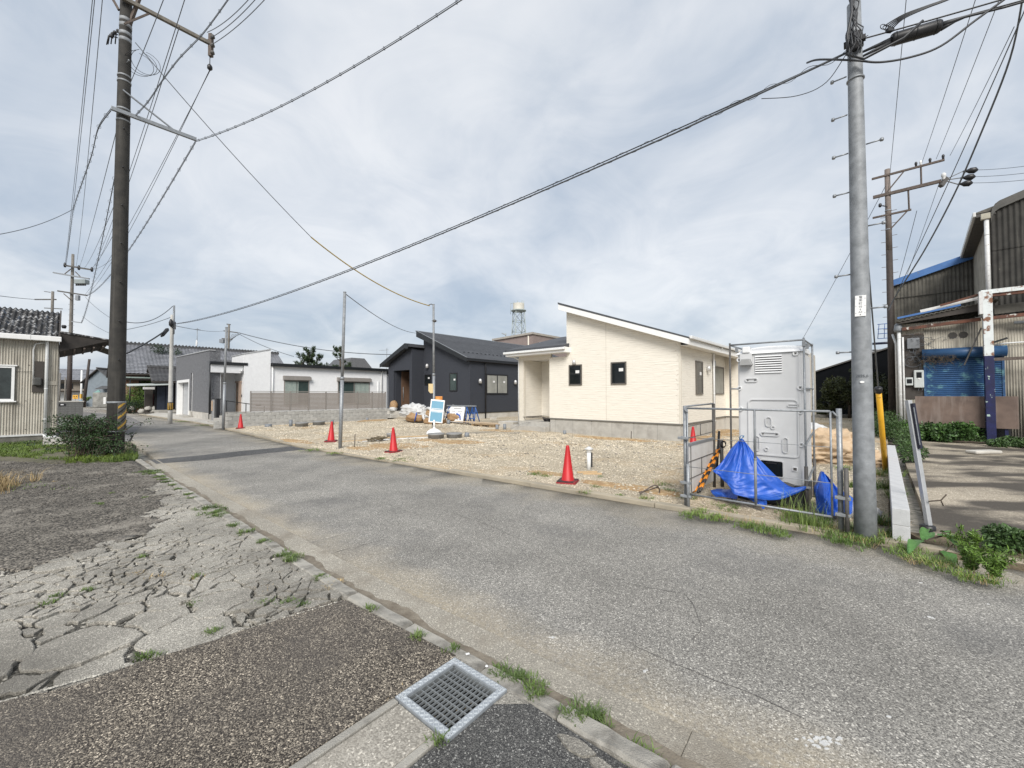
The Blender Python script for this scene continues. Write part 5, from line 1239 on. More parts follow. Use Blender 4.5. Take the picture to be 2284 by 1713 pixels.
for (y, z) in ((-.85, 2.80), (-.38, 2.76), (.15, 2.75), (-.43, 1.50), (.17, 1.50), (-.85, .5), (-.42, .5)): n_.lathe([(.013, 0), (.013, .02)], (.0, y, z), 6, axis='x')
n_.build('wall_bolts', m_rustbar, H)
# awning off the far end
aw = MB(); aw.hexa([(-2.2, .32, 3.20), (.05, .32, 3.28), (-.25, 1.55, 3.62), (-2.2, 1.55, 3.62), (-2.2, .32, 3.93), (.05, .32, 3.96), (.05, 1.62, 3.80), (-2.2, 1.62, 3.80)]); aw.build('awning', mat('awning_dark', (.040, .034, .030), (.025, .022, .02), 4, .85, .3, 30), H)
q = MB(); q.hexa([(-2.3, .33, 3.93), (.08, .33, 3.965), (.08, 1.72, 3.80), (-2.3, 1.72, 3.80), (-2.3, .33, 4.06), (.08, .33, 4.04), (.08, 1.72, 3.84), (-2.3, 1.72, 3.84)]); q.build('awning_roof', m_shedr, H)
q = MB()
for k in range(5): y = .45+k*.25; q.bar((.02, y, 3.33+k*.06), (-2.0, y, 3.25+k*.07), .05)
q.build('rafter', m_rustbar, H)
q = MB(); q.lathe([(.05, 0), (.07, .08), (.05, .12)], (.25, .42, 4.12), 8); q.build('outdoor_lamp', m_black, H)
q = MB(); q.corr((-2.6, 2.1, 3.3), (1, 0, 0), Vector((0, -1, .4)), (0, .4, 1), 2.0, 1.6, .13, .02, 6, 1); q.build('rear_roof', m_corrm, H, solid=.02)

def tile_roof(par, x0, x1, y0, y1, z0, z1, pitch, m, r=.06, name='roof', step=.30):
    """tiled slope rising from (y0,z0) to (y1,z1): one course of shallow waves per step, each lapping the next"""
    L = math.hypot(y1-y0, z1-z0); n = max(2, int(L/step)); q = MB(); s = Vector((0, (y1-y0)/L, (z1-z0)/L)); nr = Vector((0, -s.z, s.y))
    if nr.z < 0: nr = -nr
    for i in range(n):
        p = Vector((x0, y0, z0))+s*(L*i/n)
        k = max(2, int((x1-x0)/pitch*4)); vs = []
        for rr in range(2):
            for j in range(k+1):
                x = (x1-x0)*j/k; w = r*abs(math.sin(math.pi*x/pitch)); vs.append(p+Vector((x, 0, 0))+s*(L/n*1.12*rr)+nr*(w+(.045 if rr == 0 else .005)))
        fs = [(j, j+1, k+1+j+1, k+1+j) for j in range(k)]
        q.add(vs, fs, False)
    b = MB(); b.hexa([(x0, y0, z0-.12), (x1, y0, z0-.12), (x1, y1, z1-.12), (x0, y1, z1-.12), (x0, y0, z0), (x1, y0, z0), (x1, y1, z1), (x0, y1, z1)])
    o = q.build(name, m, par); b.build('roof_deck', m_board, o); return o
# traditional long house: ridge runs along local y, so build it turned a quarter
TH = (-38.0, 39.0); TRt = R0+math.pi/2          # local x runs along site +y, local y along site -x
H = thing('tiled_long_house', 'long old house with a big silvery tiled roof behind the grey garage block', 'house', (*TH, 0), TRt)
m_ochre = mat('ochre_wall', (.36, .22, .16), (.29, .18, .13), 2, .85)
tile_roof(H, -.1, 15.5, -1.2, 4.2, 3.72, 7.0, .30, m_rooflt, .05)
q = MB(); q.box(-.2, 15.6, 4.0, 4.5, 6.95, 7.18); q.build('ridge', m_tileroof, H)
q = MB()
for i in range(52): x = -.1+i*.305; q.tube([(x, 3.95, 7.22), (x, 4.55, 7.22)], .085, 6)
q.build('ridge_tiles', m_tileroof, H)
tile_roof(H, -.1, 15.5, 9.8, 4.3, 3.72, 7.0, .30, m_rooflt, .05, 'rear_roof')
q = MB(); q.box(.45, 15, 0, 8.5, 0, 3.7); q.build('wall', m_ochre, H)
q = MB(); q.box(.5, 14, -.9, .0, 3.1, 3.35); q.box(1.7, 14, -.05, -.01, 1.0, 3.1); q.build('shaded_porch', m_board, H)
q = MB(); q.box(.2, 2.6, -1.25, -1.15, 3.30, 3.42); q.build('gutter', mat('green_gutter', (.30, .36, .33), (.24, .3, .27), 4, .5), H)
q = MB(); q.tube([(1.0, -1.15, 0), (1.0, -1.15, 3.3)], .05, 8); q.build('downpipe', m_blackmet, H)
an = thing('roof_antenna', 'thin television antenna with a round dish on the tiled ridge', 'antenna', site(-4.2, 7.0, TH)+(7.2,), R0)
q = MB(); q.tube([(0, 0, -.1), (0, 0, 2.2)], .035, 6); q.bar((-.5, 0, 2.1), (.5, 0, 2.0), .05)
for i in range(5): q.bar((-.4+.2*i, -.25, 2.08-.02*i), (-.4+.2*i, .25, 2.08-.02*i), .03)
q.build('mast', m_steel, an); q = MB(); q.lathe([(.01, 0.12), (.25, .06), (.40, 0), (.40, -.02)], (0, -.05, .45), 14, axis='y'); q.build('dish', m_white, an)
# black storehouse with a small tiled roof
GT = (-33.1, 38.2)
H = thing('black_storehouse', 'small black timber storehouse with a dark tiled roof behind the pale pole', 'storehouse', (*GT, 0), TRt)
tile_roof(H, -.55, 4.5, -.5, 2.4, 2.95, 4.35, .30, m_tileroof, .045)
tile_roof(H, -.55, 4.5, 5.2, 2.4, 2.95, 4.35, .30, m_tileroof, .045, 'rear_roof')
q = MB(); q.box(-.6, 4.5, 2.2, 2.6, 4.35, 4.55); q.build('ridge', m_tileroof, H)
q = MB(); q.yz([(0, 0), (4.6, 0), (4.6, 2.9), (2.4, 4.1), (0, 2.9)], -.2, 4.2); q.build('wall', mat('black_boards', (.014, .014, .015), (.009, .009, .01), 3, .85, spec=.2), H)
for i in range(2): q = MB(); q.box(-.1+i*.62, .48+i*.62, -.06, 0, .15, 2.5); q.build('door', mat('navy_door', (.022, .030, .050), (.015, .02, .034), 5, .6), H)
q = MB(); q.hexa([(-2.2, -1.2, 2.45), (.9, -1.2, 2.62), (.9, 0, 2.72), (-2.2, 0, 2.6), (-2.2, -1.2, 2.53), (.9, -1.2, 2.70), (.9, 0, 2.80), (-2.2, 0, 2.68)]); q.build('canopy', mat('pale_canopy', (.50, .54, .52), (.42, .46, .44), 4, .5), H)
q = MB(); q.box(-.25, 4.2, -.3, 0, 0, .28); q.build('plinth', m_conc, H)
H = thing('garden_gate', 'pale capped gate pillars with a dark red door beside the black storehouse', 'gate', at(350, 920, 38.8)[:2]+(0,) if False else (*at(350, 920, 38.8)[:2], 0), R0+math.pi/2-rad(0))
q = MB(); q.box(-.9, -.35, -.2, .3, 0, 2.2); q.build('dark_pillar', m_board, H); q = MB(); q.box(.55, 1.2, -.2, .3, 0, 2.2); q.build('pale_pillar', mat('pale_pillar', (.36, .34, .30), (.3, .285, .25), 4, .8), H)
q = MB(); q.box(-.35, .15, .0, .08, .05, 1.8); q.build('red_door', mat('dark_red', (.09, .018, .02), (.07, .014, .016), 5, .6), H); q = MB(); q.box(-1.0, 1.9, -.25, .35, 2.2, 2.42); q.box(1.3, 1.7, -.2, .3, .9, 2.2); q.build('cap_wall', m_whiteold, H)
# grey gabled hut, block store, far house, boundary wall
HT = at(240, 880, 58)
H = thing('grey_hut', 'grey gabled hut with a tiled roof far down the lane left of the dark pole', 'hut', (HT.x-1.0, HT.y, 0), rad(12)); H.scale = (.8, .8, .8)
q = MB(); q.xz([(-2.1, 0), (2.0, 0), (2.0, 4.0), (-.3, 6.6), (-2.1, 4.5)], 0, 8); q.build('wall', mat('blue_grey_wall', (.20, .235, .265), (.17, .20, .225), 2, .8), H)
tq = thing('roof_slope', None, None, (0, 0, 0)); tq.parent = H; tq.rotation_euler = (0, 0, -math.pi/2)
tile_roof(H, 0, 0.01, 0, 0.01, 0, 0.01, 1, m_tileroof) if False else None
bpy.data.objects.remove(tq)
q = MB()
for i in range(13):
    a, b = i/13, (i+1)/13+.02
    q.hexa([(-.35+3.4*a, -.5, 6.75-3.2*a-.06), (-.35+3.4*b, -.5, 6.75-3.2*b-.06), (-.35+3.4*b, 8.3, 6.75-3.2*b-.06), (-.35+3.4*a, 8.3, 6.75-3.2*a-.06), (-.35+3.4*a, -.5, 6.75-3.2*a), (-.35+3.4*b, -.5, 6.79-3.2*b), (-.35+3.4*b, 8.3, 6.79-3.2*b), (-.35+3.4*a, 8.3, 6.75-3.2*a)])
for i in range(28): y = -.5+i*.31; q.bar((-.3, y, 6.76), (3.05, y, 3.6), .07, .05)
q.build('roof', m_tileroof, H)
q = MB(); q.hexa([(-2.8, -.5, 4.1), (-.3, -.5, 6.6), (-.3, 8.3, 6.6), (-2.8, 8.3, 4.1), (-2.8, -.5, 4.25), (-.3, -.5, 6.78), (-.3, 8.3, 6.78), (-2.8, 8.3, 4.25)]); q.build('roof', m_board, H)
q = MB(); q.tube([(-.3, -.6, 6.85), (-.3, 8.4, 6.85)], .14, 8); q.build('ridge', m_tileroof, H)
q = MB(); q.hexa([(.2, -1.6, 3.1), (3.2, -1.6, 3.1), (3.2, 0, 3.6), (.2, 0, 3.6), (.2, -1.6, 3.2), (3.2, -1.6, 3.2), (3.2, 0, 3.7), (.2, 0, 3.7)]); q.build('lean_to_roof', m_tileroof, H)
q = MB(); q.box(.3, 5, -2.2, -.5, 0, 2.5); st_ = q.build('block_store', mat('block_store', (.33, .325, .30), (.19, .185, .17), 1.6, .9, .4, 20), H)
q = MB(); q.box(1.9, 2.25, -2.25, -2.2, .5, 1.7); q.box(2.4, 3.2, -2.25, -2.2, 1.7, 2.6); q.build('white_board', m_white, H)
q = MB(); q.xz([(.2, 2.45), (1.3, 2.55), (1.0, 3.0)], -2.0, -1.9); q.build('green_sheet', mat('green_sheet', (.22, .38, .36)), H)
FH = at(165, 880, 80)
H = thing('far_tiled_house', 'far two-storey house with a grey tiled roof at the end of the lane', 'house', (FH.x-6, FH.y, 0), rad(35))
q = MB(); q.box(-8, 8, 0, 8, 0, 5.0); q.build('wall', mat('tan_wall', (.27, .235, .19), (.2, .175, .145), 1, .8), H)
tile_roof(H, -8.6, 8.6, -1, 4, 4.6, 7.0, .4, m_rooflt, .06, step=.45)
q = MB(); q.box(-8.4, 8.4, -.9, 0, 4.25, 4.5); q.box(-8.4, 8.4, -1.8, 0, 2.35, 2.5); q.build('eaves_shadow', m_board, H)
for i in range(5): q = MB(); q.box(-7+i*3, -5+i*3, -.08, 0, 2.9, 3.9); q.build('window', m_glass, H)
q = MB(); q.box(-7.8, 7.8, -.06, 0, .4, 2.2); q.build('shop_front', m_whiteold, H)
sg = at(168, 885, 62)
H = thing('yellow_sign', 'small yellow sign board far down the lane', 'sign', (sg.x, sg.y, 0), rad(30))
q = MB(); q.box(-.28, .28, -.03, .03, 1.05, 1.65); q.build('board', mat('sign_yellow', (.78, .42, .05), (.7, .38, .05), 4, .6), H); q = MB(); q.box(-.03, .03, -.02, .02, 0, 1.05); q.build('leg', m_steel, H)
q = MB(); q.box(-.18, -.06, -.034, -.031, 1.35, 1.5); q.box(.06, .18, -.034, -.031, 1.35, 1.5); q.box(-.15, .15, -.034, -.031, 1.15, 1.22); q.build('sign_marks', m_black, H)
BWc = at(145, 880, 31)
H = thing('boundary_wall', 'low dark concrete block wall with a black nameplate behind the shed corner', 'wall', (BWc.x, BWc.y, 0), rad(44))
blk2 = None
for r_ in range(6):
    for j in range(5):
        if blk2 is None:
            s_ = MB(); s_.box(.004, .391, -.12, 0, 0, .186); blk2 = s_.build('block', m_blockdk, H, bevel=.006); o = blk2
        else: o = inst(blk2, H)
        o.location = (-1.0+j*.395+(0 if r_ % 2 else -.0), 0, r_*.19)
q = MB(); q.box(-1.0, .97, -.11, -.012, 0, 1.14); q.build('mortar_joint', m_blockdk, H); q = MB(); q.box(-1.05, 1.02, -.16, .03, 1.145, 1.24); q.build('coping', m_conc, H)
q = MB(); q.box(-.55, .05, -.15, -.121, .86, 1.05); np_ = q.build('nameplate', m_black, H)
q = MB(); q.box(-.46, -.30, -.154, -.151, .92, .99); q.box(-.20, -.05, -.154, -.151, .92, .99); q.build('lettering', m_paper, np_)
q = MB()
for k in range(3): q.box(-.45, .5, -.6-.3*k, -.3-.3*k, 0, .24-.08*k)
q.build('low_step', m_conc, kind='structure', loc=(*gp(140, 985, .05)[:2], 0), rot=R0+math.pi/2)
# ------------------------------------------------------------------ poles
def solve(p0, d, px):
    """distance a along horizontal direction d from world point p0 at which it projects to column px (pitch ignored)"""
    k = (px-1142)/FPX; return (k*p0[1]-p0[0])/(d[0]-k*d[1])
def pole_body(par, r0, r1, h, m, name='pole_shaft', seg=20, z0=-.2):
    q = MB(); n = 6; q.tube([(0, 0, z0+(h-z0)*i/n) for i in range(n+1)], [r0+(r1-r0)*i/n for i in range(n+1)], seg); return q.build(name, m, par)
def band(par, z, r, m, h=.05, name='band'):
    q = MB(); q.lathe([(r, z-h/2), (r+.006, z-h/2+.004), (r+.006, z+h/2-.004), (r, z+h/2)], seg=20); return q.build(name, m, par)
def bolt(par, z, r, ang, L=.16, m=None, tilt=0):
    q = MB(); c, s = math.cos(ang), math.sin(ang); q.tube([(c*r*.9, s*r*.9, z), (c*(r+L), s*(r+L), z+tilt)], .009, 6); q.lathe([(.017, -.017), (.02, 0), (.017, .017)], (c*(r+L), s*(r+L), z+tilt), 8)
    return q.build('step_bolt', m or m_steel, par)
Nv = Vector((AY[0], AY[1], 0)); Xv = Vector((AX[0], AX[1], 0))

# big dark pole on the left
B = Vector((-10.72, 11.06, 0))
P1 = thing('utility_pole', 'tall dark concrete utility pole with striped guard in a bush at the road edge', 'utility pole', B)
def r1(z): return .192-.0051*z
pole_body(P1, .193, .122, 13.8, m_polecon)
for py in (47, 60, 78, 92): band(P1, at(280, py, 11.06).z, r1(12), m_zinc, .10)
for py in (172, 184, 246, 271): band(P1, at(270, py, 11.06).z, r1(9.5)+.002, m_zinc, .05)
for i, py in enumerate((208, 293, 378, 462, 546, 632, 718, 803)):
    bolt(P1, at(270, py, 11.06).z, r1(8), rad(-46+6), .05, m_black)
for i, (py, sgn) in enumerate(((40, -1), (85, -1), (122, -1), (145, 1))):
    bolt(P1, at(270, py, 11.06).z, r1(11), R0+(0 if sgn > 0 else math.pi)+(.2 if sgn > 0 else .2), .17, m_steel)
def arm(par, base, p0, d, a0, a1, w, h, m, name='crossarm'):
    q = MB(); q.bar(p0+d*a0-base, p0+d*a1-base, w, h); return q.build(name, m, par, bevel=.004)
z_lo = at(255, 250, 11.06).z; z_hi = at(300, 12, 11.06).z+.05
f0 = B+Vector((.12, -.16, 0))
arm(P1, B, f0+Vector((0, 0, 9.40)), Nv, -.22, 1.62, .075, .10, m_steel, 'steel_arm')
q = MB(); q.bar(f0+Vector((0, 0, at(290, 210, 11.06).z))-B, f0+Nv*1.08+Vector((0, 0, 9.44))-B, .035); q.build('arm_brace', m_steel, P1)
arm(P1, B, f0+Vector((0, 0, 12.55)), Nv, -.15, 1.95, .09, .10, mat('old_timber_arm', (.20, .18, .15), (.12, .11, .095), 8, .85), 'crossarm')
q = MB(); q.bar(f0+Vector((0, 0, at(297, 65, 11.06).z))-B, f0+Nv*.5+Vector((0, 0, 12.5))-B, .04); q.build('arm_brace', m_rustbar, P1)
e = f0+Nv*1.93-B; e1_ = e.copy(); q = MB(); q.box(e.x-.05, e.x+.05, e.y-.05, e.y+.05, 12.15, 12.85); q.build('arm_end_bracket', m_rustbar, P1)
for z in (12.72, 12.45, 12.22): q = MB(); q.lathe([(.03, z-.05), (.06, z-.03), (.05, z+.03), (.03, z+.06)], (e.x+.10, e.y-.06, 0), 9); q.build('insulator', m_dkmetal, P1)
q = MB(); q.lathe([(.03, 11.72), (.07, 11.76), (.07, 11.84), (.03, 11.9)], (e.x-.02, e.y, 0), 9); q.tube([(e.x-.02, e.y, 11.88), (e.x-.02, e.y, 12.18)], .012, 5); q.build('insulator', m_black, P1)
q = MB(); q.bar((-.10, -.1, 12.3), (-.62, -.35, 13.4), .06); q.bar((.08, .0, 11.9), (.42, .1, 13.3), .07); q.build('upper_brace', m_rustbar, P1)
q = MB()
for k in range(5): a = rad(150+18*k); q.tube([(.15*math.cos(a), .15*math.sin(a), 12.0-.12*k), (.33*math.cos(a), .33*math.sin(a), 11.95-.12*k), (.36*math.cos(a), .36*math.sin(a), 11.6-.1*k)], .014, 5); q.lathe([(.035, 0), (.045, .05), (.02, .09)], (.27*math.cos(a), .27*math.sin(a), 11.93-.12*k), 7)
for k in range(3): q.tube([(.30+.05*k+.24*math.sin(t_*1.05), .1+.05*k+.2*math.sin(t_*.95), 10.95+.30*math.cos(t_)+.06*k) for t_ in np.arange(0, 6.0, .25)], .006, 4)
q.build('cable_hardware', m_black, P1)
# striped guard sleeve on the road side
q = MB(); rr = r1(1.1)+.012; A0, A1 = rad(-38), rad(95); na = 18; z0, z1 = .74, 1.50
vs = []; fs = []
for i in range(na+1):
    a = A0+(A1-A0)*i/na
    for r_ in (rr-.01, rr):
        for z in (z0, z1): vs.append((r_*math.cos(a), r_*math.sin(a), z))
for i in range(na):
    o_ = i*4; fs += [(o_+2, o_+6, o_+7, o_+3), (o_+1, o_+3, o_+7, o_+5), (o_, o_+4, o_+6, o_+2)]
fs += [(0, 2, 3, 1), (na*4, na*4+1, na*4+3, na*4+2)]
q.add(vs, fs); gd = q.build('guard_sleeve', mat('guard_grey', (.13, .125, .11), (.10, .095, .085), 8, .7), P1)
def stripe(zc, hh, dr, m, name):
    q = MB(); L_ = []
    for i in range(15):
        u = i/14; a = A0+.06+(A1-A0-.12)*u; z = zc+(u-.25)*.36
        zl, zh = max(z0+.01, min(z1-.01, z-hh/2)), max(z0+.01, min(z1-.01, z+hh/2)); L_.append((a, zl, zh))
    for (a, l0, h0), (b, l1, h1) in zip(L_, L_[1:]):
        if h0-l0 < .004 and h1-l1 < .004: continue
        ra, rb = rr+.001, rr+dr
        p = lambda r_, a_, z_: (r_*math.cos(a_), r_*math.sin(a_), z_)
        q.hexa([p(ra, a, l0), p(rb, a, l0), p(rb, b, l1), p(ra, b, l1), p(ra, a, h0), p(rb, a, h0), p(rb, b, h1), p(ra, b, h1)])
    if q.v: q.build(name, m, gd)
m_guardy = mat('guard_yellow', (.62, .38, .06), (.52, .31, .05), 9, .6)
for zc in (.62, .90, 1.18, 1.46): stripe(zc, .060, .006, m_guardy, 'yellow_stripe'); stripe(zc+.135, .035, .010, m_black, 'black_stripe')
band(P1, 1.51, r1(1.5)+.01, m_zinc, .05); band(P1, .73, r1(.7)+.008, m_steel, .03)

# pole with a transformer further along the lane
def uw(px, py, Y): return at(px, py, Y)
B = Vector((at(154, 880, 42).x, 42, 0))
P2 = thing('utility_pole', 'distant concrete utility pole with crossarms and grey transformer box above the shed awning', 'utility pole', B)
pole_body(P2, .19, .11, at(162, 567, 42).z, m_polecon2)
q = MB(); q.tube([(0, 0, 0), (0, 0, at(158, 780, 42).z)], [.20, .185], 16); q.build('pole_wrap', m_brownpole, P2)
tp = at(162, 567, 42); lean = Vector((tp.x-B.x, 0, 0))
def seg2(par, B_, a, b, w, m, name): q = MB(); q.bar(Vector(a)-B_, Vector(b)-B_, w); return q.build(name, m, par)
for (a, b, m_, w) in (((145, 592), (206, 602), m_dkmetal, .14), ((119, 608), (199, 622), m_steel, .13), ((129, 649), (194, 659), m_dkmetal, .13), ((160, 717), (182, 720), m_steel, .09)):
    seg2(P2, B, at(*a, 41.7), at(*b, 41.7), w, m_, 'crossarm')
for (a, b) in (((158, 600), (143, 612)), ((168, 606), (182, 620)), ((142, 655), (156, 667))): seg2(P2, B, at(*a, 41.75), at(*b, 41.75), .06, m_rustbar, 'arm_brace')
c0, c1 = at(170, 636, 41.6)-B, at(195, 624, 41.6)-B
q = MB(); q.box(c0.x, c1.x, c0.y-.25, c0.y+.25, c0.z+.1, c1.z); q.build('transformer_box', mat('transformer_grey', (.27, .30, .30), (.22, .25, .25), 3, .5), P2, bevel=.05)
q = MB()
for k in range(6): q.lathe([(.06, 0), (.08, .05), (.04, .2)], (c0.x+.12+k*.18, c0.y-.1, c0.z-.08), 7)
q.build('bushings', m_black, P2)
c0, c1 = at(170, 670, 41.6)-B, at(177, 661, 41.6)-B; q = MB(); q.box(c0.x, c1.x, c0.y-.12, c0.y+.12, c0.z, c1.z+.1); q.build('switch_box', m_steel, P2, bevel=.02)
for (px, py) in ((145, 590), (176, 596), (205, 600)): p = at(px, py, 41.7)-B; q = MB(); q.lathe([(.08, -.28), (.12, -.1), (.10, .1), (.04, .2)], (p.x, p.y, p.z), 8); q.build('insulator', m_black, P2)
q = MB()
for i in range(14): z = 5+i*.55; q.bar((-.32, 0, z), (.32, 0, z+.02), .03)
q.build('step_bolts', m_steel, P2)
B = Vector((at(111, 880, 85).x, 85, 0)); P3 = thing('utility_pole', 'farthest thin utility pole with a crossarm just above the shed roof', 'utility pole', B)
pole_body(P3, .28, .22, at(110, 650, 85).z, m_polecon2, seg=8)
seg2(P3, B, at(78, 668, 85), at(125, 668, 85), .22, m_dkmetal, 'crossarm'); seg2(P3, B, at(99, 687, 85), at(139, 689, 85), .15, m_dkmetal, 'crossarm'); seg2(P3, B, at(99, 650, 85), at(112, 652, 85), .12, m_dkmetal, 'crossarm')
B = at(187, 880, 54.5); B.z = 0; o = thing('timber_pole', 'thin leaning dark timber pole beside the grey hut', 'pole', B); q = MB(); q.tube([(0, 0, 0), (.62, 0, at(196, 801, 54.5).z)], [.18, .13], 10); q.build('pole_shaft', m_brownpole, o)
q = MB(); q.box(-.25, -.05, -.3, -.1, 1.2, 1.8); q.build('yellow_band', m_guardy, o)
B = at(181, 880, 70); B.z = 0; o = thing('white_pole', 'thin white pole in the far street left of the leaning dark pole', 'pole', B); q = MB(); q.tube([(0, 0, 0), (0, 0, at(182, 826, 70).z)], .12, 8); q.build('pole_shaft', m_white, o)
for i, (px, t) in enumerate(((133, 832), (145, 842))):
    B = at(px, 880, 66); B.z = 0; o = thing('thin_post', ['thin grey post left of the transformer pole down the street', 'shorter grey post right beside the transformer pole down the street'][i], 'post', B, group='thin posts down the street'); q = MB(); q.tube([(0, 0, 0), (0, 0, at(px, t, 66).z)], .09, 8); q.build('post_shaft', m_polecon2, o)

# pale concrete pole by the white house
B = Vector((-20.12, 24.05, 0)); P4 = thing('utility_pole', 'pale concrete pole with a yellow and black band before the grey garage', 'utility pole', B)
pole_body(P4, .12, .085, at(384, 702, 24).z, m_polewhite, seg=14)
q = MB(); q.tube([(.10, 0, at(385, 745, 24).z), (.10, 0, at(386, 681, 24).z)], .05, 8); q.build('steel_mast', m_steel, P4)
zb0, zb1 = at(379, 915, 24).z, at(379, 897, 24).z; q = MB(); q.lathe([(.124, zb0), (.124, zb1)], seg=16); bd = q.build('black_band', m_black, P4)
for k in range(9): a = k*2*math.pi/9; q = MB(); q.box(-.016, .016, -.004, .004, zb0+.04, zb1-.04); o = q.build('yellow_bar', m_guardy, bd, rot=a+math.pi/2, loc=(.127*math.cos(a), .127*math.sin(a), 0))
p = at(385, 722, 24)-B; q = MB(); q.lathe([(.03, -.2), (.10, -.12), (.11, .05), (.06, .2), (.02, .26)], (p.x, p.y-.12, p.z), 9); q.tube([(p.x, -.1, p.z-.2), (p.x+.25, -.15, p.z-.35), (p.x+.2, -.1, p.z+.1)], .03, 6); q.build('cable_splice', m_black, P4)
# splice on the drop cable left of it
q = MB(); a, b = at(373, 735, 23.5), at(362, 748, 23.2); q.tube([a+(a-b)*.2, a, b, b+(b-a)*.25], [.03, .10, .09, .03], 10); q.build('cable_splice', m_black, label='black cable splice bulge hanging beside the pale pole', cat='cable splice')

# galvanised service poles on the lot
def svc(B_, top, r, label, joint=None):
    o = thing('service_pole', label, 'pole', B_, group='thin galvanised service poles on the lot'); h = top.z-B_[2]; q = MB()
    dx, dy = top.x-B_[0], top.y-B_[1]; hj = joint or h*.45
    q.tube([(0, 0, -.2), (dx*hj/h, dy*hj/h, hj)], r, 12); q.build('lower_tube', m_steel, o)
    q = MB(); q.tube([(dx*hj/h, dy*hj/h, hj), (dx, dy, h)], r*.80, 12); q.lathe([(r*.86, h), (r*.86, h+.03)], (dx, dy, 0), 10); q.build('upper_tube', m_zinc, o)
    q = MB(); q.lathe([(r*1.12, hj-.05), (r*1.12, hj+.04)], (dx*hj/h, dy*hj/h, 0), 12); q.build('joint_collar', m_steel, o); return o
SA = svc((-3.51, 18.39, .05), at(967, 680, 18.39), .062, 'galvanised service pole with a blue signboard and tan box on it')
SB = svc((-5.30, 12.62, .05), at(769, 653, 12.62), .055, 'tallest galvanised service pole standing beside a red cone')
SCp = svc((-14.13, 20.01, .05), at(505, 731, 20.0), .062, 'shortest galvanised service pole at the end of the block wall')
B = Vector((-3.51, 18.39, .05))
a, b = at(956, 856, 18.3)-B, at(966, 877, 18.3)-B; q = MB(); q.xz([(a.x, a.z), (b.x, a.z), (b.x, b.z), (a.x+.08, b.z), (a.x, b.z+.10)], -.12, -.06); q.build('tan_box', mat('tan_box', (.62, .49, .27), (.55, .43, .23), 5, .5), SA)
a, b = at(966, 884, 18.4)-B, at(986, 906, 18.4)-B; q = MB(); q.box(a.x+.04, b.x, .05, .17, b.z, a.z); q.build('orange_box', mat('orange_box', (.60, .24, .045), (.5, .19, .035), 4, .5), SA, bevel=.02); q = MB(); q.box(a.x+.10, b.x-.12, .042, .049, b.z+.06, a.z-.05); q.build('orange_panel', mat('orange_panel', (.66, .33, .09), (.58, .28, .07), 6, .5), SA)
q = MB(); q.lathe([(.07, 4.95), (.09, 5.0), (.07, 5.05)], (.0, 0, 0), 10); q.bar((-.12, 0, 5.0), (.12, 0, 5.0), .03); q.build('pipe_clamp', m_dkmetal, SA)
q = MB(); q.tube([(-.06, -.06, .3), (-.075, -.08, 1.2), (-.05, -.08, 2.1)], .02, 6); q.build('cable', m_black, SA)

# galvanised pole on the right
B = Vector((4.13, 4.81, .0)); RP = thing('utility_pole', 'new galvanised steel utility pole with step bolts and a white number plate', 'utility pole', B)
pole_body(RP, .1085, .0665, 6.43, m_zinc, seg=28)
for (px, py, s) in ((1882, 163, -1), (1883, 249, -1), (1885, 336, -1), (1887, 424, -1), (1889, 609, -1), (1893, 784, -1), (1925, 328, 1), (1930, 508, 1), (1938, 690, 1)):
    bolt(RP, at(px, py, 4.81).z, .09, R0+(0 if s > 0 else math.pi), .13)
def facing(B_, off_deg): return math.atan2(-B_.y, -B_.x)+rad(off_deg)
fa_ = facing(B, 0)
fd = Vector((math.cos(fa_), math.sin(fa_), 0))
zp0, zp1 = 2.63, 2.875
pl = thing('number_plate', None, None, (fd.x*.093, fd.y*.093, 2.755)); pl.parent = RP; pl.rotation_euler = (0, 0, fa_+math.pi/2)
bpy.data.objects.remove(pl)
q = MB(); q.box(-.050, .050, -.004, .002, -.122, .122); pl = q.build('number_plate', m_white, RP, loc=(fd.x*.094, fd.y*.094, 2.755), rot=(0, rad(1.5), fa_+math.pi/2), bevel=.002)
def letter(body, size, par, loc, rot, m, name='lettering', sy=1, ext=.0004):
    c = bpy.data.curves.new(name, 'FONT'); c.body = body; c.size = size; c.align_x = 'CENTER'; c.align_y = 'CENTER'; c.extrude = ext; c.space_line = .92
    t = bpy.data.objects.new('tmp', c); COL.objects.link(t); bpy.context.view_layer.update(); me = bpy.data.meshes.new_from_object(t.evaluated_get(bpy.context.evaluated_depsgraph_get())); bpy.data.objects.remove(t)
    o = bpy.data.objects.new(name, me); COL.objects.link(o); me.materials.clear(); me.materials.append(m); o.parent = par; o.location = loc; o.rotation_euler = rot; return o
m_ink = mat('dark_ink', (.035, .045, .06), (.03, .04, .05), 30, .6)
m_inkred = mat('red_ink', (.30, .06, .05))
for txt, z, s in (('電', .098, .034), ('南', .063, .034), ('町', .025, .034), ('分', -.012, .034), ('6', -.044, .028), ('A3', -.074, .030)): letter(txt, s, pl, (0, -.0045, z), (math.pi/2, 0, 0), m_ink)
q = MB()
for sx in (-.040, .040):
    for z in (.085, .0, -.085): q.lathe([(.0035, -.006), (.0035, -.004)], (sx, 0, z), 8, axis='y')
q.lathe([(.006, -.006), (.006, -.004)], (0, 0, -.103), 8, axis='y'); q.build('plate_rivets', m_dkmetal, pl)
d_ = letter('2025.6', .042, RP, (fd.x*.1005, fd.y*.1005, 1.935), (math.pi/2, 0, fa_+math.pi/2), m_ink)
q = MB(); q.lathe([(.021, -.004), (.021, 0)], (0, 0, 0), 14, axis='y'); ov = q.build('round_mark', m_white, RP, loc=(fd.x*.101, fd.y*.101, 1.865), rot=fa_+math.pi/2); ov.scale = (1, 1, .65)
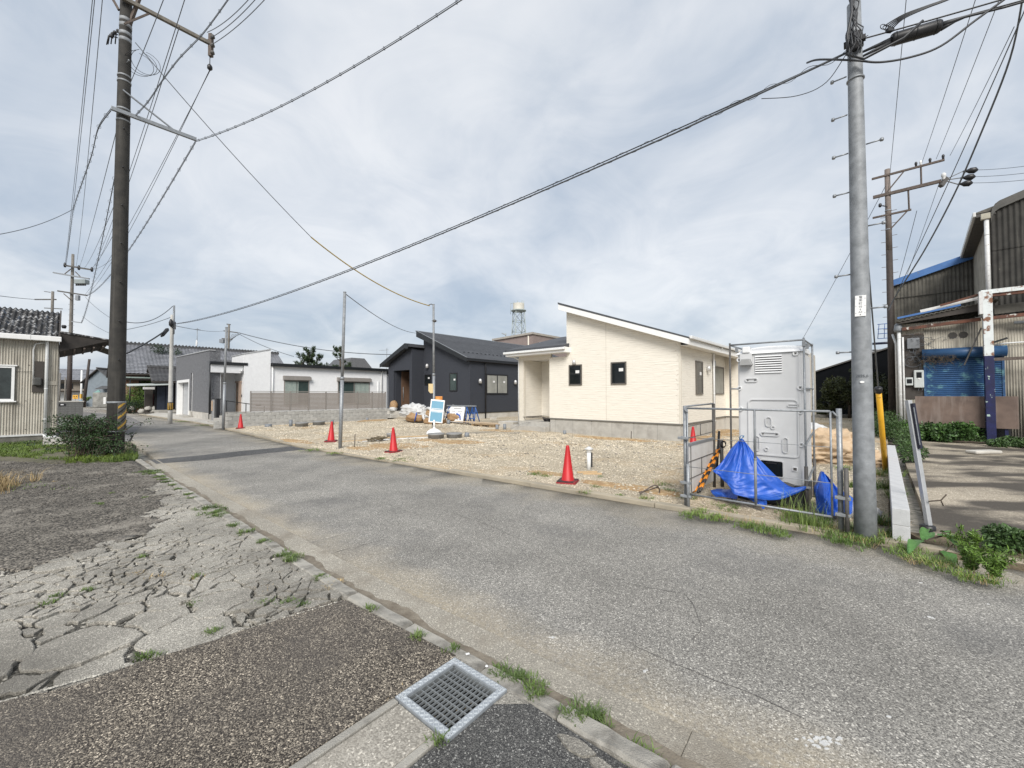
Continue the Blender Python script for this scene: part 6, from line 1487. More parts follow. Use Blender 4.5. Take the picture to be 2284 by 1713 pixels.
# cables bunched at its top
q = MB(); zt = 5.75
for k in range(11):
    a = fa_+rng.normal()*.7; P = [Vector((fd.x*.07-.03, fd.y*.07, 6.55))]
    for j in range(8): P.append(Vector((fd.x*(.08+.03*j*.5)+rng.normal()*.02+.012*j*math.cos(a), fd.y*(.08+.03*j*.5)+rng.normal()*.02+.012*j*math.sin(a), 6.55-.11*j-.02*k*(j/8))))
    q.tube(P, .006, 5)
P = [(fd.x*.1-.06, fd.y*.1-.03, 6.6), (fd.x*.12-.06, fd.y*.12-.04, 6.2), (fd.x*.14-.10, fd.y*.14-.02, 5.95), (fd.x*.14-.09, fd.y*.14, 5.72), (fd.x*.14+.05, fd.y*.14-.06, 5.62), (.3, -.30, 5.75), (.42, -.40, 5.86)]
q.tube(P, .014, 7)
for k in range(7): q.tube([(fd.x*.1+.06*math.cos(t_+k)+.1*(k % 3-1)*.4, fd.y*.1+.05*math.sin(t_+k)*.6, 5.95+.13*math.sin(t_*1.1+k)) for t_ in np.arange(0, 5, .5)], .005, 4)
q.build('cable_tangle', m_cable, RP, kind='stuff')
q = MB(); q.box(-.10, .10, -.13, -.07, 5.88, 5.93); q.box(-.04, .06, -.14, -.08, 5.80, 6.0); q.build('cable_bracket', m_black, RP, rot=fa_+math.pi/2)
band(RP, 5.9, .078, m_steel, .03); band(RP, 5.5, .081, m_steel, .02)

# old pole behind the workshop
B = Vector((at(1991, 880, 20).x, 20, 0)); OP = thing('utility_pole', 'old brown utility pole with rusty crossarms standing behind the workshop corner', 'utility pole', B)
ht = at(1977, 378, 20); q = MB(); q.tube([(0, 0, -.2), (0, 0, at(1984, 560, 20).z)], [.165, .125], 14); q.build('lower_shaft', m_brownpole, OP)
q = MB(); q.tube([(0, 0, at(1984, 560, 20).z), (0, 0, ht.z)], [.125, .105], 14); q.build('upper_shaft', mat('grey_brown_pole', (.20, .165, .145), (.15, .125, .11), 5, .8), OP)
def arm_u(pxa, pya, pxb, w, h, name='crossarm', m=m_rustbar, dy=-.12):
    z = at(1978, pya, 20-.0).z; p0 = B+Vector((0, dy, 0)); a0, a1 = solve(p0, Xv, pxa), solve(p0, Xv, pxb)
    q = MB(); q.bar(p0+Xv*a0+Vector((0, 0, z))-B, p0+Xv*a1+Vector((0, 0, z))-B, w, h); q.build(name, m, OP); return (p0, z, a1)
u1 = arm_u(1955, 392, 2121, .08, .09); u2 = arm_u(1957, 434, 2112, .11, .14); u3 = arm_u(1955, 480, 2043, .08, .08)
def pt(u, px): return u[0]+Xv*solve(u[0], Xv, px)+Vector((0, 0, u[1]))-B
for a, b in ((pt(u2, 1984), pt(u1, 2030)), (pt(u2, 2067), pt(u1, 2067)), (pt(u3, 2038), pt(u2, 2037)), (Vector((0, -.12, at(1986, 512, 20).z)), pt(u3, 2035))):
    q = MB(); q.bar(a, b, .05); q.build('arm_strut', m_rustbar, OP)
for k, px in enumerate((2056, 2067, 2088, 2118)):
    p = pt(u1, px); q = MB(); q.lathe([(.02, 0), (.045, .04), (.04, .09), (.055, .12), (.05, .19), (.02, .23)], (p.x, p.y, p.z+.04), 9); q.build('insulator', m_white if k == 1 else m_black, OP)
p = pt(u2, 2118); q = MB(); q.lathe([(.04, 0), (.075, .06), (.065, .15), (.09, .19), (.085, .29), (.04, .35)], (p.x, p.y, p.z), 10); q.build('insulator', m_whiteold, OP)
q = MB(); q.bar(p+Vector((-.15, 0, -.28)), p+Vector((.12, 0, .1)), .16); q.build('arm_end_bracket', m_dkmetal, OP)
spl = []
for (px, py) in ((2170, 381), (2164, 396), (2158, 410)):
    a = at(px-22, py+1, 18.5)-B; b = at(px+12, py-2, 18.2)-B; q = MB(); q.tube([a, a.lerp(b, .2), a.lerp(b, .45), a.lerp(b, .8), b], [.03, .05, .13, .14, .03], 8); q.build('cable_boot', m_black, OP); spl.append(b+B)
    q = MB(); q.bar(p, a, .03); q.build('strain_link', m_dkmetal, OP)
q = MB()
for i in range(12): z = 4+i*.62; q.bar((.1, 0, z), (.33, -.1, z+.03), .018); q.bar((-.1, 0, z+.3), (-.3, .1, z+.3), .018)
q.build('step_bolts', m_rustbar, OP)
for py in (470, 512): band(OP, at(1984, py, 20).z, .122, m_zinc, .05)
bl = at(1963, 458, 19.6)-B; q = MB(); q.lathe([(.04, -.09), (.07, -.04), (.06, .06), (.02, .10)], (bl.x, bl.y, bl.z), 7); q.bar(bl, (0, 0, bl.z+.1), .03); q.build('clamp', m_black, OP)

# pole with a transformer behind the white house
B = at(508, 880, 62); B.z = 0; P6 = thing('utility_pole', 'far utility pole with a tangle of arms rising behind the grey garage', 'utility pole', B)
pole_body(P6, .2, .14, at(507, 724, 62).z, m_polecon2, seg=10)
for (a, b) in (((499, 738), (530, 742)), ((495, 755), (518, 757)), ((500, 779), (516, 780)), ((506, 723), (514, 724))): seg2(P6, B, at(*a, 62), at(*b, 62), .14, m_dkmetal, 'crossarm')
c0, c1 = at(492, 765, 62)-B, at(501, 757, 62)-B; q = MB(); q.box(c0.x, c1.x, -.3, .3, c0.z, c1.z); q.build('transformer_box', m_greypvc, P6)
q = MB()
for k in range(6): x0 = c0.x+k*.25; q.tube([(x0, 0, c0.z+.4), (x0+.8, 0, c0.z-.6+.3*k), (x0+1.8, 0, c0.z+1.4)], .03, 4)
q.build('cable_tangle', m_cableg, P6, kind='stuff')

# ------------------------------------------------------------------ cables
def cable(label, pts, r=.012, m=m_cable, group=None, name='overhead_cable', cat='cable'):
    q = MB(); q.tube(pts, r, 5, cap=False); return q.build(name, m, label=label, cat=cat, group=group)
def spiral(par, pts, r, pitch, wr, m):
    """open spiral hanger wound along a cable"""
    L = [0]
    for a, b in zip(pts, pts[1:]): L.append(L[-1]+(b-a).length)
    n = int(L[-1]/pitch*9); P = []; j = 0
    for i in range(n):
        s = L[-1]*i/(n-1)
        while j < len(L)-2 and L[j+1] < s: j += 1
        p = pts[j].lerp(pts[j+1], (s-L[j])/max(1e-9, L[j+1]-L[j])); d = (pts[j+1]-pts[j]).normalized(); u = Vector((0, 0, 1)); w_ = d.cross(u).normalized(); u = w_.cross(d); a = 2*math.pi*s/pitch
        P.append(p+u*(r*math.cos(a))+w_*(r*math.sin(a)))
    q = MB(); q.tube(P, wr, 4, cap=False); return q.build('spiral_hanger', m, par)
# the long cable across the lot
A_, B_ = at(393, 722, 24.0), at(1888, 118, 4.86)
o = thing('overhead_cable', 'long twisted cable sweeping across the lot from the pale pole to the right pole', 'cable', (0, 0, 0))
P = wirepts(A_, B_, .50, 60); q = MB(); q.tube(P, .010, 6, cap=False); q.build('messenger_wire', m_cable, o)
Pl = [p-Vector((0, 0, .045*math.sin(min(1, i/8)*1.57)*min(1, (60-i)/4))) for i, p in enumerate(P)]; q = MB(); q.tube(Pl, .015, 6, cap=False); q.build('cable_line', m_cableg, o)
spiral(o, [a.lerp(b, .5) for a, b in zip(P, Pl)], .036, .42, .0035, m_cableg)
# its run on to the right with the splice case
Dv = Vector((.9, -.436, 0)); C_ = B_+Dv*2.6; P = wirepts(B_+Vector((0, 0, .12)), C_+Vector((0, 0, .10)), .02, 10)
cable('thin messenger wire running right from the galvanised pole above the black case', P, .009)
P2_ = [p-Vector((0, 0, .05)) for p in wirepts(B_+Dv*.45+Vector((0, 0, .10)), C_+Vector((0, 0, .05)), .01, 8)]; cable('second thin messenger wire just below the first one above the black case', P2_, .007)
a, b = B_+Dv*.40+Vector((0, -.02, -.015)), B_+Dv*.83+Vector((0, -.02, -.015))
o = thing('splice_case', 'long black cable splice case hanging right of the galvanised pole', 'splice case', (0, 0, 0))
dv = (b-a).normalized(); q = MB(); q.tube([a, a+dv*.02, b-dv*.02, b], [.058, .068, .068, .058], 10); q.build('case_body', m_black, o)
q = MB()
for k in range(3): t = .1+.4*k; c = a.lerp(b, t); q.tube([c-dv*.006, c+dv*.006], .072, 10)
q.build('case_band', m_blackmet, o)
q = MB(); q.tube([a, a-dv*.10-Vector((0, 0, .01)), a-dv*.30-Vector((0, 0, .05))], [.035, .02, .012], 7); q.tube([a-Vector((0, 0, .03)), a-dv*.14-Vector((0, 0, .06)), a-dv*.28-Vector((0, 0, .1))], [.03, .018, .012], 7)
q.tube([b, b+dv*.10+Vector((0, 0, .01)), b+dv*.2+Vector((0, 0, .02)), b+dv*.5+Vector((0, 0, .0)), b+dv*2.2], [.035, .022, .013, .011, .011], 7); q.tube([b-Vector((0, 0, .035)), b+dv*.13], [.025, .006], 7); q.build('cable_tail', m_cable, o)
P = [at(1800, 140, 5.15), at(1828, 133, 4.98), at(1907, 135, 4.72), at(1962, 139, 4.62), at(2030, 128, 4.52), at(2098, 103, 4.42), at(2175, 46, 4.3), at(2250, -8, 4.2)]
def smooth(P, n=6):
    P = [Vector(p) for p in P]; o_ = []
    for i in range(len(P)-1):
        p0, p1, p2, p3 = P[max(i-1, 0)], P[i], P[i+1], P[min(i+2, len(P)-1)]
        for k in range(n): t = k/n; o_.append(.5*((2*p1)+(p2-p0)*t+(2*p0-5*p1+4*p2-p3)*t*t+(3*p1-p0-3*p2+p3)*t**3))
    return o_+[P[-1]]
cable('drooping black cable looping below the splice case right of the galvanised pole', smooth(P), .012)
P = [B_+Xv*-.9+Vector((0, 0, -.12)), B_+Xv*-.5+Vector((0, 0, -.28)), B_+Xv*-.2+Vector((0, 0, -.26)), B_+Xv*.0+Vector((0, -.05, .0)), B_+Xv*.2+Vector((0, 0, .1))]
cable('thin slack cable looping across the galvanised pole below its bracket', smooth(P), .005)
o = thing('cable_bundle', 'loose bundle of thin black cables high right of the galvanised pole', 'cable', (0, 0, 0)); q = MB()
a, b = at(1972, 58, 4.6), at(2120, -6, 4.3)
for k in range(5): q.tube(smooth([a+Vector((.02*k, 0, -.012*k)), a.lerp(b, .3)+Vector((0, 0, .035-.012*k)), a.lerp(b, .65)+Vector((0, 0, .02-.006*k)), b+Vector((0, 0, -.004*k)), b+(b-a)*.6]), .007, 5)
for k in range(4): c = a+Vector((.03*k, 0, 0)); q.tube([c+Vector((.035*math.cos(t_), .01, .03*math.sin(t_)-.01*k)) for t_ in np.arange(0, 6.4, .6)], .005, 4)
q.box(a.x+.03, a.x+.09, a.y-.02, a.y+.02, a.z-.07, a.z-.03); q.build('cable_strands', m_cable, o)
# guy wire with its yellow guard
gA, gB = at(1921, 400, 4.86), Vector((7.93, 8.70, .06)); gt_ = at(1959, 866, 7.9)
cable('thin guy wire running down from the galvanised pole to its yellow guard', [gA, gt_], .011, m_cableg)
o = thing('guy_guard', 'yellow plastic guy wire guard with a black cap beside the galvanised pole', 'guy guard', gB)
d_ = gt_-gB; q = MB(); q.tube([Vector((0, 0, -.05)), d_*.985], .046, 14); q.build('guard_tube', mat('guy_yellow', (.66, .36, .018), (.58, .31, .015), 5, .45), o)
q = MB(); q.tube([d_*.955, d_*1.0, d_*1.012], [.055, .064, .045], 14); q.build('cap', m_black, o)
sd_ = Vector((-d_.y, d_.x, 0)).normalized(); fr2 = Vector((-.67, -.74, 0))
q = MB(); q.tube([d_*.02+fr2*.044, d_*.95+fr2*.044], .008, 5); 
for t in (.1, .38, .66, .90): q.bar(d_*t+fr2*.047-Xv*.022, d_*t+fr2*.047+Xv*.022, .013)
q.build('guard_seam', m_black, o)

# wires from the left pole
B1e = Vector((-10.72, 11.06, 0))+Vector((e1_.x-.02, e1_.y, 11.73))
def w_(label, a, b, sag=.3, r=.011, m=m_cableg, group=None): return cable(label, wirepts(Vector(a[2]) if isinstance(a[2], tuple) else at(*a), at(*b), sag, 26), r, m, group)
GR = 'power lines running from the dark pole to the transformer pole'
ORD = ('first', 'second', 'third', 'fourth', 'fifth', 'sixth', 'seventh'); kk = 0
LB = '%s from the left of seven power lines left of the dark pole'
for (a, b, s) in (((214, -80, 10.6), (145, 590, 41.7), .6), ((217, -60, 10.7), (147, 590, 41.7), .9), ((231, -30, 10.8), (170, 594, 41.7), 1.0), ((264, 275, 11.5), (177, 596, 41.7), .35), ((262, 440, 14.0), (188, 598, 41.7), .3), ((260, 510, 17.0), (205, 598, 41.7), .2), ((259, 570, 20), (206, 600, 41.7), .2)):
    w_(LB % ORD[kk], a, b, s, .010, m_cableg, GR); kk += 1
kk = 0; LR = '%s of five thin power lines emerging right of the dark pole'; GR2 = 'power lines passing behind the dark pole'
for (a, b, s) in (((372, -20, 9.6), (262, 250, 16), .1), ((418, -20, 9.6), (206, 600, 41.7), .7), ((400, 60, 9.9), (205, 604, 41.7), 1.0), ((449, 136, (B1e.x, B1e.y, B1e.z)), (196, 655, 41.7), .9), ((452, 134, (B1e.x+.02, B1e.y, B1e.z)), (190, 657, 41.7), .6)):
    w_(LR % ORD[kk], a, b, s, .010, m_cableg, GR2); kk += 1
kk = 0; LU = '%s from the top of three wires leaving the upper crossarm end'; GR3 = 'wires leaving the upper crossarm'
for (a, b) in (((462, 72, 12.4), (575, -25, 10.2)), ((463, 88, 12.4), (590, -25, 10.2)), ((464, 104, 12.4), (612, -25, 10.2))): w_(LU % ORD[kk], a, b, .15, .010, m_cableg, GR3); kk += 1
def comm(label, P, pitch=.5, r=.03, w=.012, m=m_cableg):
    r *= .75; w *= .62
    o = thing('overhead_cable', label, 'cable', (0, 0, 0)); q = MB(); q.tube(P, w*.8, 5, cap=False); q.build('messenger_wire', m, o)
    q = MB(); q.tube([p-Vector((0, 0, r*1.6)) for p in P], w*1.2, 6, cap=False); q.build('cable_line', m, o)
    q = MB(); k = max(1, len(P)//22)
    L = [0]
    for a, b in zip(P, P[1:]): L.append(L[-1]+(b-a).length)
    s = pitch/2; j = 0
    while s < L[-1]:
        while L[j+1] < s: j += 1
        p = P[j].lerp(P[j+1], (s-L[j])/(L[j+1]-L[j])); dd = (P[j+1]-P[j]).normalized(); w2 = dd.cross(Vector((0, 0, 1))).normalized()
        q.tube([p+Vector((0, 0, -r*.8))+Vector((0, 0, r*1.5*math.cos(t_)))+w2*(r*1.2*math.sin(t_)) for t_ in np.arange(0, 6.6, 1.05)], .005, 4, cap=False); s += pitch
    q.build('cable_hangers', m, o, kind='stuff'); return o
comm('hung communication cable rising from the dark pole past its upper crossarm', smooth([at(300, 258, 11.1), at(330, 225, 10.9), at(362, 178, 10.7), at(400, 128, 10.4), at(455, 70, 10.0), at(515, -12, 9.5)]), .42, .035)
comm('hung communication cable left of the dark pole leading down the lane', smooth([f0-Nv*.22+Vector((0, 0, 9.38)), at(219, 284, 11.6), at(204, 345, 13.4), at(184, 403, 16.0), at(166, 457, 19.5), at(159, 495, 24), at(147, 590, 41.6)]), .9, .05, .016)
AE = f0+Nv*1.60+Vector((0, 0, 9.36))
comm('hung cable climbing from the steel arm across the road to the upper edge', wirepts(AE, at(1060, -25, 6.6), .28, 22), .45, .03)
comm('hung cable dropping from the steel arm behind the dark pole down the lane', wirepts(AE, at(194, 658, 41.6), .9, 26), .9, .05, .015)
comm('drooping hung cable following the lane beyond the dark pole', wirepts(at(264, 350, 12.5), at(182, 718, 41.6), .8, 24), 1.0, .06, .017)
w_('thin service wire running from the dark pole top down to the yellow sleeve', (302, 95, 11.1), (694, 529, 13.9), .12, .012)
w_('yellow sleeved service wire ending at the service pole with the blue sign', (694, 529, 13.9), (958, 682, 18.3), .32, .022, mat('yellow_sleeve', (.42, .31, .07), (.36, .26, .06), 5, .6))
q = MB(); q.tube([at(955, 681, 18.3), at(962, 678, 18.35), at(967, 682, 18.4)], .02, 6); q.build('wire_hook', m_dkmetal, label='small hook holding the yellow sleeved wire on the service pole', cat='hook')
w_('thin wire running from the tallest service pole to the dark house roof', (770, 655, 12.6), (938, 743, 30.0), .35, .014)
w_('thin service wire looping from the pale pole back to the dark pole', (385, 683, 24), (270, 715, 20), .45, .02); w_('lower thin wire from the pale pole back behind the dark pole', (380, 708, 24), (262, 738, 24), .1, .016)
w_('thick dark drop cable sloping from the pale pole behind the dark pole', (375, 733, 23.6), (255, 800, 20), .12, .04, m_cable)
w_('thin wire reaching in from the left edge to the lane cable', (-60, 530, 14), (164, 466, 20), .25, .014); w_('lone low wire entering at the left edge above the shed roof', (-40, 655, 50), (95, 669, 85), .1, .05)
w_('far wire running right from the transformer pole behind the dark pole', (190, 662, 41.6), (262, 718, 28), .2, .016); w_('lower far wire running right from the transformer pole', (184, 705, 41.6), (262, 750, 30), .2, .016)
w_('pale pair of wires sloping from the far pole to the dark house', (532, 742, 62), (880, 791, 60), .8, .06, m_cableg); w_('thin wire sloping from the far pole towards the pine trees', (528, 742, 62), (655, 795, 58), .3, .04)
w_('faint wire between the pale pole and the far pole', (393, 727, 24), (500, 738, 62), .2, .02)
for k, b in enumerate(spl): cable('%s thin line leading right from a black boot of the old pole' % ('upper', 'middle', 'lower')[k], wirepts(b, at(2330, 364+16*k, 15.0), .05, 8), .010, m_cableg, 'lines leading right from the old pole')
kk = 0
for (a, b) in (((2056, 364, 19), (2182, -20, 9)), ((2088, 355, 18.6), (2236, -20, 9)), ((2119, 347, 18.4), (2262, 60, 9)), ((1981, 430, 19.8), (2023, -20, 10))): w_(('left line rising from the old pole crossarm', 'middle line rising from the old pole crossarm', 'right line rising from the old pole crossarm', 'nearly vertical line rising beside the old pole top')[kk], a, b, .05, .009, m_cableg, 'lines rising from the old pole'); kk += 1
comm('thick dark cable hanging from the upper right corner to the workshop corner', smooth([at(2282, -15, 7.0), at(2252, 130, 8.0), at(2190, 290, 9.4), at(2127, 434, 11.0), at(2060, 560, 13.2), at(2000, 655, 15.2), at(1982, 690, 15.6)]), 9, .03, .02)
w_('thin line running down beside the thick dark cable at the upper right', (2300, -10, 6.9), (2002, 650, 15.4), .1, .010)
w_('thin stay line from the old pole down to the ground left of the galvanised pole', (1975, 415, 19.9), (1788, 760, 31), .1, .012); w_('thin stay line beside the old pole with a small bead', (2045, 470, 19.6), (2000, 640, 24), .05, .012)
w_('thin line with a bead joining the old pole arm to the workshop roof', (2098, 400, 18.6), (2008, 655, 27), .05, .010)
# ------------------------------------------------------------------ things on the lot
def lz(x, y, dz=0): return (x, y, lot_h(x, y)+dz)
m_cone = mat('cone_red', (.48, .010, .014), (.42, .010, .013), 6, .5, c3=(.50, .05, .05), s3=3, t3=.68)
m_conebase = mat('cone_base', (.045, .030, .032), (.03, .022, .024), 10, .8, c3=(.33, .03, .035), s3=7, t3=.6)
def make_cone(loc, label, rz):
    o = thing('traffic_cone', label, 'traffic cone', loc, rz, 'red traffic cones along the road')
    q = MB(); q.lathe([(.128, .045), (.122, .055), (.116, .06), (.036, .665), (.033, .688), (.022, .70), (.012, .702)], seg=24); q.build('cone_body', m_cone, o)
    q = MB(); q.box(-.185, .185, -.185, .185, .0, .028); q.build('base_lower', mat('cone_base_red', (.30, .022, .028), (.22, .02, .024), 8, .7), o, bevel=.006)
    q = MB(); q.box(-.175, .175, -.175, .175, .028, .050); q.build('base_plate', m_conebase, o, bevel=.006); return o
CN = make_cone(lz(1.06, 7.80, -.005), 'largest red traffic cone standing by the kerb next to the white pipe stub', -.35)
dup(CN, lz(-3.37, 11.66, -.005), (.02, -.015, -.6), 'red traffic cone on orange soil in front of the blue signboard')
dup(CN, lz(-6.28, 14.2, -.005), (-.02, .03, .2), 'red traffic cone right beside the tallest service pole')
dup(CN, lz(-13.18, 19.86, -.005), .5, 'farthest red traffic cone in front of the block wall')
p = at(1546, 990, 12.2); dup(CN, lz(p.x, 12.2, -.005), .1, 'red traffic cone behind the pipe fence by the cream house')

o = thing('pipe_stub', 'white capped water pipe stub with a dark strip rising from the gravel', 'pipe stub', lz(1.69, 9.0))
q = MB(); q.tube([(0, 0, -.05), (0, 0, .40)], .045, 12); q.build('pipe', m_pvc, o)
q = MB(); q.lathe([(.05, .38), (.062, .40), (.055, .42), (.075, .43), (.082, .46), (.05, .475), (.03, .50)], seg=12); q.tube([(-.09, 0, .45), (.09, 0, .45)], .018, 8); q.build('valve_cap', m_whiteold, o)
q = MB(); q.box(.048, .075, -.02, .02, .05, .37); q.build('dark_strip', m_black, o)
for i, (x, y, a, L, lb) in enumerate(((1.58, 8.62, .05, .42, 'longer pale timber offcut lying behind'), (1.66, 8.48, -.06, .38, 'shorter pale timber offcut lying in front of'))):
    q = MB(); q.box(-L/2, L/2, -.025, .025, 0, .032); q.build('timber_offcut', m_wood, loc=lz(x, y, .002), rot=a, label=lb+(' its twin beside the white pipe stub'), cat='timber')
def stub(x, y, r, h, label, tilt=0, m=m_greypvc):
    q = MB(); q.lathe([(r, -.08), (r, h), (r*.86, h), (r*.86, h-.05)], seg=16); q.build('grey_pipe_stub', m, loc=lz(x, y), rot=(tilt, tilt*.6, 0), label=label, cat='pipe stub', group='grey drain pipe stubs')
stub(-.69, 18.9, .072, .26, 'grey pipe stub left of its twin in front of the concrete step'); stub(-.34, 19.15, .072, .26, 'grey pipe stub right of its twin in front of the concrete step'); stub(-1.77, 16.0, .09, .16, 'short tilted grey pipe stub right of the grey lids', .15); stub(2.20, 17.1, .07, .14, 'short grey pipe stub left of the grey elbow by the cream house')
stub(-4.25, 14.6, .10, .16, 'short tilted grey pipe stub between white planks and the grey lid', .15); stub(-3.5, 22.6, .09, .24, 'grey pipe stub before the blue trestles'); stub(-11.2, 20.7, .085, .33, 'taller grey pipe stub left of two grey lids by the block wall'); stub(-9.85, 22.4, .085, .24, 'short grey pipe stub right of two grey lids by the block wall')
stub(-9.0, 25.4, .08, .2, 'grey pipe stub farthest along the block wall'); stub(-12.1, 20.3, .16, .14, 'low dark grey pipe collar nearest the road by the block wall')
for i, (x, y, lb) in enumerate(((-2.80, 15.1, 'round grey drain lid right under the white sign base'), (-2.20, 15.6, 'round grey drain lid right of the white sign base'), (-10.75, 20.9, 'round grey drain lid left of the pair by the block wall'), (-10.35, 21.9, 'round grey drain lid right of the pair by the block wall'), (-4.55, 15.4, 'round grey drain lid half hidden behind the red cone'))):
    s = 1 if i < 2 else (1.02 if i < 4 else .55); q = MB(); q.lathe([(.29*s, -.06), (.29*s, .10), (.31*s, .11), (.31*s, .15), (.28*s, .165), (.05, .17)], seg=24); q.build('manhole_cover', mat('lid_grey', (.25, .25, .245), (.21, .21, .205), 6, .6), loc=lz(x, y, .03 if i < 4 else 0), label=lb, cat='drain lid', group='round grey drain lids')
q = MB(); q.tube([(0, 0, -.1), (0, 0, .28), (.02, 0, .35), (.07, 0, .39), (.12, 0, .385), (.14, 0, .34)], .055, 10); q.build('pipe_elbow', m_greypvc, loc=lz(2.72, 17.25), rot=.4, label='grey pipe elbow bending over beside the cream house foundation', cat='pipe elbow')
# sign with white base
o = thing('blue_signboard', 'light blue signboard with two blank panels standing on a white round base', 'sign', lz(-3.0, 15.75, .10), rad(8))
q = MB(); q.lathe([(.30, 0), (.30, .05), (.25, .13), (.13, .20), (.05, .22), (.04, .28)], seg=24); q.build('sign_base', m_white, o)
q = MB(); q.tube([(0, 0, .2), (.0, 0, .55)], .035, 8); q.build('sign_post', m_white, o)
q = MB(); q.box(-.27, .27, -.03, .03, .44, 1.34); bd = q.build('board', m_white, o, bevel=.02); bd.rotation_euler = (rad(-6), rad(6), 0)
m_lblue = mat('sign_blue', (.15, .34, .47), (.135, .315, .44), 6, .5)
q = MB(); q.box(-.225, .225, -.036, -.0302, .49, .88); q.build('lower_panel', m_lblue, bd, bevel=.002); q = MB(); q.box(-.225, .225, -.036, -.0302, .95, 1.28); q.build('upper_panel', m_lblue, bd, bevel=.002)
q = MB(); q.box(-.21, .21, -.038, -.0365, .975, .995); q.box(-.21, .21, -.038, -.0365, .845, .86); q.build('panel_lines', m_white, bd)
# planks and pale lengths beside it
for i, (a, b, w, h, z, m, lb) in enumerate((((-5.0, 15.6), (-4.2, 14.9), .09, .03, .02, m_wood, 'bare timber plank slanting behind the red cone'), ((-4.6, 14.75), (-3.1, 15.6), .10, .03, .05, m_wood, 'long timber plank leading to the white sign base'), ((-4.9, 14.35), (-3.0, 15.35), .07, .025, .02, m_white, 'long white plastic strip leading to the white sign base'), ((-5.1, 13.95), (-4.4, 14.4), .08, .02, .02, m_paper, 'short white strip lying on orange soil by the cone'),
        ((-5.9, 14.1), (-4.9, 14.5), .06, .02, .02, m_wood, 'thin timber batten lying behind the red cone on its left'))):
    pa, pb = Vector(lz(*a, z)), Vector(lz(*b, z)); q = MB(); q.bar(pa, pb, w, h); q.build('plank', m, label=lb, cat='plank')
o = thing('cable_coil', 'tangled brown coil of old rope lying beside the red cone', 'coil', lz(-4.75, 14.1)); q = MB()
for k in range(9): q.tube([(.30*math.cos(t_+k)*(.5+.5*rng.random())+.1*k*.3, .13*math.sin(t_+k), .05+.03*k*.4+.03*math.sin(3*t_)) for t_ in np.arange(0, 5.5, .4)], .012, 5)
q.build('rope', mat('old_rope', (.17, .14, .09), (.11, .09, .06), 9, .9), o)

# bulk bags: crumpled blobs
def blob(par, c, r, m, name, seed=0, amp=.2, fr=2.0, fold=.08, rot=0, seg=26, pin=None):
    q = MB(); n1, n2 = seg, seg//2+4; vs = []
    for i in range(n2+1):
        th = math.pi*i/n2
        for k in range(n1):
            a = 2*math.pi*k/n1; d = Vector((math.sin(th)*math.cos(a), math.sin(th)*math.sin(a), math.cos(th)))
            n_ = mnoise.fractal(d*fr+Vector((seed*7.1, 0, 0)), 1, 2, 4); f_ = abs(mnoise.noise(Vector((d.x*2.4+seed, d.y*2.4, d.z*6.5))))
            f2 = abs(mnoise.noise(Vector((d.x*5+d.z*4+seed, d.y*5-d.z*3, d.z*7))))+.6*abs(mnoise.noise(d*11+Vector((seed, 0, 0)))); s = 1+amp*n_-fold*f_*2-fold*.55*(f2-.4); v = Vector((d.x*r[0]*s, d.y*r[1]*s, max(d.z*r[2]*s, -r[2]*.55)))
            vs.append((c[0]+v.x*math.cos(rot)-v.y*math.sin(rot), c[1]+v.x*math.sin(rot)+v.y*math.cos(rot), c[2]+v.z))
    fs = [(i*n1+k, (i+1)*n1+k, (i+1)*n1+(k+1) % n1, i*n1+(k+1) % n1) for i in range(n2) for k in range(n1)]
    q.add(vs, fs, False); return q.build(name, m, par)
m_bagw = mat('white_bag', (.58, .58, .575), (.46, .46, .455), 5, .65, .4, 25)
m_bagb = mat('brown_bag', (.36, .23, .12), (.28, .17, .085), 4, .7, .4, 25)
o = thing('bulk_bag', 'collapsed white bulk bag with a brown underside before the dark house porch', 'bulk bag', lz(-5.9, 24.6), R0); blob(o, (0, 0, .62), (1.05, .6, .50), m_bagw, 'white_sheet', 1, .22, 1.6, .17, rot=.2, seg=72); blob(o, (.35, -.12, .28), (.75, .55, .38), m_bagb, 'brown_sack', 2, .15, 2, .12); q = MB(); q.tube([(.8, -.5, .1), (.9, -.5, .35), (.85, -.4, .6)], .03, 5); q.build('strap', m_blue, o)
o = thing('bulk_bag', 'open round white bulk bag showing brown cloth inside beside the blue signboard', 'bulk bag', lz(-4.5, 23.7), R0); blob(o, (0, 0, .42), (.72, .6, .50), m_bagw, 'white_sheet', 3, .18, 1.8, .15, seg=64)
q = MB(); q.tube([(.50*math.cos(a)*(1+.1*math.sin(3*a)), -.42-.05*math.sin(2*a), .52+.36*math.sin(a)) for a in np.arange(0, 6.5, .35)], .09, 8); q.build('bag_rim', m_bagw, o); blob(o, (.05, -.38, .55), (.36, .16, .24), m_bagb, 'inner_cloth', 4, .2); blob(o, (.1, -.1, .14), (.75, .55, .28), m_bagb, 'brown_sack', 5, .2)
o = thing('bulk_bag', 'white and brown bulk bag heaped behind the blue signboard', 'bulk bag', lz(-3.35, 24.3), R0); blob(o, (0, .1, .58), (.75, .5, .46), m_bagw, 'white_sheet', 6, .25, 2, .15, seg=64); blob(o, (.3, -.25, .28), (.62, .5, .36), m_bagb, 'brown_sack', 7, .2); q = MB(); q.tube([(.55, -.4, .3), (.7, -.5, .55), (.95, -.5, .45), (1.0, -.5, .2)], .035, 5); q.build('strap', m_blue, o)
o = thing('brown_sack', 'small brown sack in the dark house porch opening', 'sack', site(-7.5, -1.0, (-2.75, 26.71))+(.48,), R0); blob(o, (.0, 0, .38), (.34, .3, .42), m_bagb, 'sack', 8, .2); blob(o, (.05, -.1, .12), (.36, .3, .22), m_bagw, 'white_sack', 9, .2)
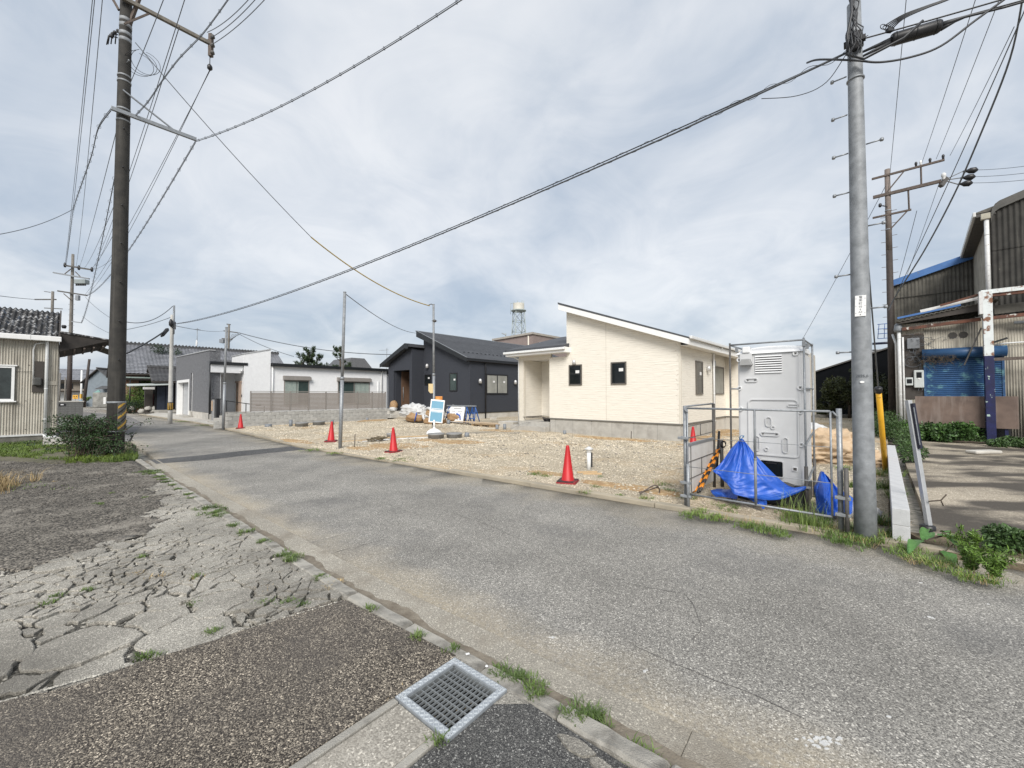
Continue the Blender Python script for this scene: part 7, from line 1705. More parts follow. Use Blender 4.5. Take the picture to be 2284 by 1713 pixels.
# blue trestles and white notice board
o = thing('trestle_barrier', 'blue tube trestles carrying a steel rail in front of the dark house', 'trestle', lz(-3.0, 23.9), R0+rad(12)); m_bluetube = mat('blue_tube', (.02, .10, .36), (.016, .08, .28), 5, .45)
for x in (-.75, .35, .95):
    q = MB()
    for s in (-1, 1): q.tube([(x+s*.22, -.28, 0), (x+s*.10, 0, .92), (x-s*.02, .0, .95)], .03, 7); q.tube([(x+s*.22, .28, 0), (x+s*.10, 0, .92)], .03, 7)
    q.tube([(x-.18, -.2, .28), (x+.18, -.2, .28)], .025, 6); q.tube([(x-.14, -.12, .58), (x+.14, -.12, .58)], .025, 6); q.build('trestle_frame', m_bluetube, o)
q = MB(); q.box(-1.0, 1.1, -.05, .05, .95, 1.02); q.build('rail', m_steel, o)
o = thing('notice_board', 'white notice board with small diagrams leaning on the blue trestles', 'notice board', lz(-3.15, 23.35), R0+rad(12)); q = MB(); q.box(-.62, .42, -.02, .02, .06, .96); bd = q.build('board', m_paper, o); bd.rotation_euler = (rad(-14), 0, 0)
q = MB(); q.box(-.35, .15, -.023, -.0205, .84, .88)
for (x, z, w_2, h_) in ((-.5, .68, .26, .03), (-.05, .70, .34, .02), (-.05, .65, .30, .02), (-.52, .50, .06, .07), (-.30, .52, .05, .06), (-.1, .5, .06, .05), (.12, .52, .07, .05), (-.52, .36, .07, .05), (-.28, .36, .05, .06), (-.03, .36, .06, .06), (-.52, .22, .06, .06), (-.3, .22, .06, .05), (-.03, .2, .07, .06), (.16, .35, .06, .05)): q.box(x, x+w_2, -.023, -.0205, z, z+h_)
q.build('printing', mat('grey_ink', (.25, .26, .28)), bd)
# pallet and boards, concrete step, blocks
o = thing('wooden_pallet', 'worn wooden pallet with loose boards on top in front of the dark house', 'pallet', lz(-1.15, 21.3), R0); m_pal = mat('pallet_wood', (.40, .29, .17), (.28, .20, .12), 5, .8, .2, 40)
for i in range(7): q = MB(); q.box(-.75, .75, -.65+i*.19, -.65+i*.19+.12, .12, .145); q.build('deck_board', m_pal, o)
for i in range(3): q = MB(); q.box(-.75+.65*i, -.60+.65*i, -.62, .58, .0, .12); q.build('stringer', m_pal, o)
q = MB(); q.box(-2.6, .9, -.3, .0, .15, .17); q.box(-2.2, 1.2, .05, .40, .15, .165); q.build('loose_board', mat('pale_ply', (.52, .40, .27), (.44, .33, .21), 4, .8), o)
q = MB(); q.box(-.5, .5, -.4, .4, 0, .30); q.build('concrete_step', m_concw, loc=lz(-.05, 20.6), rot=R0, label='low concrete step between the pallet and the cream house porch', cat='step', bevel=.01)
q = MB(); q.box(-.2, .2, -.1, .1, 0, .16); q.build('concrete_offcut', m_concw, loc=lz(-1.2, 26.2), rot=R0, label='small pale block lying by the dark house foundation', cat='block')
o = thing('hose_coil', 'small black coil of cable lying on the cream house porch floor', 'cable coil', site(-6.05, .35, (5.86, 14.17))+(.50,)); q = MB()
for k in range(9): q.tube([((.16+.02*k*.5)*math.cos(t_), (.11+.01*k)*math.sin(t_), .03+.018*k+.02*math.sin(2*t_+k)) for t_ in np.arange(0, 6.5, .5)], .016, 5)
q.build('coil', m_black, o)
q = MB(); P = smooth([Vector(site(-6.2, .3, (5.86, 14.17))+(.52,)), Vector(site(-7.0, -.2, (5.86, 14.17))+(.40,)), Vector(site(-7.4, -.9, (5.86, 14.17))+(.11,)), Vector(lz(-1.0, 18.0, .02)), Vector(lz(-1.9, 17.2, .02)), Vector(lz(.3, 17.4, .02)), Vector(lz(-.2, 16.9, .02))]); q.tube(P, .006, 5); q.build('extension_cord', m_cableg, label='thin dark cord trailing from the porch across the gravel', cat='cord')
q = MB(); q.tube([(0, 0, 0), (.01, 0, .42)], .012, 6); q.build('stake', m_brownpole, loc=lz(-4.9, 12.75), label='thin dark stake in the gravel right of the tallest service pole', cat='stake')
q = MB(); q.tube([(0, 0, 0), (.01, 0, .32)], .014, 6); q.build('stake', m_brownpole, loc=lz(4.35, 14.95), label='short rusty stake against the cream house foundation', cat='stake')
q = MB(); q.tube(smooth([(0, 0, .02), (.22, -.05, .16), (.34, -.02, .10), (.36, .02, -.02)]), .012, 5); q.tube(smooth([(.33, 0, .12), (.2, .1, .05), (.05, .12, .02)]), .01, 5); q.build('bent_root', m_rustbar, loc=lz(2.1, 6.75), rot=.2, label='bent rusty rod sticking out of the soil left of the pipe fence', cat='rod')

# ------------------------------------------------------------------ pipe fence
FO = (2.61, 6.17)
o = thing('pipe_fence', 'galvanised pipe fence frame with two thin wires in front of the portable toilet', 'fence', (*FO, .07), R0)
q = MB(); q.tube([(0, 0, -.1), (0, 0, 1.48)], .026, 12); q.build('fence_post', m_steel, o); q = MB(); q.tube([(1.82, 0, -.1), (1.82, 0, 1.48)], .029, 12); q.build('fence_post', m_steel, o)
for (x, h) in ((.06, .62), (1.88, .78)): q = MB(); q.tube([(x, -.07, -.1), (x, -.07, h)], .024, 10); q.build('ground_stake', m_dkmetal if x > 1 else m_steel, o)
q = MB(); q.tube([(.045, -.03, 1.445), (1.74, -.03, 1.445)], .014, 8); q.build('top_rail', m_steel, o); q = MB(); q.tube([(.045, -.03, .17), (1.74, -.03, .17)], .014, 8); q.build('bottom_rail', m_steel, o)
for x in (.045, 1.74): q = MB(); q.tube([(x, -.03, .17), (x, -.03, 1.445)], .012, 8); q.build('frame_upright', m_steel, o)
q = MB(); q.tube([(.93, -.03, .17), (.93, -.03, .78)], .0175, 8); q.tube([(.93, -.03, .78), (.93, -.03, 1.445)], .0155, 8); q.lathe([(.022, .77), (.022, .79)], (.93, -.03, 0), 10); q.build('middle_upright', m_zinc, o)
for z in (1.01, .575): q = MB(); q.tube([(.045, -.03, z), (1.74, -.03, z)], .0045, 5); q.build('fence_wire', m_zinc, o)
for (x, z) in ((.03, .34), (.03, .14), (1.85, .42), (1.85, .22), (0, 1.0)):
    q = MB(); q.lathe([(.034, z-.02), (.034, z+.02)], (x-.03, 0, 0), 10); q.box(x-.08, x+.07, -.09, -.05, z-.018, z+.018); q.tube([(x+.05, -.10, z), (x+.05, .03, z)], .007, 6); q.tube([(x-.06, -.10, z), (x-.06, .03, z)], .007, 6); q.build('pipe_clamp', m_zinc, o, bevel=.004)
for x in (.02, 1.78): q = MB(); q.tube([(x-.02, -.01, 1.44), (x, -.05, 1.42), (x+.03, -.04, 1.38)], .012, 6); q.build('hook', m_zinc, o)
o = thing('side_fence', 'pipe fence side with a pale board panel leaning left of the portable toilet', 'fence', (*FO, .07), R0)
q = MB(); q.tube([(0, 1.40, -.1), (0, 1.40, 1.49)], .026, 12); q.build('fence_post', m_dkmetal, o)
q = MB(); q.tube([(0, .03, 1.47), (0, 1.38, 1.49)], .014, 8); q.build('top_rail', m_steel, o)
for z in (1.16, .98): q = MB(); q.tube([(0, .05, z), (0, 1.38, z+.02)], .006, 5); q.build('fence_wire', m_dkmetal, o)
q = MB(); q.tube([(0, .70, .98), (0, .70, 1.17)], .006, 5); q.build('fence_wire', m_dkmetal, o)
q = MB(); q.box(-.02, .0, .06, 1.36, .14, .86); q.build('panel', mat('panel_offwhite', (.60, .585, .56), (.52, .50, .475), 3, .7, c3=(.45, .41, .37), s3=4, t3=.66), o)
q = MB(); q.box(-.03, .012, .05, 1.38, .86, .90); q.build('panel_edge', m_steel, o)
for z in (.62, .36): q = MB(); q.tube([(.008, .06, z), (.008, 1.36, z+.01)], .006, 5); q.build('panel_bar', m_dkmetal, o)
q = MB(); q.tube([(.008, .72, .36), (.008, .72, .63)], .006, 5); q.tube([(.008, .22, .15), (.008, .22, .86)], .006, 5); q.build('panel_bar', m_dkmetal, o)
# black and orange striped bars leaning in a bundle
m_orange = mat('stripe_orange', (.72, .26, .012), (.62, .21, .01), 6, .5)
o = thing('striped_bars', 'bundle of black and orange striped barrier bars leaning against the side fence', 'barrier bars', (0, 0, 0))
ba, bb_ = at(1553, 1098, 6.45), at(1606, 998, 7.35)
for k in range(4):
    a = ba+Xv*(.036*k-.05)+Vector((0, .02*(k % 2), .012*(k % 2))); b = bb_+Xv*(.018*k-.03)+Vector((0, .0, .012*(k % 2))); n = 12
    bar = MB(); bar.tube([a, b], .0185, 9); ob = bar.build('bar', m_black, o)
    for j in range(n):
        if (j+(k//2) % 2) % 2: continue
        p0, p1 = a.lerp(b, j/n), a.lerp(b, (j+1)/n); q = MB(); q.tube([p0, p1], .0195, 9); q.build('orange_stripe', m_orange, ob)
o = thing('black_pipes', 'two dark pipe ends with a loop of black cord behind the striped bars', 'pipes', (0, 0, 0)); q = MB()
a, b = at(1600, 1025, 7.3), at(1604, 962, 7.45); q.tube([a-(b-a)*.4, b], .022, 8); q.build('pipe', m_black, o); q = MB(); a, b = at(1611, 1072, 7.25), at(1609, 982, 7.25); q.tube([a-(b-a)*.2, b], .030, 9); q.build('pipe', m_dkmetal, o)
c = at(1614, 990, 7.2); q = MB()
for k in range(3): q.tube([c+Vector((.045*math.cos(t_+k), .01*k, .05*math.sin(t_+k)-.01*k)) for t_ in np.arange(0, 6.4, .5)], .006, 5)
q.build('cord', m_black, o)

# ------------------------------------------------------------------ portable toilet
TO = (4.22, 5.94)
T = thing('portable_toilet', 'light grey portable toilet with louvred vent and moulded panels behind the pipe fence', 'portable toilet', (*TO, .07), R0)
m_toilet = mat('toilet_grey', (.60, .605, .61), (.55, .555, .56), 3, .45, .06, 90)
m_toiletw = mat('toilet_white', (.78, .785, .79), (.74, .745, .75), 4, .45)
TX0, TX1, TD, Z0, Z1 = -.84, 0, .80, .30, 2.30
q = MB(); q.box(TX0, TX1, .012, TD, Z0, Z1); body = q.build('body', m_toilet, T, bevel=.03)
def rrect(x0, x1, z0, z1, r, n=5):
    P = []
    for cx_, cz_, a0 in ((x1-r, z0+r, -90), (x1-r, z1-r, 0), (x0+r, z1-r, 90), (x0+r, z0+r, 180)):
        for k in range(n+1): a = rad(a0+90*k/n); P.append((cx_+r*math.cos(a), cz_+r*math.sin(a)))
    return P
def ring(q, outer, inner, y0, y1):
    n = len(outer); vs = [(x, y0, z) for x, z in outer]+[(x, y1, z) for x, z in outer]+[(x, y0, z) for x, z in inner]+[(x, y1, z) for x, z in inner]
    fs = []
    for i in range(n):
        j = (i+1) % n; fs += [(i, j, n+j, n+i), (n+i, n+j, 3*n+j, 3*n+i), (2*n+j, 2*n+i, 3*n+i, 3*n+j)]
    q.add(vs, fs)
def pocket(x0, x1, z0, z1, r, name='moulded_recess', dep=.012, screws=0):
    """recess with a raised rounded lip"""
    q = MB(); ring(q, rrect(x0-.012, x1+.012, z0-.012, z1+.012, r+.012), rrect(x0, x1, z0, z1, r), .014, -.006)
    o = q.build(name, m_toilet, T)
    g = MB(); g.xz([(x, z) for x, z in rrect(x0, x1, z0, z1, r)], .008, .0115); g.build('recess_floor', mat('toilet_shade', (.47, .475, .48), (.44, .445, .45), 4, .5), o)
    if screws:
        s = MB()
        for x in (x0+.025, x1-.025): s.lathe([(.010, -.002), (.010, .007)], (x, 0, (z0+z1)/2), 8, axis='y')
        s.build('screw', m_dkmetal, o)
# front plates standing proud with seams
q = MB(); q.box(TX0+.035, TX1-.02, -.004, .012, .86, Z1-.04); q.build('front_panel', m_toilet, T, bevel=.004) if False else None
pocket(-.72, -.57, 1.855, 1.895, .018, screws=1); pocket(-.17, -.05, 1.475, 1.50, .012); pocket(-.455, -.395, 1.17, 1.30, .029); pocket(-.525, -.30, 1.03, 1.068, .018, screws=1); pocket(-.61, -.555, .79, 1.0, .026); pocket(-.24, -.185, .79, 1.0, .026); pocket(-.475, -.44, .80, .835, .017); pocket(-.385, -.35, 1.135, 1.165, .015)
q = MB(); ring(q, rrect(-.70, -.04, .72, 1.58, .06, 6), rrect(-.683, -.057, .737, 1.563, .048, 6), .014, -.006); q.build('panel_moulding', m_toilet, T)
lv = MB(); lv.box(-.585, -.245, .006, .013, 1.985, 2.245); lvo = lv.build('vent_recess', m_black, T)
for i in range(8): z = 1.985+i*.0355; q = MB(); q.yz([(.012, z-.004), (-.010, z-.004), (-.004, z+.014), (.012, z+.017)], -.59, -.24); q.build('louvre', m_toiletw, lvo)
q = MB(); q.xz([(-.80, 2.10), (-.63, 2.10), (-.63, 2.30), (-.80, 2.30)], -.03, .013); q.build('vent_duct', m_toilet, T, bevel=.006)
q = MB(); q.hexa([(-.79, -.12, 2.105), (-.61, -.12, 2.105), (-.61, -.03, 2.105), (-.79, -.03, 2.105), (-.765, -.10, 2.20), (-.65, -.10, 2.20), (-.65, -.03, 2.21), (-.765, -.03, 2.21)]); q.build('vent_cowl', mat('cowl_grey', (.29, .29, .285), (.25, .25, .245), 5, .5), T, bevel=.006)
q = MB(); q.box(-.76, -.65, -.05, .06, 2.30, 2.40); q.build('vent_cap', m_toiletw, T, bevel=.015)
for (x, z) in ((-.815, 2.20), (-.815, 1.75), (-.80, 1.42), (-.02, 1.75), (-.02, 1.40), (-.02, .92), (-.07, 2.255)):
    q = MB(); q.lathe([(.035, .013), (.035, -.008), (.026, -.010), (.022, .004)], (x, 0, z), 14, axis='y'); s_ = q.build('bolt_boss', m_toiletw, T); q = MB(); q.lathe([(.012, -.012), (.012, .006)], (x, 0, z), 8, axis='y'); q.build('bolt_head', m_dkmetal, s_)
q = MB(); ring(q, rrect(-.555, -.235, .40, .66, .03), rrect(-.54, -.25, .415, .645, .022), .014, -.010); fo = q.build('hatch_rim', m_toilet, T); q = MB(); q.xz(rrect(-.54, -.25, .415, .645, .022), .004, .012); q.build('dark_hatch', m_glass, fo); q = MB(); q.box(-.47, -.33, -.002, .004, .60, .625); q.build('hatch_handle', m_black, fo)
for x in (-.10, -.44): q = MB(); q.box(x-.025, x+.025, .004, .0125, .53 if x > -.2 else .345, .58 if x > -.2 else .39); o_ = q.build('socket', m_dkmetal, T); q = MB(); ring(q, rrect(x-.03, x+.03, (.525 if x > -.2 else .34), (.585 if x > -.2 else .395), .006, 2), rrect(x-.022, x+.022, (.533 if x > -.2 else .348), (.577 if x > -.2 else .387), .004, 2), .014, -.004); q.build('socket_rim', m_toiletw, o_)
q = MB()
for i in range(8): y = .05+i*.095; q.box(.0, .018, y, y+.06, Z0+.03, Z1-.06)
q.build('side_ribs', m_toilet, T)
q = MB(); n_ = 14
for i in range(n_):
    x0, x1 = TX0-.02+(TX1-TX0+.04)*i/n_, TX0-.02+(TX1-TX0+.04)*(i+1)/n_; h = lambda x: 2.30+.085*max(0, 1-((x+.38)/.48)**2)**.6
    q.hexa([(x0, -.02, 2.285), (x1, -.02, 2.285), (x1, TD+.02, 2.285), (x0, TD+.02, 2.285), (x0, .06, h(x0)+.01), (x1, .06, h(x1)+.01), (x1, TD-.06, h(x1)+.01), (x0, TD-.06, h(x0)+.01)])
q.build('roof', m_toiletw, T)
q = MB(); q.box(TX0-.02, TX1+.02, -.03, TD+.03, .0, .30); q.build('base_tank', mat('tank_dark', (.035, .037, .040), (.026, .028, .03), 4, .5, .1, 60), T, bevel=.03)
q = MB(); q.lathe([(.12, .28), (.12, .34), (.06, .36)], (-.22, -.10, 0), 16); q.build('tank_cap', m_dkmetal, T)
# pipe frame around it
o = thing('pipe_cage', 'thin galvanised pipe frame standing around the portable toilet', 'pipe frame', (*TO, .07), R0)
fx0, fx1, fy0, fy1, fz = -.93, .04, -.06, .88, 2.44
for (x, y) in ((fx0, fy0), (fx1, fy0), (fx1, fy1), (fx0, fy1)): q = MB(); q.tube([(x, y, -.1), (x, y, fz+.03)], .0145, 8); q.build('frame_post', m_dkmetal if (x, y) == (fx0, fy0) else m_steel, o); q = MB(); q.tube([(x, y, -.1), (x, y, .62)], .024, 10); q.build('post_sleeve', m_dkmetal, o)
for a, b in (((fx0, fy0), (fx1, fy0)), ((fx1, fy0), (fx1, fy1)), ((fx0, fy0), (fx0, fy1)), ((fx0, fy1), (fx1, fy1))): q = MB(); q.tube([(*a, fz), (*b, fz)], .0135, 8); q.build('top_rail', m_steel, o)
for a, b in (((fx1, fy0, 1.74), (fx1, fy1, 1.74)), ((fx0, fy0, 1.74), (fx0+.12, fy0+.02, 1.74)), ((fx1, fy0, .92), (fx1, fy1, 1.06)), ((fx1, fy0, .36), (fx1, fy1, .50))): q = MB(); q.tube([a, b], .012, 7); q.build('cross_rail', m_steel, o)
for (x, y) in ((fx1, fy0), (fx1, fy0+.35), (fx0+.05, fy0+.2)): q = MB(); q.box(x-.02, x+.02, y-.02, y+.02, fz-.10, fz-.02); q.build('clip', m_zinc, o, bevel=.004)
q = MB(); q.lathe([(.035, .30), (.035, .34)], (fx1, fy0, 0), 10); q.box(fx1-.05, fx1+.05, fy0-.04, fy0+.04, .31, .33); q.build('clamp', m_zinc, o)

# ------------------------------------------------------------------ blue sheets
def drape(name, label, pts, edges=None, sub=10, fold=.03, seed=0, thick=.004):
    """sheet spanned over a net of rows of points; every row has the same count"""
    R = len(pts); C = len(pts[0]); G_ = [[Vector(p) for p in r] for r in pts]; rows = []
    for r in G_: rows.append(smooth(r, sub))
    cols = []
    for j in range(len(rows[0])): cols.append(smooth([rows[i][j] for i in range(R)], sub))
    nu, nv = len(cols), len(cols[0]); vs = []
    for i in range(nu):
        for j in range(nv):
            p = cols[i][j]; e = 1 if 0 < i < nu-1 else .4; u, w_ = i/sub, j/sub
            n_ = mnoise.noise(Vector((u*1.1+seed*5, w_*.35, seed)))*fold*1.6+(.35-abs(mnoise.noise(Vector((u*1.9+seed, w_*.30+3, 7+seed)))))*fold*1.1+(.3-abs(mnoise.noise(Vector((u*2.1+w_*.9, w_*1.3-u*.7, 2+seed)))))*fold*.40+(.25-abs(mnoise.noise(Vector((u*5-w_*2, w_*4+u*2, 4+seed)))))*fold*.10; vs.append(p+Vector((-.35, -.75, .1))*n_*e)
    fs = [(i*nv+j, (i+1)*nv+j, (i+1)*nv+j+1, i*nv+j+1) for i in range(nu-1) for j in range(nv-1)]
    q = MB(); q.add(vs, fs, False); return q.build(name, m_blue, label=label, cat='tarpaulin', solid=thick)
def S3(px, py, Y): return at(px, py, Y)
drape('blue_tarpaulin', 'large blue tarpaulin tied to the toilet frame and hanging in a triangle', [
    [S3(1648, 983, 6.30), S3(1650, 980, 6.28), S3(1653, 979, 6.26), S3(1657, 980, 6.25), S3(1660, 984, 6.22)],
    [S3(1630, 1002, 6.28), S3(1642, 1000, 6.22), S3(1656, 998, 6.15), S3(1668, 1000, 6.13), S3(1680, 1008, 6.10)],
    [S3(1610, 1030, 6.26), S3(1628, 1034, 6.18), S3(1652, 1034, 6.05), S3(1680, 1036, 6.00), S3(1703, 1034, 5.98)],
    [S3(1592, 1049, 6.22), S3(1615, 1058, 6.14), S3(1648, 1066, 6.00), S3(1694, 1066, 5.90), S3(1738, 1068, 5.86)],
    [S3(1592, 1052, 6.22), S3(1612, 1067, 6.13), S3(1646, 1085, 5.98), S3(1706, 1088, 5.86), S3(1768, 1087, 5.80)],
    [S3(1606, 1062, 6.16), S3(1622, 1079, 6.08), S3(1644, 1098, 5.95), S3(1718, 1105, 5.82), S3(1796, 1085, 5.76)],
    [S3(1624, 1078, 6.08), S3(1634, 1090, 6.02), S3(1643, 1104, 5.94), S3(1728, 1115, 5.80), S3(1795, 1092, 5.76)]], sub=15, fold=.06, seed=1)
drape('blue_tarpaulin', 'low blue tarpaulin bunched on the gravel between the striped bars and toilet', [
    [S3(1585, 1094, 6.5), S3(1605, 1090, 6.5), S3(1625, 1092, 6.45), S3(1645, 1090, 6.4)], [S3(1588, 1100, 6.38), S3(1608, 1098, 6.3), S3(1628, 1100, 6.3), S3(1646, 1100, 6.25)], [S3(1596, 1108, 6.35), S3(1612, 1108, 6.25), S3(1632, 1112, 6.15), S3(1644, 1114, 6.1)]], fold=.05, seed=2)
drape('blue_tarpaulin', 'thin blue tarpaulin flap hanging low under the toilet front', [
    [S3(1655, 1104, 5.98), S3(1670, 1106, 5.95), S3(1690, 1110, 5.88), S3(1708, 1115, 5.84)], [S3(1672, 1113, 5.97), S3(1688, 1118, 5.92), S3(1700, 1122, 5.86), S3(1710, 1122, 5.84)], [S3(1690, 1125, 5.9), S3(1698, 1131, 5.86), S3(1703, 1136, 5.85), S3(1708, 1128, 5.84)]], fold=.03, seed=3)
drape('blue_tarpaulin', 'crumpled blue tarpaulin heaped between the fence post and the galvanised pole', [
    [S3(1829, 1052, 6.0), S3(1831, 1051, 6.0), S3(1834, 1052, 6.0), S3(1836, 1056, 6.0), S3(1838, 1060, 6.0)], [S3(1822, 1075, 5.92), S3(1832, 1076, 5.80), S3(1842, 1074, 5.85), S3(1852, 1078, 5.9), S3(1860, 1084, 5.95)], [S3(1816, 1090, 5.85), S3(1832, 1102, 5.60), S3(1846, 1098, 5.65), S3(1864, 1100, 5.7), S3(1886, 1100, 5.75)],
    [S3(1820, 1118, 5.72), S3(1836, 1122, 5.55), S3(1850, 1120, 5.5), S3(1872, 1118, 5.5), S3(1902, 1112, 5.65)], [S3(1822, 1140, 5.62), S3(1838, 1136, 5.50), S3(1856, 1138, 5.4), S3(1876, 1140, 5.38), S3(1902, 1122, 5.5)], [S3(1828, 1144, 5.6), S3(1842, 1150, 5.45), S3(1858, 1150, 5.36), S3(1878, 1149, 5.36), S3(1900, 1144, 5.4)]], sub=15, fold=.13, seed=5)
o = thing('tie_rope', 'light blue cord tying the large tarpaulin to the toilet frame', 'rope', (0, 0, 0)); c = at(1655, 976, 6.24); q = MB()
for k in range(4): q.tube([c+Vector((.03*math.cos(t_*1.3+k), .02*math.sin(t_), .03*math.sin(t_*1.7+k))) for t_ in np.arange(0, 4, .4)], .005, 4)
q.build('cord', mat('blue_cord', (.08, .20, .36)), o)
# beige sheet heap at the back, white sack
m_beige2 = mat('beige_sheet', (.52, .39, .26), (.44, .325, .21), 3, .7, .25, 30)
o = thing('sheet_heap', 'heap of beige tarpaulin sheet with a white sack on top behind the toilet', 'tarpaulin heap', lz(7.95, 10.15), R0)
blob(o, (-.15, .0, .20), (.98, .72, .62), m_beige2, 'beige_sheet', 11, .18, 1.3, .20, rot=.1, seg=110); blob(o, (.42, -.30, .10), (.62, .45, .34), m_beige2, 'beige_fold', 12, .22, 1.6, .2, seg=80); blob(o, (-.50, .25, .60), (.52, .45, .30), m_bagw, 'white_sack', 13, .15, 1.5, .1, seg=32); blob(o, (-.95, .0, .22), (.28, .42, .42), mat('tan_sheet', (.50, .30, .17), (.42, .25, .14), 3, .7), 'tan_fold', 14, .2)
q = MB(); q.tube(smooth([(-1.1, -.45, .52), (-.85, -.56, .42), (-.5, -.58, .48)]), .035, 6); q.tube(smooth([(-.75, -.72, .35), (-.85, -.74, .18), (-.78, -.74, .02)]), .03, 6); q.build('blue_strap', mat('pale_blue_strap', (.16, .36, .62)), o)
o = thing('white_sack', 'small white sack lying in weeds between the galvanised pole and the block kerb', 'sack', (4.72, 5.55, .05), R0); blob(o, (0, 0, .08), (.22, .17, .13), m_bagw, 'sack', 15, .15)
# block kerb at the lot boundary
o = thing('block_kerb', 'pale concrete block kerb running back from the road beside the galvanised pole', 'block kerb', (4.36, 4.72, 0), R0)
m_blkp = mat('pale_block', (.56, .565, .57), (.48, .485, .49), 9, .9, .5, 130, c3=(.34, .34, .33), s3=5, t3=.70); bk = None
for r_ in range(2):
    for j in range(20):
        y = j*.395-(0.0 if r_ else .2*0); L = .391
        if bk is None:
            s_ = MB(); s_.box(0, .15, .003, .391, 0, .188); bk = s_.build('block', m_blkp, o, bevel=.005); b = bk; b.location = (0, 0, .04)
        else: b = inst(bk, o, (0, y, .04+r_*.192))
q = MB(); q.box(.01, .14, .008, 7.85, .0, .41); q.build('mortar_joint', m_conc, o)
# leaning grey post with a dark insert
o = thing('leaning_post', 'leaning grey square post with a dark insert strip near its top', 'post', (5.15, 5.07, .0)); pt_ = at(2026, 893, 5.35)-Vector((5.15, 5.07, 0))
q = MB(); q.bar((0, 0, .0), pt_, .052, .052); q.build('post_body', mat('post_alu', (.42, .43, .44), (.36, .37, .38), 8, .4, metal=.3), o, bevel=.005)
dd = pt_.normalized(); fr_ = Vector((-.05, -.30, 0))*.1; sidev = Vector((.70, -.70, 0)); q = MB()
a0, a1 = pt_-dd*.04, pt_-dd*.62
q.bar(a0+sidev*.035-Vector((.02, .02, 0)), a1+sidev*.035-Vector((.02, .02, 0)), .045, .03); st_ = q.build('dark_insert', mat('navy_plastic', (.012, .013, .03), (.01, .011, .024), 8, .4), o); q = MB(); q.bar(a0-dd*.05+sidev*.04-Vector((.043, .043, 0))*.9, a1+dd*.05+sidev*.04-Vector((.043, .043, 0))*.9, .008, .008); q.build('light_line', m_steel, st_)
q = MB(); q.lathe([(.075, -.02), (.075, .10), (.055, .11)], (-.01, .02, 0), 14); q.build('foot_socket', m_black, o)
q = MB(); q.tube([(-.02, -.02, .35), (.1, -.05, .37), (.17, -.05, .44)], .008, 5); q.tube([(.1, -.05, .37), (.15, -.03, .30)], .007, 5); q.build('dry_twig', m_bark, label='dry twig caught on the leaning grey post', cat='twig', loc=(5.17, 5.1, .05))
o = thing('white_slab', 'pale flat stone lying in the vines beside the peeling blue post', 'stone', (*gp(2194, 1012, .05)[:2], .06), .1); q = MB(); q.box(-.42, .42, -.14, .14, 0, .09); q.build('slab', m_concw, o, bevel=.03)
# ------------------------------------------------------------------ plants
def shrub(name, label, cat, loc, clumps, n, size, m, stems=6, group=None, elong=2.0, h=None, droop=.3):
    o = thing(name, label, cat, loc, 0, group); C = np.array([c[:3] for c in clumps]); Rr = np.array([c[3:6] if len(c) > 4 else (c[3],)*3 for c in clumps])
    v, f = leaves(n, C, Rr, size, elong=elong, droop=droop); rawmesh('foliage', v, f, m, parent=o)
    q = MB()
    for k in range(stems):
        c = Vector(clumps[k % len(clumps)][:3]); q.tube([(c.x*.15+rng.normal()*.03, c.y*.15+rng.normal()*.03, -.03), (c.x*.5, c.y*.5, c.z*.55), (c.x+rng.normal()*.05, c.y+rng.normal()*.05, c.z)], [.018*size/.05, .012*size/.05, .005*size/.05], 5)
    q.build('stem', m_bark, o); return o
# bush round the dark pole: sprays of small leaves on arching twigs
o = thing('bush', 'dark green leafy bush growing around the foot of the dark utility pole', 'bush', (-11.05, 10.8, 0)); V = []; q = MB()
for k in range(150):
    a = rng.random()*6.28; L = .35+.6*rng.random(); b = Vector((rng.normal()*.18-.10, rng.normal()*.16, .05)); up = .35+1.0*rng.random()
    P = smooth([b, b+Vector((math.cos(a)*L*.4, math.sin(a)*L*.3, up*.75)), b+Vector((math.cos(a)*L, math.sin(a)*L*.7, up*(.95-.25*rng.random())))], 5); q.tube(P, .006, 3, cap=False)
    C = np.array([p for p in P[3:]]); V.append(leaves(52, C, np.full(len(C), .085), .052, elong=2.1, droop=.55))
for k in range(38):
    a = rng.random()*6.28; b = Vector((.45+rng.normal()*.2, rng.normal()*.15-.05, .02)); L = .25+.5*rng.random()
    P = smooth([b, b+Vector((math.cos(a)*L*.5, math.sin(a)*L*.4, .2+.3*rng.random())), b+Vector((math.cos(a)*L, math.sin(a)*L*.8, .12+.4*rng.random()))], 4); q.tube(P, .005, 3, cap=False)
    C = np.array([p for p in P[2:]]); V.append(leaves(32, C, np.full(len(C), .07), .045, elong=2.1, droop=.5))
v, f = cat2(*V); rawmesh('foliage', v, f, mat('bush_leaf', (.040, .082, .022), (.020, .046, .013), 2.2, .5, island=.5), parent=o); q.build('stem', m_bark, o)
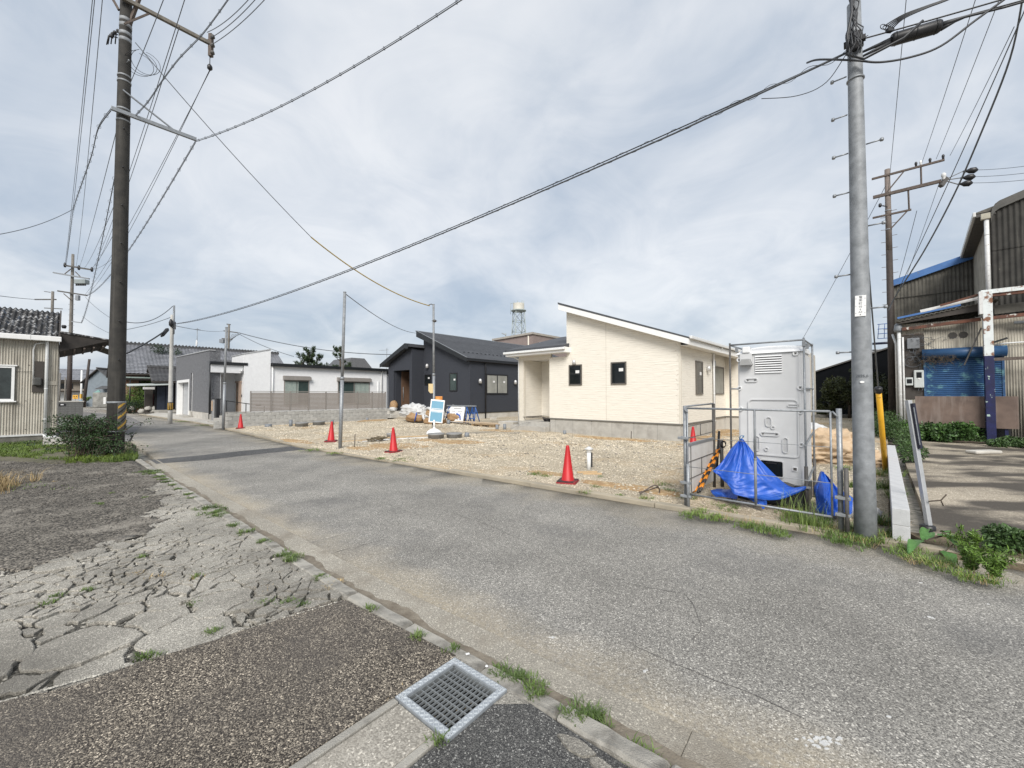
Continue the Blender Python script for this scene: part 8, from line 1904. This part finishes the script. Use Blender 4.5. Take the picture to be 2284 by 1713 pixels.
# grass belts on the left
P = sample([(-18.5, 13.2), (-13.2, 13.6), (-11.6, 12.0), (-10.45, 11.15), (-9.85, 10.5), (-11.0, 10.3), (-13.5, 11.0), (-16.8, 11.6), (-18, 12.2)], 2400); k = np.array([fbm(x, y, .9) for x, y in P]) > -.12; P = P[k]
v, f = blades(P, .11, .006, .7, 9, .06); P2 = sample([(-10.9, 10.0), (-9.7, 10.15), (-9.75, 10.65), (-10.6, 11.55), (-11.4, 12.2), (-12, 11.5)], 330); v, f = cat2((v, f), blades(P2, .17, .006, .8, 9, .06)); rawmesh('verge_grass', v, f, mat('verge_green', (.16, .225, .035), (.085, .14, .024), 1.2, .6, island=.35), kind='stuff', label='bright green grass strip in front of the shed and the dark pole')
sheet('verge_soil', [(-22, 12), (-16.6, 14.9), (-13.6, 14.6), (-10.6, 11.5), (-10.0, 10.75), (-9.8, 10.3), (-11.2, 10.0), (-14, 10.6), (-18, 10.9), (-24, 8)], .044, mat('mossy_ground', (.14, .125, .085), (.085, .085, .05), 1.1, .95, .6, 30), thick=.1)
P = sample([(-18.3, 13.0), (-16.2, 15.0), (-15.0, 14.7), (-17.2, 12.6)], 420); v, f = blades(P, .13, .007, .9, 7, .07); rawmesh('shed_weeds', v, f, m_grass, kind='stuff', label='dark weeds along the foot of the shed wall')
P = np.vstack([np.array([-9.5, 7.55])+rng.normal(size=(26, 2))*.16, np.array([-8.9, 7.1])+rng.normal(size=(10, 2))*.25]); v, f = blades(P, .26, .004, .9, 14, .08); rawmesh('dry_tuft', v, f, m_straw, kind='stuff', label='tall dry grass tuft on the old asphalt in front of the grass strip')
P = np.array([-9.1, 7.3])+rng.normal(size=(60, 2))*np.array([.55, .22]); v, f = blades(P, .07, .006, .9, 8, .06); rawmesh('low_grass', v, f, m_grass, kind='stuff', label='low green grass around the tall dry tuft')
# weeds along the far kerb and about the fence
ks = []
for (px, py, r_, hh) in ((1540, 1112, .14, 1.4), (1500, 1100, .18, 1.3), (1440, 1112, .12, .7), (1380, 1105, .06, .6), (1480, 1085, .2, 1.5), (1545, 1148, .2, .9), (1600, 1155, .2, .7), (1660, 1172, .22, .9), (1700, 1180, .24, 1.1), (1735, 1190, .12, .9), (1570, 1140, .12, .7), (1620, 1130, .25, .8), (1780, 1150, .20, 1.5), (1800, 1165, .25, 1.8), (1835, 1175, .2, 1.2), (1870, 1195, .2, 1.2), (1900, 1210, .2, 1.1), (1930, 1205, .15, 1.2), (1960, 1205, .15, 1.4), (1985, 1195, .12, 1.6), (1975, 1170, .12, 2.2), (1990, 1110, .15, 3.0), (1975, 1090, .15, 3.2), (1985, 1060, .15, 3.0), (1960, 1065, .15, 2.6), (1880, 1050, .14, 2.6), (1895, 1085, .12, 2.2), (1905, 1020, .15, 1.6), (1895, 1180, .14, 1.4), (2010, 1235, .12, .9), (2060, 1250, .18, 1.0), (2120, 1270, .2, 1.1), (2180, 1290, .2, 1.0), (2030, 1228, .15, .9), (1325, 1085, .12, .6), (1265, 1090, .08, .5), (1195, 1058, .16, 1.1), (1215, 1062, .12, .8), (1310, 1098, .12, .6), (1340, 1065, .1, .6), (900, 1024, .35, .5), (700, 1003, .3, .5), (745, 1010, .25, .5), (850, 1022, .2, .5), (460, 948, .5, .6), (405, 940, .5, .6)):
    p = gp(px, py, .06); ks.append((p.x, p.y, .05, r_, hh))
tufts('roadside_weeds', ks, 'fresh green grass and weeds along the far kerb and around the pipe fence', mat('fresh_grass', (.155, .235, .045), (.085, .145, .028), 1.5, .55, island=.4), .058, per=12, n=7, spread=.055, w=.0035, lean=1.1)
tufts('dry_weeds', [(x+rng.normal()*.1, y+rng.normal()*.08, z, r_, hh) for (x, y, z, r_, hh) in ks[::2]], 'straw-coloured dead stalks among the weeds along the far kerb', m_straw, .07, per=6, n=4, spread=.06, w=.002, lean=1.3)
# tall seed-headed grass before the fence
o = [gp(1772, 1165, .05), gp(1790, 1172, .05), gp(1812, 1180, .05)]; P = np.vstack([np.array([p.x, p.y, .04])+np.hstack([rng.normal(size=(5, 2))*.05, np.zeros((5, 1))]) for p in o]); v, f = blades(P, .36, .003, .5, 7, .05)
rawmesh('tall_grass', v, f, mat('tall_green', (.20, .27, .07), (.13, .19, .045), 2, .6, island=.3), kind='stuff', label='tall thin grass with seed heads in front of the black toilet base')
# strip of weeds between block kerb and yard, right-hand verge soil
sheet('verge_soil', [(4.55, 4.35), (8.6, 1.35), (13, -2.0), (13.2, -.8), (9.4, 2.2), (5.6, 4.6), (4.8, 5.0)], .055, mat('leafy_soil', (.20, .155, .10), (.11, .09, .06), 2.2, .95, .8, 40), thick=.1)
P = sample([(4.62, 4.40), (6.1, 3.3), (8.3, 1.6), (8.7, 2.3), (6.4, 4.0), (4.9, 4.85)], 420); P = P[np.array([fbm(x, y, 1.7) for x, y in P]) > .02]; v, f = blades(P, .11, .004, .9, 11, .06); rawmesh('verge_grass', v, f, m_grass, kind='stuff', label='green weeds between the road and the stained yard on the right')
P = sample([(5.5, 3.75), (8.2, 1.55), (8.8, 2.3), (6.3, 3.9)], 420); v, f = blades(P, .10, .0035, 2.2, 12, .12); rawmesh('dry_straw', v, f, m_straw, kind='stuff', label='dry straw lying along the right verge by the shrub')
# big-leaved plant
def bigleaf(par, base, tip, w, m):
    base, tip = Vector(base), Vector(tip); d = tip-base; L = d.length; d.normalize(); s = d.cross(Vector((0, 0, 1))); s = s.normalized() if s.length > .01 else Vector((1, 0, 0)); n = s.cross(d)
    q = MB(); vs = []; N_ = 9
    for i in range(N_+1):
        t = i/N_; hw = w*(math.sin(math.pi*min(1, t*.94+.06))**.75)*(1.25-.75*t)*.72; c = base+d*L*t+n*(.10*L*math.sin(math.pi*t)-.10*L*t*t)
        for u in (-1, -.55, 0, .55, 1): vs.append(c+s*hw*u+n*(.16*abs(u)*hw+.012*math.sin(9*t+3*u)))
    fs = [(i*5+j, i*5+j+1, (i+1)*5+j+1, (i+1)*5+j) for i in range(N_) for j in range(4)]
    q.add(vs, fs, False); return q.build('leaf', m, par)
o = thing('broadleaf_plant', 'young plant with four large heart-shaped leaves at the foot of the leaning post', 'plant', (4.95, 4.42, .05)); m_bl = mat('broad_leaf', (.085, .20, .045), (.06, .15, .035), 5, .5, streak=((.11, .25, .07), (30, 30, 30), .5, .7))
def rel(px, py, Y): return at(px, py, Y)-Vector((4.95, 4.42, .05))
for (a, b, w) in (((2058, 1208, 4.5), (2023, 1228, 4.25), .085), ((2062, 1205, 4.55), (2082, 1184, 4.72), .085), ((2095, 1192, 4.5), (2138, 1213, 4.3), .09), ((2108, 1230, 4.35), (2128, 1262, 4.1), .085), ((2055, 1190, 4.8), (2078, 1178, 4.9), .06), ((2100, 1186, 4.7), (2120, 1190, 4.6), .07)): bigleaf(o, rel(*a), rel(*b), w, m_bl)
q = MB()
for (a) in ((2058, 1208, 4.5), (2062, 1205, 4.55), (2095, 1192, 4.5), (2108, 1230, 4.35)): p = rel(*a); q.tube(smooth([(0.05, 0.02, 0), p*.5+Vector((0, 0, .10)), p]), .005, 5)
q.build('stem', m_bark, o)
# feathery weeds right of it
for i, (px, py, Y, h, lb) in enumerate(((2165, 1272, 4.2, .24, 'feathery green weed nearest the broad-leaved plant'), (2160, 1240, 4.5, .26, 'feathery green weed standing behind its twin'), (2215, 1290, 3.95, .26, 'feathery green weed nearest the dry straw'))):
    B = gp(px, py, .05); o = thing('feathery_weed', lb, 'weed', B, 0, 'feathery weeds on the right verge'); V = []; q = MB()
    for k in range(9):
        a = rng.random()*6.28; r_ = .16*rng.random(); P = smooth([(0, 0, 0), (math.cos(a)*r_*.5, math.sin(a)*r_*.5, h*.5), (math.cos(a)*r_, math.sin(a)*r_, h*(.7+.4*rng.random()))], 6); q.tube(P, .003, 3, cap=False)
        C = np.array([p for p in P[2:]]); V.append(leaves(70, C, np.full(len(C), .035), .055, elong=5.5, droop=.0, up=.5))
    v, f = cat2(*V); rawmesh('foliage', v, f, m_leafbr, parent=o); q.build('stem', m_bark, o)
p = gp(2235, 1235, .05); shrub('shrub', 'round dark green shrub at the right edge of the stained yard', 'shrub', (p.x+.02, p.y, .03), [(.12, .05, .15, .19, .17, .13), (.27, 0, .14, .17, .15, .12), (.0, .06, .11, .12, .12, .09), (.18, .16, .17, .17, .14, .11)], 1800, .052, m_leaf, 5, elong=1.9)
# vines along the workshop wall
WB = site(.0, -.9, OW)
cl = []
for i in range(26):
    x = -.4+rng.random()*2.0; cl.append((x*AX[0]-(.1+.9*rng.random())*AY[0], x*AX[1]-(.1+.9*rng.random())*AY[1], .22+.30*rng.random(), .32))
shrub('vine_heap', 'dense heap of dark green vine leaves under the plywood board', 'vine', (OW[0], OW[1], 0), cl, 9500, .085, mat('vine_leaf', (.065, .135, .028), (.034, .078, .018), 2, .5, island=.5), 6, elong=1.5)
cl = []
for i in range(26):
    x = 1.5+rng.random()*3.2; y = -.5-1.2*rng.random(); cl.append((x*AX[0]+y*AY[0], x*AX[1]+y*AY[1], .08+.12*rng.random(), .26, .26, .14))
shrub('vine_heap', 'thinner spread of vines around the peeling blue post', 'vine', (OW[0], OW[1], 0.02), cl, 5200, .08, m_leaf, 5, elong=1.8)
cl = []
for i in range(30):
    y = -8.2+8.2*rng.random(); x = -.30+.25*rng.random(); cl.append((x*AX[0]+y*AY[0]+.15, x*AX[1]+y*AY[1], .18+.28*rng.random(), .20, .24, .22))
for i in range(10): y = -1.5+3*rng.random(); x = -.9+.6*rng.random(); cl.append((x*AX[0]+y*AY[0], x*AX[1]+y*AY[1], .4+.5*rng.random(), .35))
shrub('boundary_weeds', 'bushy weeds growing along the right side of the block kerb towards the workshop', 'weeds', (OW[0], OW[1], 0), cl, 7000, .075, m_leaf, 8, elong=2.4)
cl = [(.3*rng.normal(), .4*rng.normal(), .35+.2*rng.random(), .28) for k in range(8)]; p = at(1998, 895, 17); shrub('fern', 'brownish fern clump at the workshop side wall', 'fern', (p.x, p.y, .25), cl, 900, .11, mat('brown_fern', (.16, .085, .035), (.09, .06, .03), 3, .7, island=.4), 4, elong=4)
# trees in front of the black hall
def tree(name, label, loc, h, crown, n, size, m, trunk=.12, group=None, gaps=.55):
    o = thing(name, label, 'tree', loc, 0, group); cl = []
    for k in range(crown[0]):
        d = rng.normal(size=3); d /= np.linalg.norm(d); r_ = crown[1]*(.45+.55*rng.random()); cl.append((d[0]*r_, d[1]*r_, h+d[2]*r_*crown[2], crown[1]*gaps*(.35+.5*rng.random())))
    C = np.array([c[:3] for c in cl]); v, f = leaves(n, C, np.array([c[3] for c in cl]), size, elong=1.9); rawmesh('crown', v, f, m, parent=o)
    q = MB(); q.tube([(0, 0, -.1), (.05, 0, h*.45), (.0, .05, h*.8)], [trunk, trunk*.75, trunk*.4], 8)
    for k in range(7): c = Vector(cl[k % len(cl)][:3]); q.tube([(.03, 0, h*.35+.05*k), c*.5+Vector((0, 0, h*.3)), c], [trunk*.4, trunk*.25, trunk*.08], 5)
    q.build('trunk', m_bark, o); return o
m_hedge = mat('hedge_leaf', (.050, .060, .014), (.024, .034, .009), 1.6, .55, island=.55)
for i, (px, Y, h, cr, lb) in enumerate(((1893, 28.5, 2.2, 1.55, 'large dark bushy tree left of the galvanised pole in front of the black hall'), (1850, 29.2, 1.1, .75, 'smaller dark bush left of the large bushy tree'), (1958, 29.0, 1.9, 1.5, 'dark bushy tree right of the galvanised pole'), (1990, 25, 1.5, 1.1, 'dark bush beside the workshop corner behind the guy guard'), (1828, 30, .7, .6, 'lowest dark bush at the foot of the black hall'), (1920, 29.5, 1.0, 1.0, 'dark low bush hidden partly by the galvanised pole'))):
    b = at(px, 880, Y); tree('hedge_tree', lb, (b.x, Y, 0), h, (16, cr, .95), 3800 if cr > 1 else 1500, .17, m_hedge, .1, 'bushes before the black hall')
for i, (px, Y, h, cr, lb) in enumerate(((1812, 60, 3.9, 1.3, 'light green treetop just above the left end of the black hall'), (1775, 60, 3.0, 1.6, 'light green tree behind the toilet beside the black hall'))):
    b = at(px, 880, Y); tree('far_tree', lb, (b.x, Y, 0), h, (12, cr, .9), 1400, .22, m_leafbr, .15)
P = sample([(8.5, 12), (15, 17), (27, 29.8), (22, 30.5), (12, 20)], 900); v, f = blades(P, .10, .007, .9, 7, .08); rawmesh('patchy_grass', v, f, mat('yellow_grass', (.24, .22, .07), (.17, .17, .05), 1.5, .7, island=.35), kind='stuff', label='patchy yellow grass on the soil behind the toilet')
# pines behind the white house
m_pine = m_leafpine
def pine(label, loc, h, spread, n, seed):
    o = thing('pine_tree', label, 'tree', loc, 0, 'pine trees behind the white house'); V = []; q = MB(); q.tube([(0, 0, 0), (.1, 0, h*.6), (0, 0, h)], [.2, .13, .04], 8)
    for k in range(n):
        t = .45+.55*rng.random(); a = rng.random()*6.28; L = spread*(1.15-t)*(.6+.6*rng.random())+.25; b = Vector((0, 0, h*t-.3)); e = b+Vector((math.cos(a)*L, math.sin(a)*L, .35+.55*rng.random())); q.tube([b, b.lerp(e, .6)-Vector((0, 0, .08)), e], [.05, .03, .012], 4)
        C = np.array([b.lerp(e, s)+Vector((0, 0, .1)) for s in (.55, .75, .9, 1.0, 1.08)]); V.append(leaves(90, C, np.full(5, .22), .32, elong=7, up=.9, droop=0))
    v, f = cat2(*V); rawmesh('crown', v, f, m_pine, parent=o); q.build('trunk', m_bark, o)
b = at(688, 880, 48); pine('broad pine tree rising behind the white house roof', (b.x, 48, 0), 6.6, 2.6, 34, 1); b = at(672, 880, 47); pine('pine tree crown touching the left side of the broad pine', (b.x, 47, 0), 5.9, 1.8, 16, 3); b = at(705, 880, 49); pine('pine tree crown touching the right side of the broad pine', (b.x, 49, 0), 6.2, 2.0, 18, 4)
b = at(757, 880, 46); pine('slender sparse pine behind the tallest service pole', (b.x, 46, 0), 6.9, 1.5, 15, 2); b = at(782, 880, 50); pine('smallest pine tip right of the tallest service pole', (b.x, 50, 0), 5.2, 1.0, 8, 5)
HB = at(745, 880, 75); o = thing('far_roof_house', 'far house with a grey tiled roof just above the white house roof edge', 'house', (HB.x, 75, 0), R0); q = MB(); q.hexa([(-5, 0, 6.3), (5, 0, 6.3), (5, 5, 6.3), (-5, 5, 6.3), (-3.6, 1.5, 8.4), (3.6, 1.5, 8.4), (3.6, 4, 8.4), (-3.6, 4, 8.4)]); q.build('roof', m_tileroof, o); q = MB(); q.box(-4.5, 4.5, .4, 5, 0, 6.3); q.build('wall', m_wstucco, o)
b = at(862, 880, 70); o = thing('roof_antenna', 'tiny antenna above the right end of the white house', 'antenna', (b.x, 70, 0)); q = MB(); q.tube([(0, 0, 0), (0, 0, 9.7)], .05, 5); q.bar((-1.3, 0, 9.3), (.3, 0, 9.4), .06); q.build('mast', m_steel, o)
# garden by the storehouse
G2 = [(300, 905, 40, 1.0, 1.4, m_leafbr, 'bright green clipped shrub beside the garden gate', 1800, .11), (325, 880, 40.5, 1.1, 2.0, m_leafbr, 'larger bright green clipped shrub against the garden gate', 2200, .11), (292, 905, 38, .75, .7, m_leafdk, 'low dark hedge at the road edge right of the dark pole', 1500, .10), (303, 850, 41.5, 1.3, 2.7, m_leafdk, 'dark evergreen tree against the ochre wall', 2600, .12)]
for (px, py, Y, cr, h, m, lb, n, s) in G2:
    b = at(px, 880, Y); tree('garden_shrub', lb, (b.x, Y, 0), h, (12, cr, .75), n, s, m, .08, 'garden shrubs by the storehouse', gaps=.7)
b = at(318, 880, 42); tree('red_tree', 'dark reddish-leaved tree behind the bright shrubs', (b.x, 42, 0), 3.1, (12, 1.2, .7), 2200, .12, m_leafred, .09)
b = at(322, 880, 41); tree('small_pine', 'small cloud-shaped garden pine above the bright shrubs', (b.x, 41, 0), 3.6, (6, .8, .3), 900, .13, m_leafpine, .07)
b = at(372, 880, 44); tree('bare_pine', 'dark pine branch reaching over the black storehouse roof', (b.x, 44, 0), 6.4, (8, 1.3, .25), 700, .14, m_leafdk, .07)
b = at(209, 880, 56); tree('garden_shrub', 'small flowering bush beside the leaning dark pole far down the lane', (b.x-1.1, 56, 0), 1.2, (8, .5, .9), 500, .12, m_leafbr, .05)
o = thing('blue_bin', 'small blue bin far down the lane by the leaning dark pole', 'bin', (at(183, 880, 57).x, 57, 0)); q = MB(); q.lathe([(.25, 0), (.30, .8), (.32, .82), (.30, .9)], seg=12); q.build('bin_body', mat('bin_blue', (.05, .25, .45)), o)
o = thing('rock_wall', 'rough garden stones in front of the low hedge', 'stones', (at(300, 880, 38.5).x+1.3, 38.3, 0))
for k in range(7): blob(o, (rng.normal()*.5, rng.normal()*.2, .15+.25*(k % 2)), (.3, .25, .25), m_conc, 'rock', 20+k, .2, seg=12)
